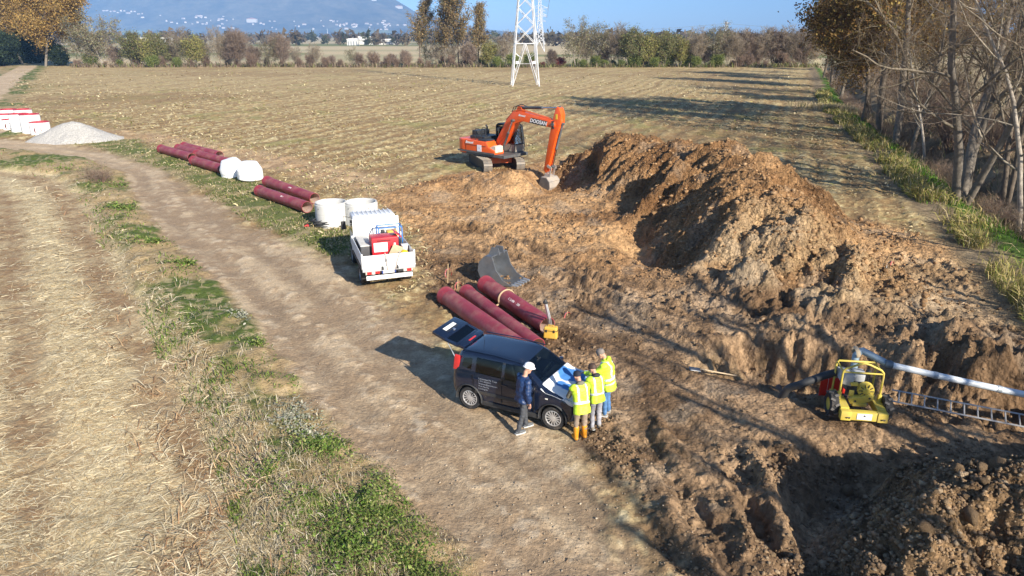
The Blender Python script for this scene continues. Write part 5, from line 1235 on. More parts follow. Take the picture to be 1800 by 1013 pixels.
# wooden-legged instrument tripod leaning on the pipe, and its yellow case
x, y = gp(968, 600); z = hz(x, y)
YEL = mat('yellow_case', (.62, .38, .06), .5, 0, .12, 5, dirt=.25)
e = empty('instrument_case', (x, y, z), R(-15), 'yellow plastic instrument case standing by the open pipe end', 'case')
m = MB(); m.box((0, 0, .20), (.44, .26, .38), taper=(.92, .86)); m.build('body', YEL, e, bevel=.05, seg=3, smooth=50)
m = MB(); m.box((0, 0, .28), (.445, .262, .012)); m.build('lid_seam', mat('dark_seam', (.08, .06, .03), .7), e)
for sx in (-.12, .12): m = MB(); m.box((sx, -.125, .27), (.05, .03, .08)); m.build('latch', mat('black_plastic', (.03, .03, .03), .5), e)
m = MB(); m.tube([(-.09, 0, .37), (-.08, 0, .43), (.08, 0, .43), (.09, 0, .37)], .014, 6); m.build('handle', YEL, e)
e = empty('tripod', (x - .02, y + .28, z), 0, 'folded silver surveying tripod leaning behind the yellow case', 'tripod')
AL = mat('aluminium', (.72, .73, .74), .3, .8, .06)
for k, (dx, dy) in enumerate([(-.05, 0), (.05, .03), (0, -.05)]):
    m = MB(); m.tube([(dx + .06, dy - .04, .02), (dx * .8 - .04, dy, .62)], .017, 6); m.tube([(dx * .8 - .03, dy, .55), (dx * .5 - .14, dy + .05, 1.02)], .024, 6); m.build('leg', AL, e, smooth=50)
m = MB(); m.lathe([(.075, 0), (.08, .05), (.05, .08), (.02, .13)], 12, Matrix.Translation((-.15, .06, 1.02))); m.build('head', mat('black_plastic', (.03, .03, .03), .5), e)
# survey stakes with ribbon
def stake(px, py, h, label):
    x, y = gp(px, py); z = hz(x, y); e = empty('survey_stake', (x, y, z - .05), 0, label, 'stake')
    m = MB(); m.box((0, 0, h / 2), (.03, .03, h), (.04, .05, 0)); m.build('stick', mat('wood_stick', (.42, .30, .17), .8), e)
    for k, (a, cc) in enumerate([(.4, (.70, .05, .05)), (2.2, (.8, .8, .78)), (4.0, (.75, .2, .18))]):
        m = MB(); hh = h * .75; m.tube([(0, 0, hh), (.09 * math.cos(a), .09 * math.sin(a), hh - .02), (.16 * math.cos(a), .16 * math.sin(a), hh - .16), (.15 * math.cos(a + .3), .15 * math.sin(a + .3), hh - .3)], .022, 5, flat=.2); m.build('ribbon', mat('ribbon%d' % k, cc, .6), e)
stake(788, 500, .85, 'wooden stake with red and white ribbon left of the slim pipe'); stake(805, 508, .45, 'short stake with white ribbon at the slim pipe end'); stake(1562, 492, .7, 'survey stake with red ribbon on the pale sand'); stake(997, 552, .22, 'red and white ribbon knotted to a peg right of the pipes')
# tool lying in the mud
x, y = gp(1215, 655); x2, y2 = gp(1296, 652); e = empty('shovel', (x, y, 0), 0, 'long handled shovel lying in the mud right of the workers', 'shovel')
za, zb = hz(x, y) + .06, hz(x2, y2) + .12
m = MB(); m.tube([(0.25, 0, za), ((x2 - x) * .5, (y2 - y) * .5, (za + zb) / 2 + .02), (x2 - x, y2 - y, zb)], .02, 6); m.build('handle', mat('wood_handle', (.50, .38, .24), .7), e)
m = MB(); m.box((.1, 0, za), (.32, .2, .02), (0.1, 0.15, 0), taper=(.8, .8)); m.build('blade', mat('worn_steel', (.3, .3, .3), .4, .5), e, bevel=.005)
# ------------------------------------------------------------------ tracked excavator
OR = mat('excavator_orange', (.80, .105, .012), .35, 0, .06, 3, coat=.3, dirt=.16, dirtcol=(.45, .30, .18), dscale=1.4)
ORD = mat('excavator_orange_lower', (.62, .12, .03), .5, 0, .1, 3, dirt=.45, dirtcol=(.42, .30, .19), dscale=1.3)
BLK = mat('machine_black', (.025, .027, .03), .45, 0, .2, 4, dirt=.12, dirtcol=(.25, .2, .15))
DGREY = mat('machine_grey', (.10, .105, .11), .5, .2, .2, 4, dirt=.25, dirtcol=(.36, .28, .19))
MUDST = mat('muddy_steel', (.42, .38, .34), .6, .3, .2, 3, dirt=.5, dirtcol=(.42, .31, .20), dscale=3)
CHR = mat('chrome_rod', (.65, .66, .68), .15, 1.0, .05)
WTX = mat('white_letter', (.80, .80, .80), .5, 0, .03)
ecx, ecy = -1.15, 51.3; ez = hz(ecx, ecy)
EX = empty('excavator', (ecx, ecy, ez - .02), R(-42), 'orange tracked excavator digging at the edge of the soil heap', 'excavator')
TR = R(-72 + 42)                                             # undercarriage turned against the house
TM = Matrix.Rotation(TR, 4, 'Z')
for sg in (-1, 1):
    L, r, w = 3.3, .42, .62; path = []
    for k in range(11): t = math.pi / 2 + math.pi * k / 10; path.append((-L / 2 + r * math.cos(t), r + r * math.sin(t)))
    for k in range(11): t = -math.pi / 2 + math.pi * k / 10; path.append((L / 2 + r * math.cos(t), r + r * math.sin(t)))
    m = MB(); m.prism([(a * .97, .03 + b * .93) for a, b in path], sg * 1.2 - w / 2 + .06, sg * 1.2 + w / 2 - .06, M=TM); tr = m.build('track', BLK, EX)
    # shoes one by one
    per = []; pp = [Vector((a, b)) for a, b in path] + [Vector(path[0])]
    ln = sum((pp[i + 1] - pp[i]).length for i in range(len(pp) - 1)); ns = 46; sl = ln / ns
    sh = MB(); sh.box((0, 0, 0), (sl * .9, w, .045)); sh.box((sl * .2, 0, .035), (.03, w, .05)); shm = sh.mesh('track_shoe'); shm.materials.append(mat('track_steel', (.20, .18, .155), .6, .3, .2, 3, dirt=.45, dirtcol=(.33, .25, .165), dscale=3))
    acc = 0; i = 0; seg0 = 0
    for k in range(ns):
        s_ = k * sl
        while i < len(pp) - 2 and seg0 + (pp[i + 1] - pp[i]).length < s_: seg0 += (pp[i + 1] - pp[i]).length; i += 1
        d = (pp[i + 1] - pp[i]); p = pp[i] + d.normalized() * (s_ - seg0); n = Vector((-d.y, d.x)).normalized() * -1
        o = bpy.data.objects.new('track_shoe', shm); COL.objects.link(o); o.parent = tr
        o.matrix_local = TM @ frame_mat((p.x, sg * 1.2, p.y), (d.x, 0, d.y), (0, -1, 0)) if False else TM @ Matrix.Translation((p.x, sg * 1.2, p.y + .0)) @ Matrix.Rotation(-math.atan2(d.y, d.x), 4, 'Y') @ Matrix.Rotation(math.pi, 4, 'X')
    for xx in (-1.65, 1.65):
        m = MB(); m.lathe([(0, -.20), (.34, -.20), (.38, -.1), (.38, .1), (.34, .2), (0, .2)], 20, TM @ Matrix.Translation((xx, sg * 1.2, .42)) @ Matrix.Rotation(math.pi / 2, 4, 'X')); m.build('sprocket', MUDST, EX, smooth=40)
    m = MB()
    m.box((0, sg * 1.2, .45), (2.9, .3, .34), M=TM); m.build('track_frame', ORD, EX, bevel=.03)
m = MB(); m.box((0, 0, .62), (1.6, 1.9, .4), M=TM); m.lathe([(.75, .8), (.75, 1.0)], 28); m.build('undercarriage', ORD, EX, bevel=.02)
# house
def hprism(name, poly, a, b, mm, bev=.04, par=EX):
    m = MB(); m.prism(poly, a, b, axis='z'); return m.build(name, mm, par, bevel=bev, seg=3, smooth=40)
def rounded_tail(x0, x1, w, n=7, cr=.9):
    p = [(x1, -w), (x1, w)]
    for k in range(n + 1): t = math.pi / 2 * k / n; p.append((x0 + cr - cr * math.sin(t), w - cr * .55 + cr * .55 * math.cos(t)))
    for k in range(n + 1): t = math.pi / 2 * (1 - k / n); p.append((x0 + cr - cr * math.sin(t), -w + cr * .55 - cr * .55 * math.cos(t)))
    return p
m = MB(); m.box((-.15, 0, 1.07), (4.2, 2.55, .2)); m.build('deck', DGREY, EX, bevel=.02)
hprism('counterweight', rounded_tail(-2.75, -1.75, 1.33, 8, .8), 1.02, 2.02, OR, .09)
hprism('counterweight_base', rounded_tail(-2.60, -1.75, 1.24, 8, .75), .88, 1.04, MUDST, .03)
m = MB(); m.prism([(-1.74, 1.17), (1.15, 1.17), (1.15, 1.42), (.55, 1.62), (.30, 2.0), (-1.74, 2.02)], -1.36, -.42); m.build('side_panel', OR, EX, bevel=.05, seg=3, smooth=40)
m = MB(); m.box((-.72, -1.372, 1.66), (2.0, .015, .025)); m.build('panel_seam', BLK, EX)
m = MB(); m.box((-.72, -1.366, 1.2), (3.7, .02, .12)); m.build('lower_skirt', DGREY, EX)
m = MB(); m.box((-1.15, .1, 2.0), (1.5, 1.7, .45)); m.build('engine_hood', BLK, EX, bevel=.06)
m = MB(); m.box((-1.95, .45, 2.2), (.55, 1.3, .62)); m.build('air_intake', BLK, EX, bevel=.05)
m = MB(); m.tube([(-1.4, .55, 2.2), (-1.4, .55, 2.75), (-1.52, .55, 2.85)], .07, 8); m.build('exhaust', BLK, EX)
m = MB(); m.box((-.15, -.85, 1.85), (.8, .9, .5)); m.build('tool_box', BLK, EX, bevel=.04)
m = MB(); m.prism([(.56, 1.30), (1.18, 1.30), (1.18, 1.72), (.95, 1.78), (.56, 1.6)], -1.3, -.55); m.build('front_box', mat('bare_primer', (.62, .52, .42), .7, 0, .1, 3, dirt=.4), EX, bevel=.03)
for k, (xa, xb, yy) in enumerate([(-.9, -.45, -1.2), (-.3, .12, -1.2), (-1.0, -.6, -.4)]):
    m = MB(); m.tube([(xa, yy, 2.0), (xa, yy, 2.72), (xa + .06, yy, 2.82), (xb - .06, yy, 2.82), (xb, yy, 2.72), (xb, yy, 1.95)], .022, 6); m.tube([(xa, yy, 2.42), (xb, yy, 2.42)], .018, 6); m.build('handrail', BLK, EX, smooth=50)
m = MB(); m.box((.55, -.02, 2.85), (.5, .04, .10)); m.tube([(.5, -.25, 2.0), (.5, -.25, 2.75)], .03, 6); m.box((.52, -.25, 2.8), (.08, .3, .2)); m.build('mirror', BLK, EX)
# cab on the far side
GLD = glass_mat('cab_glass', (.28, .34, .33))
cab = [(-.25, 1.18), (1.52, 1.18), (1.56, 1.75), (1.35, 2.95), (1.1, 3.08), (-.1, 3.08), (-.25, 2.95)]
ms = MB()
for yy in (.32, 1.30):
    for k in range(len(cab)):
        a, b = cab[k], cab[(k + 1) % len(cab)]; ms.tube([(a[0], yy, a[1]), (b[0], yy, b[1])], .05, 6)
    ms.tube([(.45, yy, 1.18), (.4, yy, 3.0)], .045, 6)
for a in cab: ms.tube([(a[0], .32, a[1]), (a[0], 1.30, a[1])], .05, 6)
ms.build('cab_frame', BLK, EX, smooth=50)
m = MB(); m.prism([(-.1, 3.02), (1.12, 3.02), (1.0, 3.12), (-.05, 3.12)], .3, 1.32); m.build('cab_roof', BLK, EX, bevel=.03)
m = MB(); m.prism([(-.25, 1.18), (1.52, 1.18), (1.55, 1.72), (-.25, 1.85)], .345, 1.275); m.build('cab_lower', mat('cab_lower_dirty', (.30, .27, .23), .6, 0, .2, 2, dirt=.4), EX)
m = MB(); m.prism([(-.2, 1.87), (1.53, 1.76), (1.33, 2.93), (-.2, 2.93)], .318, .326); m.prism([(-.2, 1.87), (1.53, 1.76), (1.33, 2.93), (-.2, 2.93)], 1.296, 1.304)
m.add([(1.55, .34, 1.76), (1.55, 1.28, 1.76), (1.35, 1.28, 2.93), (1.35, .34, 2.93)], [(0, 1, 2, 3)]); m.build('cab_window', GLD, EX)
m = MB(); m.box((.25, .8, 2.0), (.5, .5, .16)); m.box((.02, .8, 2.38), (.14, .48, .7), (0, -.15, 0)); m.build('seat', mat('seat_fabric', (.05, .05, .055), .9), EX, bevel=.05)
# boom, stick, rams
def band(poly, a, b, name, mm, bev=.02): m = MB(); m.prism(poly, a, b); return m.build(name, mm, EX, bevel=bev, seg=2, smooth=35)
boom = [(.30, 1.62), (.55, 1.50), (1.15, 2.05), (2.05, 3.30), (2.75, 3.52), (5.45, 3.42), (5.62, 3.55), (5.60, 3.78), (5.35, 3.90), (2.55, 4.18), (1.85, 4.06), (1.25, 3.45), (.28, 1.95)]
BM = band(boom, -.30, .30, 'boom', OR, .025)
m = MB(); m.prism([(.5, 1.75), (1.2, 2.5), (1.95, 3.52), (2.6, 3.68), (2.6, 3.64), (2.0, 3.46), (1.25, 2.42), (.54, 1.7)], -.308, -.30); m.build('weld_edge', ORD, BM)
m = MB(); m.tube([(1.2, -.2, 3.52), (1.9, -.2, 4.14), (2.6, -.2, 4.26), (5.2, -.2, 3.98)], .035, 6); m.tube([(1.2, -.1, 3.54), (1.9, -.1, 4.16), (2.6, -.1, 4.28), (5.2, -.1, 4.0)], .035, 6); m.build('hydraulic_pipe', ORD, BM, smooth=50)
band([(3.4, 3.50), (4.85, 3.45), (4.98, 3.80), (3.55, 3.87)], -.307, -.301, 'name_plate', BLK, 0)
text_mesh('DOOSAN', .34, WTX, 'lettering', EX, frame_mat((4.19, -.309, 3.655), (1, 0, -.04), (0, 0, 1)), .002, .18, 1.0, .012)
text_mesh('Simeoni', .19, WTX, 'lettering', EX, frame_mat((2.72, -.309, 3.90), (1, 0, -.05), (0, 0, 1)), .002, .3, 1, .008)
m = MB(); m.box((4.85 + .35, -.302, 3.63), (.3, .01, .26)); m.build('boom_plate', ORD, EX)
text_mesh('Simeoni', .24, WTX, 'lettering', EX, frame_mat((-1.35, -1.375, 1.83), (1, 0, 0), (0, 0, 1)), .003, .3, 1, .010)
m = MB(); m.box((-.35, -1.378, 1.50), (.42, .012, .46)); m.build('sticker', mat('white_sticker', (.78, .78, .82), .5), EX)
text_mesh('▲', .12, mat('sticker_print', (.25, .30, .5), .6), 'print', EX, frame_mat((-.35, -1.386, 1.52), (1, 0, 0), (0, 0, 1)), .002)
def ram(a, b, f, r1, r2, yy, name='ram'):
    a, b = Vector((a[0], yy, a[1])), Vector((b[0], yy, b[1])); c = a.lerp(b, f)
    m = MB(); m.tube([a, a.lerp(c, .94), a.lerp(c, .95), c], [r1, r1, r1 * 1.15, r1 * 1.15], 12); o = m.build(name, DGREY, EX, smooth=40)
    m = MB(); m.tube([c, b], r2, 10); m.build('rod', CHR, o, smooth=50)
    for p in (a, b): m = MB(); m.tube([p - Vector((0, .12, 0)), p + Vector((0, .12, 0))], r1 * 1.1, 10); m.build('pin', DGREY, o, smooth=40)
for yy in (-.42, .42): ram((.95, 1.28), (2.0, 3.52), .62, .085, .05, yy, 'boom_ram')
ram((2.35, 4.38), (5.72, 4.72), .58, .095, .055, 0, 'stick_ram')
m = MB()
for yy in (-.13, .13): m.prism([(2.0, 4.1), (2.7, 4.14), (2.45, 4.5), (2.25, 4.5)], yy - .025, yy + .025)
m.build('ram_bracket', OR, EX)
m = MB(); m.tube([(1.7, -.15, 4.05), (1.9, -.2, 4.4), (2.3, -.22, 4.5), (2.8, -.2, 4.42)], .03, 6); m.tube([(1.6, .1, 4.0), (1.85, .15, 4.45), (2.3, .18, 4.6), (2.9, .15, 4.45)], .03, 6); m.build('hose', BLK, EX, smooth=50)
stick = [(5.38, 3.45), (5.62, 3.30), (5.02, .98), (4.82, .86), (4.66, 1.0), (5.10, 2.95), (5.28, 3.30), (5.42, 3.78), (5.58, 4.66), (5.72, 4.78), (5.86, 4.70), (6.02, 4.35), (6.05, 3.85), (5.85, 3.3), (5.62, 3.30)]
stick = [(4.66, 1.0), (4.82, .86), (5.02, .98), (5.72, 3.0), (6.02, 3.75), (6.04, 4.30), (5.88, 4.70), (5.72, 4.80), (5.58, 4.66), (5.30, 3.75), (5.14, 3.05)]
ST = band(stick, -.235, .235, 'stick', OR, .025)
band([(5.62, 4.0), (5.78, 4.0), (5.78, 4.32), (5.62, 4.32)], -.245, -.236, 'rating_plate', mat('plate_yellow', (.8, .55, .05), .5), 0)
m = MB(); m.box((5.42, -.24, 3.62), (.20, .14, .5)); m.build('stick_pivot', BLK, EX, bevel=.03)
m = MB(); m.tube([(5.45, -.38, 3.66), (5.45, .38, 3.66)], .12, 14); m.build('pivot_pin', DGREY, EX, smooth=40)
ram((6.02, 3.7), (5.25, 1.25), .6, .08, .048, 0, 'bucket_ram')
for yy in (-.26, .26):
    m = MB(); m.prism([(4.95, 1.28), (5.03, 1.20), (5.36, 1.12), (5.36, 1.26), (5.05, 1.36)], yy - .025, yy + .025); m.prism([(5.22, 1.22), (5.34, 1.22), (5.20, .58), (5.06, .58)], yy - .03 - .055 * math.copysign(1, yy), yy + .02 - .055 * math.copysign(1, yy)); m.build('linkage', MUDST, EX)
m = MB(); m.box((4.96, 0, .66), (.5, .46, .26), (0, .25, 0)); m.build('quick_hitch', MUDST, EX, bevel=.04)
# bucket (separate profile, mouth towards the machine)
bw = 1.15; bp = [(4.72, .58), (5.18, .60), (5.42, .35), (5.48, -.02), (5.30, -.36), (4.95, -.55), (4.45, -.52)]; t = .04
m = MB()
for k in range(len(bp) - 1):
    (a, b), (c, d) = bp[k], bp[k + 1]; nx, nz = (d - b), -(c - a); l = math.hypot(nx, nz); nx, nz = -nx / l * t, -nz / l * t
    m.prism([(a, b), (c, d), (c + nx, d + nz), (a + nx, b + nz)], -bw / 2, bw / 2)
BK = m.build('bucket', MUDST, EX)
for sg in (-1, 1):
    m = MB(); m.prism([(4.72, .58), (5.18, .60), (5.42, .35), (5.48, -.02), (5.30, -.36), (4.95, -.55), (4.45, -.52), (4.42, -.45)], sg * bw / 2 - .02, sg * bw / 2 + .02); m.build('bucket_side', mat('bucket_dark', (.13, .13, .135), .5, .4, .2, dirt=.2), BK)
for k in range(5):
    m = MB(); m.box((4.34, -bw / 2 + bw * (k + .5) / 5, -.50), (.28, .1, .08), taper=(1, 1)); m.build('tooth', MUDST, BK, bevel=.015)
# the arm reaches down into the dug hollow: boom tip lowered, stick a little longer
for o in [c for c in EX.children] + [g for c in EX.children for g in c.children]:
    if o.type != 'MESH' or o.name.startswith(('track', 'counter', 'deck')): continue
    me = o.data; V = np.empty(len(me.vertices) * 3, np.float32); me.vertices.foreach_get('co', V); V = V.reshape(-1, 3)
    if V[:, 0].max() < 2.7: continue
    V[:, 2] -= .14 * np.clip((V[:, 0] - 2.7) / 2.5, 0, 1) + .52 * np.clip((3.2 - V[:, 2]) / 2.3, 0, 1) * (V[:, 0] > 4)
    me.vertices.foreach_set('co', V.ravel()); me.update()
# ------------------------------------------------------------------ white dropside truck
WH = mat('truck_white', (.80, .80, .79), .4, 0, .03, 2, coat=.2, dirt=.06, dirtcol=(.5, .42, .33))
ALU = mat('dropside_alu', (.66, .68, .70), .45, .5, .06, 3, dirt=.1, dirtcol=(.4, .34, .27))
TBLK = mat('chassis_black', (.03, .03, .032), .6, 0, .2, 3, dirt=.3, dirtcol=(.28, .22, .16)); TYRE = mat('tyre', (.022, .022, .023), .8, 0, .2, 6, dirt=.3, dirtcol=(.28, .22, .16))
REDL = mat('red_lens', (.50, .03, .03), .2, 0, .05, coat=.4)
rl, rrp = Vector(gp(641, 514)), Vector(gp(733, 508)); tmid = (rl + rrp) / 2; th = Vector((-.33, .944)).normalized(); tr_ = Vector((th.y, -th.x))
torg = tmid + th * 1.15                                        # rear axle is about a metre ahead of the tail
TK = empty('dropside_truck', (torg.x, torg.y, hz(torg.x, torg.y) - .02), math.atan2(th.y, th.x), 'white dropside truck loaded with a red generator, parked on the track', 'truck')
TKM = Matrix.Translation(TK.location) @ Matrix.Rotation(math.atan2(th.y, th.x), 4, 'Z')
def tb(name, c, d, mm, bev=.01, par=TK, rot=None, taper=(1, 1)): m = MB(); m.box(c, d, rot, taper); return m.build(name, mm, par, bevel=bev, smooth=35)
W2 = .97
for sg in (-1, 1):
    tb('chassis_rail', (1.15, sg * .38, .62), (4.2, .08, .18), TBLK)
def wheel(par, x, y, r, w, rimm, nsp=0):
    e_ = None; M = Matrix.Translation((x, y, r)) @ Matrix.Rotation(math.pi / 2, 4, 'X')
    m = MB(); m.lathe([(r * .60, -w / 2 + .02), (r * .90, -w / 2), (r, -w / 2 + .03), (r, w / 2 - .03), (r * .90, w / 2), (r * .60, w / 2 - .02)], 28, M); t_ = m.build('wheel', TYRE, par, smooth=35)
    m = MB(); m.lathe([(.0, -.04), (r * .2, -.05), (r * .45, -.02), (r * .58, -w * .32), (r * .63, -w / 2 + .012), (r * .63, w / 2 - .012), (r * .58, w * .32), (r * .45, .02), (r * .2, .05), (0, .04)], 24, M); m.build('rim', rimm, t_, smooth=40)
    return t_
RIMG = mat('rim_grey', (.35, .35, .36), .5, .5, .1, dirt=.3)
for sg in (-1, 1):
    wheel(TK, 0, sg * .80, .37, .36, RIMG); wheel(TK, 2.75, sg * .82, .36, .22, RIMG)
    tb('mudguard', (0, sg * .80, .78), (.95, .36, .04), TBLK)
    tb('mud_flap', (-.55, sg * .8, .5), (.02, .36, .4), TBLK)
# bed
BF = .88; BL = 2.75; x0 = -1.05
tb('bed_floor', (x0 + BL / 2, 0, BF), (BL, W2 * 2, .07), mat('bed_plywood', (.12, .115, .11), .8, 0, .2, dirt=.3))
tb('bed_edge', (x0 - .01, 0, BF - .03), (.06, W2 * 2 + .02, .16), ALU)
sh = .46
for sg in (-1, 1):
    o = tb('dropside', (x0 + BL / 2, sg * (W2 - .01), BF + .04 + sh / 2), (BL - .12, .03, sh), ALU)
    for k in range(4): tb('side_rib', (x0 + BL / 2, sg * (W2 + .008), BF + .09 + sh * k / 4), (BL - .14, .012, .07), ALU, .004, o)
    tb('edge_rail', (x0 + BL / 2, sg * W2, BF - .05), (BL, .05, .12), TBLK)
    for xx in (x0 + .03, x0 + BL - .03): tb('corner_post', (xx, sg * W2, BF + .28), (.06, .06, sh + .14), ALU)
    for xx in (.0, 1.0): tb('hinge', (xx, sg * (W2 + .02), BF + .03), (.08, .03, .10), TBLK, .004)
o = tb('tailgate', (x0 + .01, 0, BF + .04 + sh / 2), (.03, W2 * 2 - .08, sh), WH)
for k in range(3): tb('tailgate_rib', (x0 - .012, 0, BF + .13 + sh * k / 3), (.016, W2 * 2 - .12, .115), WH, .006, o)
for yy in (.25, -.30): tb('tailgate_hinge', (x0 - .03, yy, BF - .01), (.03, .09, .14), TBLK, .004)
# headboard with slots behind the cab
hb = tb('headboard', (x0 + BL - .01, 0, BF + .62), (.04, W2 * 2 - .10, 1.26), WH, .012)
SL = mat('slot_shade', (.30, .31, .33), .6)
for k in range(10): tb('slot', (x0 + BL - .032, -.82 + 1.64 * k / 9, BF + 1.16), (.008, .022, .030), SL, 0, hb)
for r_ in range(4):
    for k in range(7): tb('slot', (x0 + BL - .032, -.50 + .11 * k, BF + .78 + .055 * r_), (.006, .07, .018), mat('slot_light', (.62, .63, .64), .6), 0, hb)
text_mesh('ISUZU', .085, SL, 'lettering', hb, frame_mat((x0 + BL - .034, 0, BF + 1.17), (0, -1, 0), (0, 0, 1)), .002)
# cab
cabp = [(2.02, .62), (3.45, .62), (3.52, .95), (3.42, 1.45), (3.18, 2.02), (3.02, 2.10), (2.15, 2.12), (2.02, 2.05)]
m = MB(); m.prism(cabp, -.86, .86); m.build('cab', WH, TK, bevel=.07, seg=3, smooth=40)
for sg in (-1, 1):
    m = MB(); m.prism([(2.15, 1.38), (3.25, 1.34), (3.06, 1.95), (2.18, 1.97)], sg * .858, sg * .868); m.build('side_window', mat('dark_glass', (.015, .018, .02), .05), TK)
    m = MB(); m.tube([(3.15, sg * .86, 1.85), (3.28, sg * 1.1, 1.88), (3.28, sg * 1.12, 1.55)], .014, 6); m.box((3.28, sg * 1.12, 1.5), (.08, .2, .34)); m.build('wing_mirror', TBLK, TK, bevel=.02)
m = MB(); m.add([(3.50, -.74, 1.42), (3.50, .74, 1.42), (3.27, .70, 1.98), (3.27, -.70, 1.98)], [(0, 1, 2, 3)]); m.build('windscreen', mat('dark_glass', (.015, .018, .02), .05), TK)
for k in range(9): tb('roof_rib', (2.62, -.72 + .18 * k, 2.125), (.95, .05, .02), WH, .006)
# tail lights, plate and bumper
bz = .60
tb('rear_beam', (x0 + .10, 0, .74), (.06, 1.7, .14), TBLK)
for sg in (-1, 1):
    l = tb('tail_lamp', (x0 + .02, sg * .70, .72), (.08, .36, .13), mat('lamp_grey', (.45, .42, .38), .5))
    tb('red_lens', (x0 - .025, sg * .74, .72), (.02, .17, .11), REDL, .006, l); tb('white_lens', (x0 - .025, sg * .58, .72), (.02, .06, .11), WTX, .004, l)
tb('reflector', (x0 - .01, .44, .73), (.03, .17, .12), REDL, .008); tb('step_gap', (x0 - .0, -.42, .73), (.04, .22, .12), TBLK)
pl = tb('number_plate', (x0 - .02, .02, .72), (.015, .52, .12), mat('plate_white', (.72, .74, .76), .5), .004)
for sg in (-1, 1): tb('plate_band', (x0 - .03, .02 + sg * .235, .72), (.004, .045, .115), mat('plate_blue', (.02, .05, .25), .5), 0, pl)
text_mesh('CP 411RR', .105, BLK, 'characters', pl, frame_mat((x0 - .030, .02, .718), (0, -1, 0), (0, 0, 1)), .002)
bp_ = tb('bumper', (x0 - .02, 0, .53), (.05, 1.72, .16), WH, .012)
for yy in (.58, -.58): text_mesh('ISUZU', .125, mat('letter_grey', (.28, .28, .29), .6), 'lettering', bp_, frame_mat((x0 - .048, yy, .525), (0, -1, 0), (0, 0, 1)), .002, spacing=1.25)
text_mesh('Bosio', .075, mat('letter_grey', (.28, .28, .29), .6), 'lettering', bp_, frame_mat((x0 - .048, .0, .555), (0, -1, 0), (0, 0, 1)), .002, .2)
# ---- load (things of their own)
def onbed(name, x, y, z, rz, label, cat):
    p = TKM @ Vector((x, y, z)); return empty(name, p, math.atan2(th.y, th.x) + rz, label, cat)
ZB = BF + .036
RG = mat('generator_red', (.50, .02, .03), .4, 0, .08, 4, dirt=.08)
g = onbed('generator', .20, -.05, ZB + .16, 0, 'red boxed generator with a white panel on the truck bed', 'generator')
tb('housing', (0, 0, .36), (.70, 1.02, .66), RG, .04, g); tb('skid', (0, 0, -.06), (.72, 1.0, .2), BLK, .01, g)
tb('panel', (-.355, .18, .33), (.01, .52, .36), WTX, .004, g); tb('top_slot', (-.345, .05, .58), (.02, .52, .06), mat('slot_dark_red', (.16, .01, .015), .6), .004, g); tb('small_sticker', (-.355, -.36, .42), (.008, .07, .08), WTX, 0, g)
o = tb('raised_flap', (-.05, -.50, .76), (.62, .03, .34), RG, .01, g, (-.9, 0, 0))
text_mesh('▲', .08, mat('print_pink', (.6, .35, .35), .6), 'print', g, frame_mat((-.362, .18, .42), (0, -1, 0), (0, 0, 1)), .001)
BLU = mat('blue_paint', (.03, .17, .50), .4, 0, .08)
g = onbed('compressor_frame', 1.05, -.42, ZB, 0, 'blue tubular machine frame standing behind the generator', 'machine')
m = MB()
for sy in (-.46, .46): m.tube([(-.26, sy, 0), (-.26, sy, .92), (-.2, sy, .98), (.24, sy, .98), (.3, sy, .92), (.3, sy, 0)], .024, 8)
m.tube([(-.24, -.46, .97), (-.24, .46, .97)], .024, 8); m.tube([(.26, -.46, .97), (.26, .46, .97)], .024, 8); m.build('tube_frame', BLU, g, smooth=50)
tb('tank', (.05, -.10, .55), (.4, .42, .5), mat('tank_yellow', (.66, .42, .05), .45, 0, .1, dirt=.15), .06, g); tb('motor', (.0, .26, .5), (.38, .26, .42), BLU, .05, g); tb('air_filter', (0, .26, .78), (.16, .16, .14), BLK, .04, g)
g = onbed('white_bucket', -.20, -.78, ZB, 0, 'white plastic bucket in the corner of the truck bed', 'bucket')
m = MB(); m.lathe([(0, .30), (.10, .30), (.11, .29), (.125, .285), (.10, .02), (0, 0)], 18, Matrix.Translation((.05, 0, .22)) @ Euler((0, 0, 0)).to_matrix().to_4x4()); m.build('pail', mat('white_plastic', (.80, .80, .80), .4), g, smooth=40); tb('lid_rim', (.05, 0, .515), (.26, .26, .02), mat('white_plastic', (.8, .8, .8), .4), .009, g); tb('stand', (.05, 0, .11), (.3, .3, .22), BLK, .02, g)
g = onbed('hard_hat', -.72, -.66, ZB, 0, 'yellow hard hat lying behind the tailgate of the truck', 'helmet')
m = MB(); m.lathe([(.15, 0), (.145, .06), (.11, .13), (.05, .165), (0, .172)], 18, Matrix.Translation((0, 0, .31))); m.build('shell', mat('helmet_yellow', (.80, .50, .03), .35), g, smooth=60); m = MB(); m.lathe([(.14, 0), (.185, -.005), (.19, .008), (.14, .015)], 18, Matrix.Translation((0, 0, .31))); m.build('brim', mat('helmet_yellow', (.8, .5, .03), .35), g, smooth=60); tb('box_under', (0, 0, .155), (.3, .34, .31), BLK, .02, g)
g = onbed('cardboard_sheet', -.30, -.42, ZB, 0, 'tan cardboard leaning against the red generator', 'cardboard')
tb('sheet', (0, 0, .34), (.02, .42, .46), mat('cardboard', (.52, .42, .28), .85), .004, g, (.45, -.2, 0)); tb('prop', (.03, 0, .09), (.06, .3, .18), mat('cardboard', (.52, .42, .28), .85), .004, g)
g = onbed('tool_chest', .85, .64, ZB, 0, 'grey lidded chest on the left side of the truck bed', 'chest')
tb('chest_body', (0, 0, .25), (1.5, .42, .5), mat('chest_dark', (.06, .06, .065), .6, dirt=.2), .03, g); tb('lid', (0, 0, .52), (1.52, .44, .05), mat('chest_lid', (.52, .51, .48), .7, 0, .1, dirt=.2), .015, g)
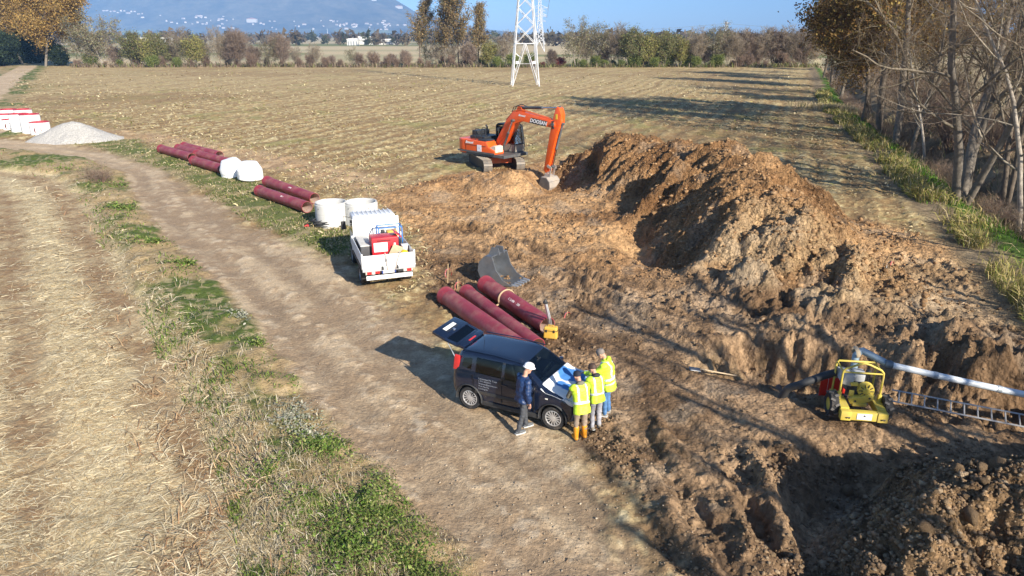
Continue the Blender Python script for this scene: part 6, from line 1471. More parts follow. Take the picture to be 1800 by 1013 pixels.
for k, (yy, y2) in enumerate([(.12, .06), (-.42, -.22)]):
    g = onbed('ratchet_strap', x0 - .04, 0, ZB, 0, ('grey ratchet strap with buckle down the middle of the tailgate', 'slanting grey strap right of the middle of the tailgate')[k], 'strap')
    m = MB(); m.tube([(.06, yy, sh + .06), (-.015, yy, sh + .03), (-.022, (yy + y2) / 2, sh * .5), (-.03, y2, -.12)], .022, 6, flat=.3); m.build('webbing', mat('strap_grey', (.42, .38, .34), .9), g)
    if k == 0: tb('buckle', (-.03, .1, sh * .62), (.03, .08, .13), mat('bright_steel', (.42, .43, .44), .35, .6), .008, g)
# ------------------------------------------------------------------ small black hatchback with open tailgate
CB = mat('car_black', (.006, .011, .028), .16, 0, .05, 2, coat=.8, dirt=.05, dirtcol=(.18, .15, .12)); CPL = mat('car_plastic', (.03, .031, .033), .6, 0, .1, dirt=.15)  # car_black: blue put into the base colour stands in for reflected sky
CGL = glass_mat('car_glass', (.34, .42, .44)); CIN = mat('car_interior', (.035, .035, .038), .9, 0, .1); SEAT = mat('car_seat', (.07, .07, .075), .9, 0, .15)
wr, wf = Vector(gp(826, 719)), Vector(gp(971, 756)); ch = (wf - wr).normalized(); cl = Vector((-ch.y, ch.x)); corg = (wr + wf) / 2 + cl * .80
CA = empty('hatchback_car', (corg.x, corg.y, hz(corg.x, corg.y)), math.atan2(ch.y, ch.x), 'small black hatchback with raised tailgate on the dirt track', 'car')
CAM_ = Matrix.Translation(CA.location) @ Matrix.Rotation(math.atan2(ch.y, ch.x), 4, 'Z')
LEV = [(.20, 1.62, -1.62, .70, .30, .25), (.28, 1.76, -1.77, .77, .34, .28), (.45, 1.83, -1.82, .805, .36, .26), (.62, 1.83, -1.81, .815, .36, .24), (.74, 1.81, -1.80, .815, .36, .22), (.82, 1.76, -1.79, .81, .36, .2), (.89, 1.60, -1.78, .80, .34, .2), (.95, 1.30, -1.77, .79, .26, .2),
       (1.00, 1.00, -1.76, .78, .16, .2), (1.06, .89, -1.745, .772, .14, .2), (1.16, .75, -1.72, .75, .14, .2), (1.28, .58, -1.69, .72, .14, .2), (1.40, .40, -1.65, .685, .14, .2), (1.47, .27, -1.60, .66, .15, .2), (1.51, .15, -1.53, .625, .16, .2), (1.535, -.02, -1.42, .56, .2, .25), (1.548, -.3, -1.2, .4, .2, .2), (1.552, -.6, -.9, .12, .08, .08)]
LEV = [(a, b - .02, c + .10, d, e, f) if a < .9 else (a, b, c + .09, d, e, f) for a, b, c, d, e, f in LEV]
LA = np.array(LEV); zz = []
for a, b in zip(LA[:-1], LA[1:]):
    for t in np.linspace(0, 1, 3, endpoint=False): zz.append(a + (b - a) * t)
zz.append(LA[-1]); zz = np.array(zz)
for _ in range(1): zz[1:-1] = zz[1:-1] * .5 + (zz[:-2] + zz[2:]) * .25
def outline(l, npc=7, nf=10, ns=26):
    z, xf, xr, w, rf, rr = l; p = []
    def arc(cx, cy, r, a0): return [(cx + r * math.cos(a0 + math.pi / 2 * k / npc), cy + r * math.sin(a0 + math.pi / 2 * k / npc), z) for k in range(npc + 1)]
    p += arc(xf - rf, w - rf, rf, 0); c1 = p[-1]; c2 = (xr + rr, w, z)
    p += [(c1[0] + (c2[0] - c1[0]) * k / ns, w + .012 * math.sin(math.pi * k / ns), z) for k in range(1, ns)]
    p += arc(xr + rr, w - rr, rr, math.pi / 2); p += [(xr, (w - rr) * (1 - 2 * k / nf), z) for k in range(1, nf)]
    p += arc(xr + rr, -w + rr, rr, math.pi); p += [(c2[0] + (c1[0] - c2[0]) * k / ns, -w - .012 * math.sin(math.pi * k / ns), z) for k in range(1, ns)]
    p += arc(xf - rf, -w + rf, rf, 1.5 * math.pi); p += [(xf, (-w + rf) * (1 - 2 * k / nf), z) for k in range(1, nf)]
    return p
m = MB(); rings = [outline(l) for l in zz]; n = len(rings[0])
for r_ in rings: m.v += r_
for i in range(len(rings) - 1): m.f += [(i * n + j, i * n + (j + 1) % n, (i + 1) * n + (j + 1) % n, (i + 1) * n + j) for j in range(n)]
m.f.append(tuple((len(rings) - 1) * n + j for j in range(n)))
me = bpy.data.meshes.new('body'); me.from_pydata(m.v, [], m.f); bm = bmesh.new(); bm.from_mesh(me); bmesh.ops.recalc_face_normals(bm, faces=bm.faces)
def bis(co, no, lo, hi):
    fs = [f for f in bm.faces if all(lo[k] < f.calc_center_median()[k] < hi[k] for k in range(3))]
    g = list({e for f in fs for e in f.edges}) + list({v for f in fs for v in f.verts}) + fs
    bmesh.ops.bisect_plane(bm, geom=g, plane_co=co, plane_no=no, dist=1e-5)
def cutpoly(poly, axis):
    """cut the edges of a convex window outline into the shell; axis y: (x, z) outline, axis x: (y, z) outline seen from the front"""
    lo = [-9, -9, 1.0]; hi = [9, 9, 1.6]
    if axis == 'x': lo[0] = .0
    for k in range(len(poly)):
        a, b = poly[k], poly[(k + 1) % len(poly)]; d = (b[0] - a[0], b[1] - a[1]); nn = (-d[1], d[0])
        bis((a[0], 0, a[1]) if axis == 'y' else (0, a[0], a[1]), (nn[0], 0, nn[1]) if axis == 'y' else (0, nn[0], nn[1]), lo, hi)
wins = [('front_window', [(.62, 1.045), (-.17, 1.045), (-.17, 1.43), (.30, 1.43)]), ('rear_window', [(-.25, 1.045), (-.98, 1.05), (-.98, 1.43), (-.25, 1.435)]), ('quarter_window', [(-1.10, 1.10), (-1.38, 1.14), (-1.35, 1.36), (-1.10, 1.39)])]
ws = [(-.66, 1.04), (.66, 1.04), (.56, 1.455), (-.56, 1.455)]
for _, p in wins: cutpoly(p, 'y')
cutpoly(ws, 'x')
for sx in (-1.15, 1.15):                                              # wheel openings
    pl = [(sx + .345 * math.cos(t), .33 + .345 * math.sin(t)) for t in np.linspace(0, 2 * math.pi, 17)[:-1]]
    for k in range(16):
        a, b = pl[k], pl[(k + 1) % 16]; bis((a[0], 0, a[1]), (-(b[1] - a[1]), 0, b[0] - a[0]), (sx - .5, -9, -1), (sx + .5, 9, .8))
for co, no in (((0, 0, .66), (0, 0, 1)), ((0, 0, 1.49), (0, 0, 1)), ((0, .56, 0), (0, 1, 0)), ((0, -.56, 0), (0, 1, 0))): bis(co, no, (-9, -9, .5), (-1.38, 9, 1.6))
bm.normal_update()
def inside(p, poly): return bool(in_poly(np.array([p[0]]), np.array([p[1]]), poly)[0])
sel = {}; kill = []
for f in bm.faces:
    c = f.calc_center_median(); nrm = f.normal; hit = None
    for nm, p in wins:
        if abs(nrm.y) > .5 and inside((c.x, c.z), p): hit = nm + ('_r' if c.y < 0 else '_l')
    if hit is None and nrm.x > .3 and c.x > .1 and inside((c.y, c.z), ws): hit = 'windscreen'
    if hit: sel.setdefault(hit, []).append([v.co.copy() for v in f.verts]); kill.append(f); continue
    if abs(nrm.y) > .35 and any(math.hypot(c.x - sx, c.z - .33) < .344 for sx in (-1.15, 1.15)): kill.append(f); continue
    if nrm.x < -.4 and abs(c.y) < .56 and .66 < c.z < 1.49 and c.x < -1.3: kill.append(f)
bmesh.ops.delete(bm, geom=kill, context='FACES'); bmesh.ops.remove_doubles(bm, verts=bm.verts, dist=1e-5)
bm.to_mesh(me); bm.free(); me.shade_smooth(); me.set_sharp_from_angle(angle=R(40)); link(me, 'body', CB, CA)
for nm, fs in sel.items():
    m = MB()
    for f in fs: m.add(f, [tuple(range(len(f)))])
    o = m.build(nm.replace('_r', '').replace('_l', '') if 'screen' not in nm else nm, CGL, CA, smooth=60, weld=1e-4)
def cb(name, c, d, mm, bev=.01, par=CA, rot=None, taper=(1, 1)): m = MB(); m.box(c, d, rot, taper); return m.build(name, mm, par, bevel=bev, smooth=40)
cb('floor_pan', (0, 0, .34), (3.2, 1.24, .2), CIN, .02); cb('load_floor', (-1.35, 0, .58), (.7, 1.1, .04), CIN)
for yy in (-.36, .36):
    s_ = cb('front_seat', (.0, yy, .62), (.5, .46, .22), SEAT, .06); cb('seat_back', (-.27, yy, .92), (.16, .44, .6), SEAT, .06, s_, (0, -.22, 0)); cb('head_rest', (-.36, yy, 1.28), (.1, .24, .16), SEAT, .04, s_)
    for t in (0,): pass
s_ = cb('rear_bench', (-.72, 0, .62), (.46, 1.2, .2), SEAT, .06); cb('bench_back', (-1.0, 0, .92), (.14, 1.2, .56), SEAT, .05, s_, (0, -.2, 0))
cb('dashboard', (.78, 0, .90), (.42, 1.36, .22), CIN, .06)
m = MB(); Mx = Matrix.Translation((.46, .36, .98)) @ Matrix.Rotation(R(-62), 4, 'Y'); m.tube([Mx @ Vector((.18 * math.cos(t), .18 * math.sin(t), 0)) for t in np.linspace(0, 6.283, 25)], .014, 6); m.tube([Mx @ Vector((-.18, 0, 0)), Mx @ Vector((.18, 0, 0))], .014, 5); m.build('steering_wheel', BLK, CA, smooth=50)
cb('paper_on_dash', (.80, -.35, 1.02), (.22, .3, .01), WTX, 0, CA, (0, .1, 0)); m = MB(); m.tube([(.40, 0, 1.40), (.36, 0, 1.44)], .01, 5); m.box((.40, 0, 1.37), (.03, .2, .06)); m.build('rear_view_mirror', BLK, CA)
# wheels with many spokes
SIL = mat('alloy_silver', (.62, .62, .63), .35, .6, .05, dirt=.12)
for sx in (-1.15, 1.15):
    for sg in (-1, 1):
        w = MB(); M = Matrix.Translation((sx, sg * .715, .30)) @ Matrix.Rotation(math.pi / 2 * (1 if sg < 0 else -1), 4, 'X'); r, wd = .30, .18
        w.lathe([(.205, -.07), (.28, -.09), (.30, -.065), (.30, .065), (.28, .09), (.205, .075)], 32, M); o = w.build('wheel', TYRE, CA, smooth=35)
        w = MB(); w.lathe([(.208, .03), (.208, .078), (.192, .082), (.185, .055)], 32, M); w.lathe([(0, .072), (.045, .07), (.055, .05)], 16, M)
        for k in range(14):
            a = 2 * math.pi * k / 14; w.box((.115, 0, .058), (.15, .024, .02), M=M @ Matrix.Rotation(a, 4, 'Z'))
        w.build('rim', SIL, o, smooth=35); w = MB(); w.lathe([(0, .02), (.20, .02)], 24, M); w.build('brake_disc', BLK, o)
        m = MB(); prof = []
        for k in range(19): t = math.pi * (-.06 + 1.12 * k / 18); prof.append((sx + .365 * math.cos(t), .815 * sg * 1.005, .33 + .365 * math.sin(t)))
        m.tube(prof, .036, 6, flat=.55); m.build('wheel_arch', CPL, CA, smooth=50); m = MB(); m.lathe([(.34, -.2), (.34, .09), (.0, -.2)][:2], 20, Matrix.Translation((sx, sg * .70, .33)) @ Matrix.Rotation(math.pi / 2 * (1 if sg < 0 else -1), 4, 'X'), 0, math.pi * 2); m.build('wheel_well', CIN, CA, smooth=50)
for sg in (-1, 1):
    cb('sill_trim', (0, sg * .80, .27), (1.6, .04, .12), CPL, .012)
    cb('side_strip', (-.35, sg * .832, .56), (1.25, .018, .085), CPL, .006)
    for xx in (-.22, .66, -1.02): cb('door_gap', (xx, sg * .826, .70), (.010, .012, .62), mat('gap_black', (.002, .002, .002), .9), 0)
    for xx in (-.10, -.9): cb('door_handle', (xx - .05, sg * .828, .90), (.17, .03, .035), CB, .01)
    for xa in (-.21,): cb('b_pillar', (xa, sg * .715, 1.24), (.07, .03, .40), BLK, .004, CA, (sg * .22, 0, 0))
    cb('mirror', (.62, sg * .92, 1.02), (.12, .19, .15), CB, .05); cb('mirror_arm', (.64, sg * .82, .99), (.06, .12, .05), CPL, .01)
    cb('indicator', (.98, sg * .813, .80), (.075, .012, .035), mat('lens_clear', (.7, .68, .6), .2), .006)
    m = MB(); m.prism([(-1.46, 1.02), (-1.64, 1.0), (-1.58, 1.42), (-1.44, 1.40)], sg * .70, sg * (.762)); m.build('tail_lamp', REDL, CA, bevel=.02, smooth=40)
    m = MB(); m.prism([(1.40, .78), (1.66, .72), (1.60, .86), (1.42, .90)], sg * .60, sg * .795); m.build('head_lamp', mat('lamp_glass', (.55, .57, .6), .1), CA, bevel=.03, smooth=40)
    m = MB(); m.tube([(.3, sg * .63, 1.50), (-.5, sg * .625, 1.555), (-1.4, sg * .61, 1.54)], .014, 6); m.build('roof_rail', CB, CA, smooth=50)
    cb('window_rubber', (-.18, sg * .775, 1.035), (1.65, .012, .016), BLK, 0)
for k in range(3): cb('grille_bar', (1.825, 0, .50 + .06 * k), (.03, .8, .03), CPL, .008)
cb('wiper_cowl', (.99, 0, 1.005), (.10, 1.3, .02), CPL, .008, CA, (0, .2, 0))
# lettering on the right-hand doors (bottom lines are too small to read in the photograph)
for k, (tx, sz) in enumerate([('Lecianese Mr Tour', .068), ('L 011.4020411', .06), ('lecianese@geomin.com', .056), ('M.co.4ag.org', .056), ('L.co.lti.gmb', .056)]):
    text_mesh(tx, sz, mat('door_print', (.24, .26, .30), .6), 'lettering', CA, frame_mat((-.86, -.838, .945 - .068 * k), (1, 0, 0), (0, 0, 1)), .001, align='LEFT')
# tailgate swung up: local u runs from the hinge outward
TG = empty('tailgate', (-1.45, 0, 1.535)); TG.parent = CA; TG.rotation_euler = (0, R(17), 0)
def tgpt(u, v, w): return (-u, v, w)
def gate(u0, u1, v0, v1, w0, w1, name, mm, bev=.015, par=TG, taper=None):
    m = MB(); m.add([tgpt(u0, -v0, w0), tgpt(u0, v0, w0), tgpt(u1, v1, w0), tgpt(u1, -v1, w0), tgpt(u0, -v0, w1), tgpt(u0, v0, w1), tgpt(u1, v1, w1), tgpt(u1, -v1, w1)], [(0, 3, 2, 1), (4, 5, 6, 7), (0, 1, 5, 4), (1, 2, 6, 5), (2, 3, 7, 6), (3, 0, 4, 7)]); return m.build(name, mm, par, bevel=bev, smooth=40)
gate(-.02, .15, .53, .57, -.05, .03, 'spoiler', CB, .03); gate(.03, .075, .17, .17, .028, .042, 'brake_lamp', REDL, .006)
gate(.15, .24, .575, .585, -.05, .0, 'upper_panel', CB, .012)
for sg in (-1, 1):
    m = MB(); m.add([tgpt(.2, sg * .47, -.05), tgpt(.2, sg * .585, -.05), tgpt(.56, sg * .60, -.05), tgpt(.56, sg * .50, -.05), tgpt(.2, sg * .47, .0), tgpt(.2, sg * .585, .0), tgpt(.56, sg * .60, .0), tgpt(.56, sg * .50, .0)], [(0, 3, 2, 1), (4, 5, 6, 7), (0, 1, 5, 4), (1, 2, 6, 5), (2, 3, 7, 6), (3, 0, 4, 7)]); m.build('glass_frame', CB, TG, bevel=.01)
gate(.235, .53, .475, .505, -.022, -.014, 'rear_screen', CGL, 0); gate(.52, .95, .60, .56, -.06, .02, 'lower_panel', CB, .03)
gate(.70, .83, .27, .27, .012, .026, 'plate_recess', BLK, .004); p_ = gate(.71, .82, .26, .26, .024, .034, 'number_plate', mat('plate_white', (.72, .74, .76), .5), .003); gate(.71, .82, .26, .26, .0, .0, 'x', None, 0, p_) if False else None
m = MB(); m.lathe([(.045, .02), (.045, .032), (0, .036)], 16, Matrix.Translation((-.62, 0, .0))); m.build('badge', mat('badge_chrome', (.7, .7, .72), .2, .9), TG, smooth=50); gate(.655, .67, .28, .28, .018, .026, 'chrome_strip', CPL, .003); gate(.84, .865, .16, .16, .018, .024, 'name_badge', mat('letter_grey', (.28, .28, .29), .6), .002) if False else None
for sg in (-1, 1):
    m = MB(); a = Vector((-1.62, sg * .58, 1.16)); b = CA.matrix_world @ Vector() ; m.tube([a, Vector((-1.90, sg * .56, 1.60))], .010, 6); m.tube([a, a.lerp(Vector((-1.90, sg * .56, 1.60)), .5)], .016, 6); m.build('gas_strut', AL, CA)
m = MB(); m.tube([(-1.2, .12, 1.55), (-1.24, .12, 1.85)], .006, 5); m.build('aerial', BLK, CA)
# plan sheet spread on the bonnet
hzx = LA[5:9]; 
def hood(x): return np.interp(x, [1.0, 1.30, 1.60, 1.76], [1.008, .958, .895, .825])
U, V = np.meshgrid(np.linspace(.86, 1.78, 28), np.linspace(-.80, .70, 40)); Zs = hood(np.maximum(U, 1.0)) + .022 + .012 * fbm(U * 5, V * 5, 2, 500) + np.where(U < 1.0, (1.0 - U) * .6, 0); Zs = Zs - np.clip(np.abs(V) - .66, 0, 1) ** 1.2 * 1.0
U2 = U + .06 * V
Pm = np.stack([U2, V, Zs], -1).reshape(-1, 3); i = np.arange(U.size).reshape(U.shape); F = np.stack([i[:-1, :-1], i[:-1, 1:], i[1:, 1:], i[1:, :-1]], -1).reshape(-1, 4)
blue = sstep(.02, .06, fbm(U * 2.2 + 1.2, V * 1.9 + .35, 2, 503) + .15 - 2.2 * np.abs(np.hypot((U - 1.3) * 1.2, V + .05) - .35)).reshape(-1, 1)
me = np_mesh('site_plan', (np.array(CAM_.to_3x3()) @ Pm.T).T + np.array(CAM_.translation), F, np.array([[.80, .81, .82]]) * (1 - blue) + blue * np.array([[.07, .23, .55]]), True)
o = link(me, 'site_plan', attr_mat('printed_paper', .7, .04, 8, 0)); sm = o.modifiers.new('thickness', 'SOLIDIFY'); sm.thickness = .002; tag(o, 'white and blue site plan spread over the bonnet of the black car', 'plan')
# ------------------------------------------------------------------ people
def remesh(m, name, vox, smooth_it=2, disp=0.0, seed=0, dscale=9.0):
    me = m.mesh(name); o = bpy.data.objects.new('tmp', me); COL.objects.link(o)
    r = o.modifiers.new('r', 'REMESH'); r.mode = 'VOXEL'; r.voxel_size = vox; r.use_smooth_shade = True
    s = o.modifiers.new('s', 'SMOOTH'); s.factor = .5; s.iterations = smooth_it
    me2 = bpy.data.meshes.new_from_object(o.evaluated_get(bpy.context.evaluated_depsgraph_get()))
    bpy.data.objects.remove(o); bpy.data.meshes.remove(me); me2.name = name
    if disp:
        n = len(me2.vertices); V = np.empty(n * 3, np.float32); me2.vertices.foreach_get('co', V); V = V.reshape(-1, 3); Nn = np.empty(n * 3, np.float32); me2.vertices.foreach_get('normal', Nn); Nn = Nn.reshape(-1, 3)
        q = fbm(V[:, 0] * dscale + V[:, 1] * dscale * .7, V[:, 2] * dscale * 1.4 + V[:, 1] * 3, 3, seed)
        V = V + Nn * (q * disp)[:, None]; me2.vertices.foreach_set('co', V.astype(np.float32).ravel()); me2.update()
    return me2
def loft(m, rings, n=16):
    """elliptic rings: (centre, x axis half, y axis half, frame matrix)"""
    o = len(m.v)
    for c, a, b, Mq in rings:
        for k in range(n):
            t = 2 * math.pi * k / n; m.v.append(tuple(Vector(c) + Mq @ Vector((a * math.copysign(abs(math.cos(t)) ** .85, math.cos(t)), b * math.copysign(abs(math.sin(t)) ** .85, math.sin(t)), 0))))
    for i in range(len(rings) - 1):
        for k in range(n): m.f.append((o + i * n + k, o + i * n + (k + 1) % n, o + (i + 1) * n + (k + 1) % n, o + (i + 1) * n + k))
    m.f.append(tuple(o + k for k in range(n - 1, -1, -1))); m.f.append(tuple(o + (len(rings) - 1) * n + k for k in range(n)))
def limb(m, pts, rads, n=10):
    P = [Vector(p) for p in pts]; pp = []; rr = []
    for i in range(len(P) - 1):
        for t in (0, .33, .66): pp.append(P[i].lerp(P[i + 1], t)); rr.append(rads[i] + (rads[i + 1] - rads[i]) * t)
    pp.append(P[-1]); rr.append(rads[-1]); m.tube(pp, rr, n)
    for p, r in zip(P, rads): m.ball(tuple(p), r * .99, 10, 7)
SKIN = mat('skin', (.52, .29, .20), .55, 0, .1, 12); HIVIS = mat('hivis_yellow', (.58, .84, .05), .6, 0, .06, 7, bump=.25, bscale=30); HIGRN = mat('hivis_green', (.30, .80, .06), .6, 0, .06, 7, bump=.25, bscale=30); REFL = mat('reflective_tape', (.60, .68, .72), .35, .2, .05)
def person(loc, rz, label, H=1.76, lean=10, head=(25, 0), arms=None, feet=((-.11, .0), (.11, .0)), top=None, toplen=.62, trousers=None, shoes=None, boots=False, bulk=.0, sleeves=None, vest=False, bands=False, hat=None, hood=False, yawt=0):
    """faces +y; arms: ((elbow),(hand)) for left and right relative to the chest frame"""
    e = empty('person', loc, rz, label, 'person'); s = H / 1.76
    la = R(lean); Sp = Matrix.Rotation(-la, 3, 'X') @ Matrix.Rotation(R(yawt), 3, 'Z'); hip = Vector((0, 0, .94 * s))
    sp = lambda x, y, z: hip + Sp @ Vector((x * s, y * s, z * s))
    neck = sp(0, .01, .53); Hd = Matrix.Rotation(-la - R(head[0]), 3, 'X') @ Matrix.Rotation(R(head[1]), 3, 'Z'); hc = neck + Sp @ Vector((0, .02, .09)) * s + Hd @ Vector((0, .03, .09)) * s
    shl, shr = sp(-.185, 0, .45), sp(.185, 0, .45)
    arms = arms or (((-.26, .02, .16), (-.24, .12, -.08)), ((.26, .02, .16), (.24, .12, -.08)))
    A = [(shl, sp(*arms[0][0]), sp(*arms[0][1])), (shr, sp(*arms[1][0]), sp(*arms[1][1]))]
    hips = [hip + Vector((-.095, 0, -.02)) * s, hip + Vector((.095, 0, -.02)) * s]; legs = []
    for h, f in zip(hips, feet):
        ank = Vector((f[0], f[1], .09 * s)); kn = h.lerp(ank, .50) + Vector((0, .035, .0)); legs.append((h, kn, ank))
    # body: one continuous surface
    b = MB()
    loft(b, [(sp(0, 0, z), w * s, d * s, Sp) for z, w, d in [(-.08, .15, .10), (.05, .15, .105), (.18, .14, .10), (.33, .165, .11), (.44, .17, .10), (.50, .10, .075), (.54, .058, .058)]])
    limb(b, [neck - Sp @ Vector((0, 0, .05)), neck + Sp @ Vector((0, .015, .10)) * s], [.058 * s, .055 * s])
    q = Hd.to_4x4(); q.translation = hc
    b.ball((0, 0, .012 * s), (.074 * s, .094 * s, .112 * s), 18, 14, q); b.ball((0, .030 * s, -.060 * s), (.056 * s, .062 * s, .058 * s), 12, 9, q)
    b.ball((0, .098 * s, -.012 * s), (.013 * s, .022 * s, .022 * s), 8, 6, q); b.ball((0, .086 * s, -.062 * s), (.024 * s, .012 * s, .010 * s), 8, 6, q); b.ball((0, .082 * s, .030 * s), (.055 * s, .016 * s, .012 * s), 10, 6, q)
    for sg in (-1, 1): b.ball((sg * .076 * s, -.005, -.005), (.011, .022, .032), 8, 6, q)
    for k, (S_, E_, Hn) in enumerate(A):
        limb(b, [S_, E_, Hn], [.048 * s, .038 * s, .028 * s])
        d = (Hn - E_).normalized(); sd = d.cross(Vector((0, 0, 1))); sd = sd.normalized() if sd.length > .1 else Vector((1, 0, 0)); up = sd.cross(d); sg = 1 if k else -1
        c = Hn + d * .055; b.ball((0, 0, 0), (.042, .055, .021), 12, 8, Matrix((sd, d, up)).transposed().to_4x4() if False else Matrix.Translation(c) @ Matrix((sd, d, up)).transposed().to_4x4())
        for j in range(4):
            o_ = c + sd * (-.030 + .020 * j) + d * .04; L = (.062, .075, .070, .055)[j]; b.tube([o_, o_ + d * L * .5 - up * .006, o_ + d * L * .85 - up * .028, o_ + d * L * .9 - up * .045], [.0105, .0105, .0095, .008], 7)
        o_ = c - sd * .036 * sg - d * .01; b.tube([o_, o_ - sd * .022 * sg + d * .025 - up * .01, o_ - sd * .024 * sg + d * .055 - up * .02], [.013, .0115, .009], 7)
    for (h, kn, an) in legs: limb(b, [h, kn, an], [.072 * s, .050 * s, .036 * s]); b.ball(tuple(an + Vector((0, .06, -.045))), (.04, .12, .035), 10, 7)
    link(remesh(b, 'body', .0105, 2), 'body', SKIN, e)
    for sg in (-1, 1):
        m = MB(); m.ball((sg * .030 * s, .090 * s, .012 * s), (.011, .008, .006), 8, 6, q); m.build('eye', mat('eye_dark', (.05, .04, .035), .3), e)
    # trousers
    t = MB(); tw = .018
    loft(t, [(hip + Vector((0, 0, z * s)), w * s, d * s, Matrix.Identity(3)) for z, w, d in [(.06, .165, .115), (-.03, .175, .122), (-.10, .165, .115)]])
    for (h, kn, an) in legs: limb(t, [h - Vector((0, 0, .03)), kn, an - Vector((0, 0, .02)) if not boots else kn.lerp(an, .55)], [.088 * s, .070 * s, .060 * s if not boots else .068 * s])
    link(remesh(t, 'trousers', .014, 2, .02, 3, 8), 'trousers', trousers, e)
    for (h, kn, an) in legs:
        m = MB()
        if boots: limb(m, [kn.lerp(an, .42), an], [.072, .055]); m.ball(tuple(an + Vector((0, .075, -.045))), (.055, .155, .055), 12, 8); m.ball(tuple(an + Vector((0, .0, -.04))), (.055, .07, .06), 12, 8)
        else: m.ball(tuple(an + Vector((0, .07, -.045))), (.048, .145, .045), 12, 8); m.ball(tuple(an + Vector((0, -.01, -.035))), (.05, .065, .05), 12, 8)
        so = link(remesh(m, 'boot' if boots else 'shoe', .012, 2), 'boot' if boots else 'shoe', shoes, e)
        m = MB(); m.prism([(an.x - .05, an.y - .075), (an.x + .05, an.y - .075), (an.x + .055, an.y + .08), (an.x + .048, an.y + .19), (an.x, an.y + .22), (an.x - .048, an.y + .19), (an.x - .055, an.y + .08)], .0, .022, axis='z'); m.build('sole', mat('boot_sole', (.10, .09, .08), .8) if boots else mat('pale_sole', (.62, .62, .60), .7), so, bevel=.006)
    # jacket or vest
    j = MB(); B = bulk
    z0 = .53 - toplen
    loft(j, [(sp(0, 0, z), (w + B) * s, (d + B) * s, Sp) for z, w, d in [(z0, .185, .135), (z0 + .08, .18, .132), (.12, .172, .125), (.30, .19, .132), (.42, .195, .12), (.49, .135, .092), (.54, .075, .075)]], 20)
    for k, (S_, E_, Hn) in enumerate(A):
        if vest: j.ball(tuple(S_.lerp(sp(0, 0, .4), .18)), (.085 + B, .095 + B, .10), 12, 8)
        else: limb(j, [S_, E_, E_.lerp(Hn, .93)], [.078 * s + B * .6, .062 * s + B * .5, .048 * s + B * .4])
    if hood: j.ball(tuple(neck + Sp @ Vector((0, -.09, .03))), (.11, .07, .07), 12, 8); j.ball(tuple(neck + Sp @ Vector((0, -.03, .02))), (.105, .09, .055), 12, 8)
    jm = remesh(j, 'jacket', .013, 2, .028 if not vest else .022, 11, 8); jo = link(jm, 'vest' if vest else 'jacket', top, e)
    if vest and sleeves is not None:
        for k, (S_, E_, Hn) in enumerate(A): m = MB(); limb(m, [S_, E_, E_.lerp(Hn, .93)], [.072 * s, .058 * s, .044 * s]); link(remesh(m, 'sleeve', .013, 2, .01, 5, 10), 'sleeve', sleeves, e)
        m = MB(); loft(m, [(sp(0, -.005, z), w, d, Sp) for z, w, d in [(.46, .12, .10), (.52, .10, .09), (.57, .085, .08)]]); m.ball(tuple(neck + Sp @ Vector((0, -.075, .02))), (.10, .06, .06), 12, 8); link(remesh(m, 'collar', .013, 2), 'collar', sleeves, e)
    if bands:
        Si = Sp.inverted()
        def strip(name, test):
            vid = {}; V = []; F = []
            for p in jm.polygons:
                if test(Si @ (Vector(p.center) - hip) / s):
                    f = []
                    for vi in p.vertices:
                        if vi not in vid: vid[vi] = len(V); v = jm.vertices[vi]; V.append(tuple(v.co + v.normal * .004))
                        f.append(vid[vi])
                    F.append(f)
            if F: me = bpy.data.meshes.new(name); me.from_pydata(V, [], F); me.shade_smooth(); link(me, name, REFL, jo)
        strip('reflective_band', lambda c: .06 < c.z < .115 and abs(c.x) < .26)
        if not vest or bands == 2: strip('reflective_band', lambda c: -.06 < c.z < -.01 and abs(c.x) < .26)
        for sg in (-1, 1): strip('reflective_brace', lambda c: .115 < c.z < .52 and .085 < c.x * sg < .135)
    # headgear, hair
    if hat == 'helmet':
        WHT = mat('helmet_white', (.85, .85, .85), .3, 0, .02); Mh = q @ Matrix.Translation((0, -.005, .045)) @ Matrix.Rotation(R(6), 4, 'X')
        m = MB(); m.lathe([(.108, 0), (.108, .04), (.095, .085), (.06, .115), (0, .125)], 22, Mh @ Matrix.Diagonal((1, 1.22, 1, 1))); ho = m.build('helmet', WHT, e, smooth=60); m = MB(); m.lathe([(.104, -.004), (.128, -.006), (.130, .006), (.104, .012)], 22, Mh @ Matrix.Translation((0, .012, 0)) @ Matrix.Diagonal((1, 1.25, 1, 1))); m.build('brim', WHT, ho, smooth=60)
    elif hat:
        m = MB(); m.lathe([(.082, -.03), (.088, .0), (.086, .05), (.065, .095), (0, .115)], 20, q @ Matrix.Translation((0, -.008, .025)) @ Matrix.Rotation(R(14), 4, 'X') @ Matrix.Diagonal((1, 1.2, 1, 1)))
        m.v = [(a + .004 * math.sin(70 * a), b_ + .004 * math.sin(60 * b_), c) for a, b_, c in m.v]; m.build('cap' if hat[0] == 'cap' else 'hair', hat[1], e, smooth=50)
    return e
def stand(px, py): x, y = gp(px, py); return (x, y, hz(x, y) + .005)
CAR_DIR = math.atan2(ch.y, ch.x)
NAVY = mat('navy_quilt', (.012, .035, .11), .45, 0, .2, 14, bump=.6, bscale=11); DKG = mat('dark_grey_cloth', (.055, .06, .07), .8, 0, .12, 9)
person(stand(918, 757), R(-62), 'person in white helmet and navy quilted jacket walking beside the car', 1.74, 6, (18, 0), (((-.26, .02, .18), (-.24, .10, -.06)), ((.27, -.02, .18), (.25, .06, -.07))), ((-.10, .16), (.10, -.17)), NAVY, .66, DKG, mat('shoe_grey', (.10, .11, .12), .7), False, .022, hat='helmet')
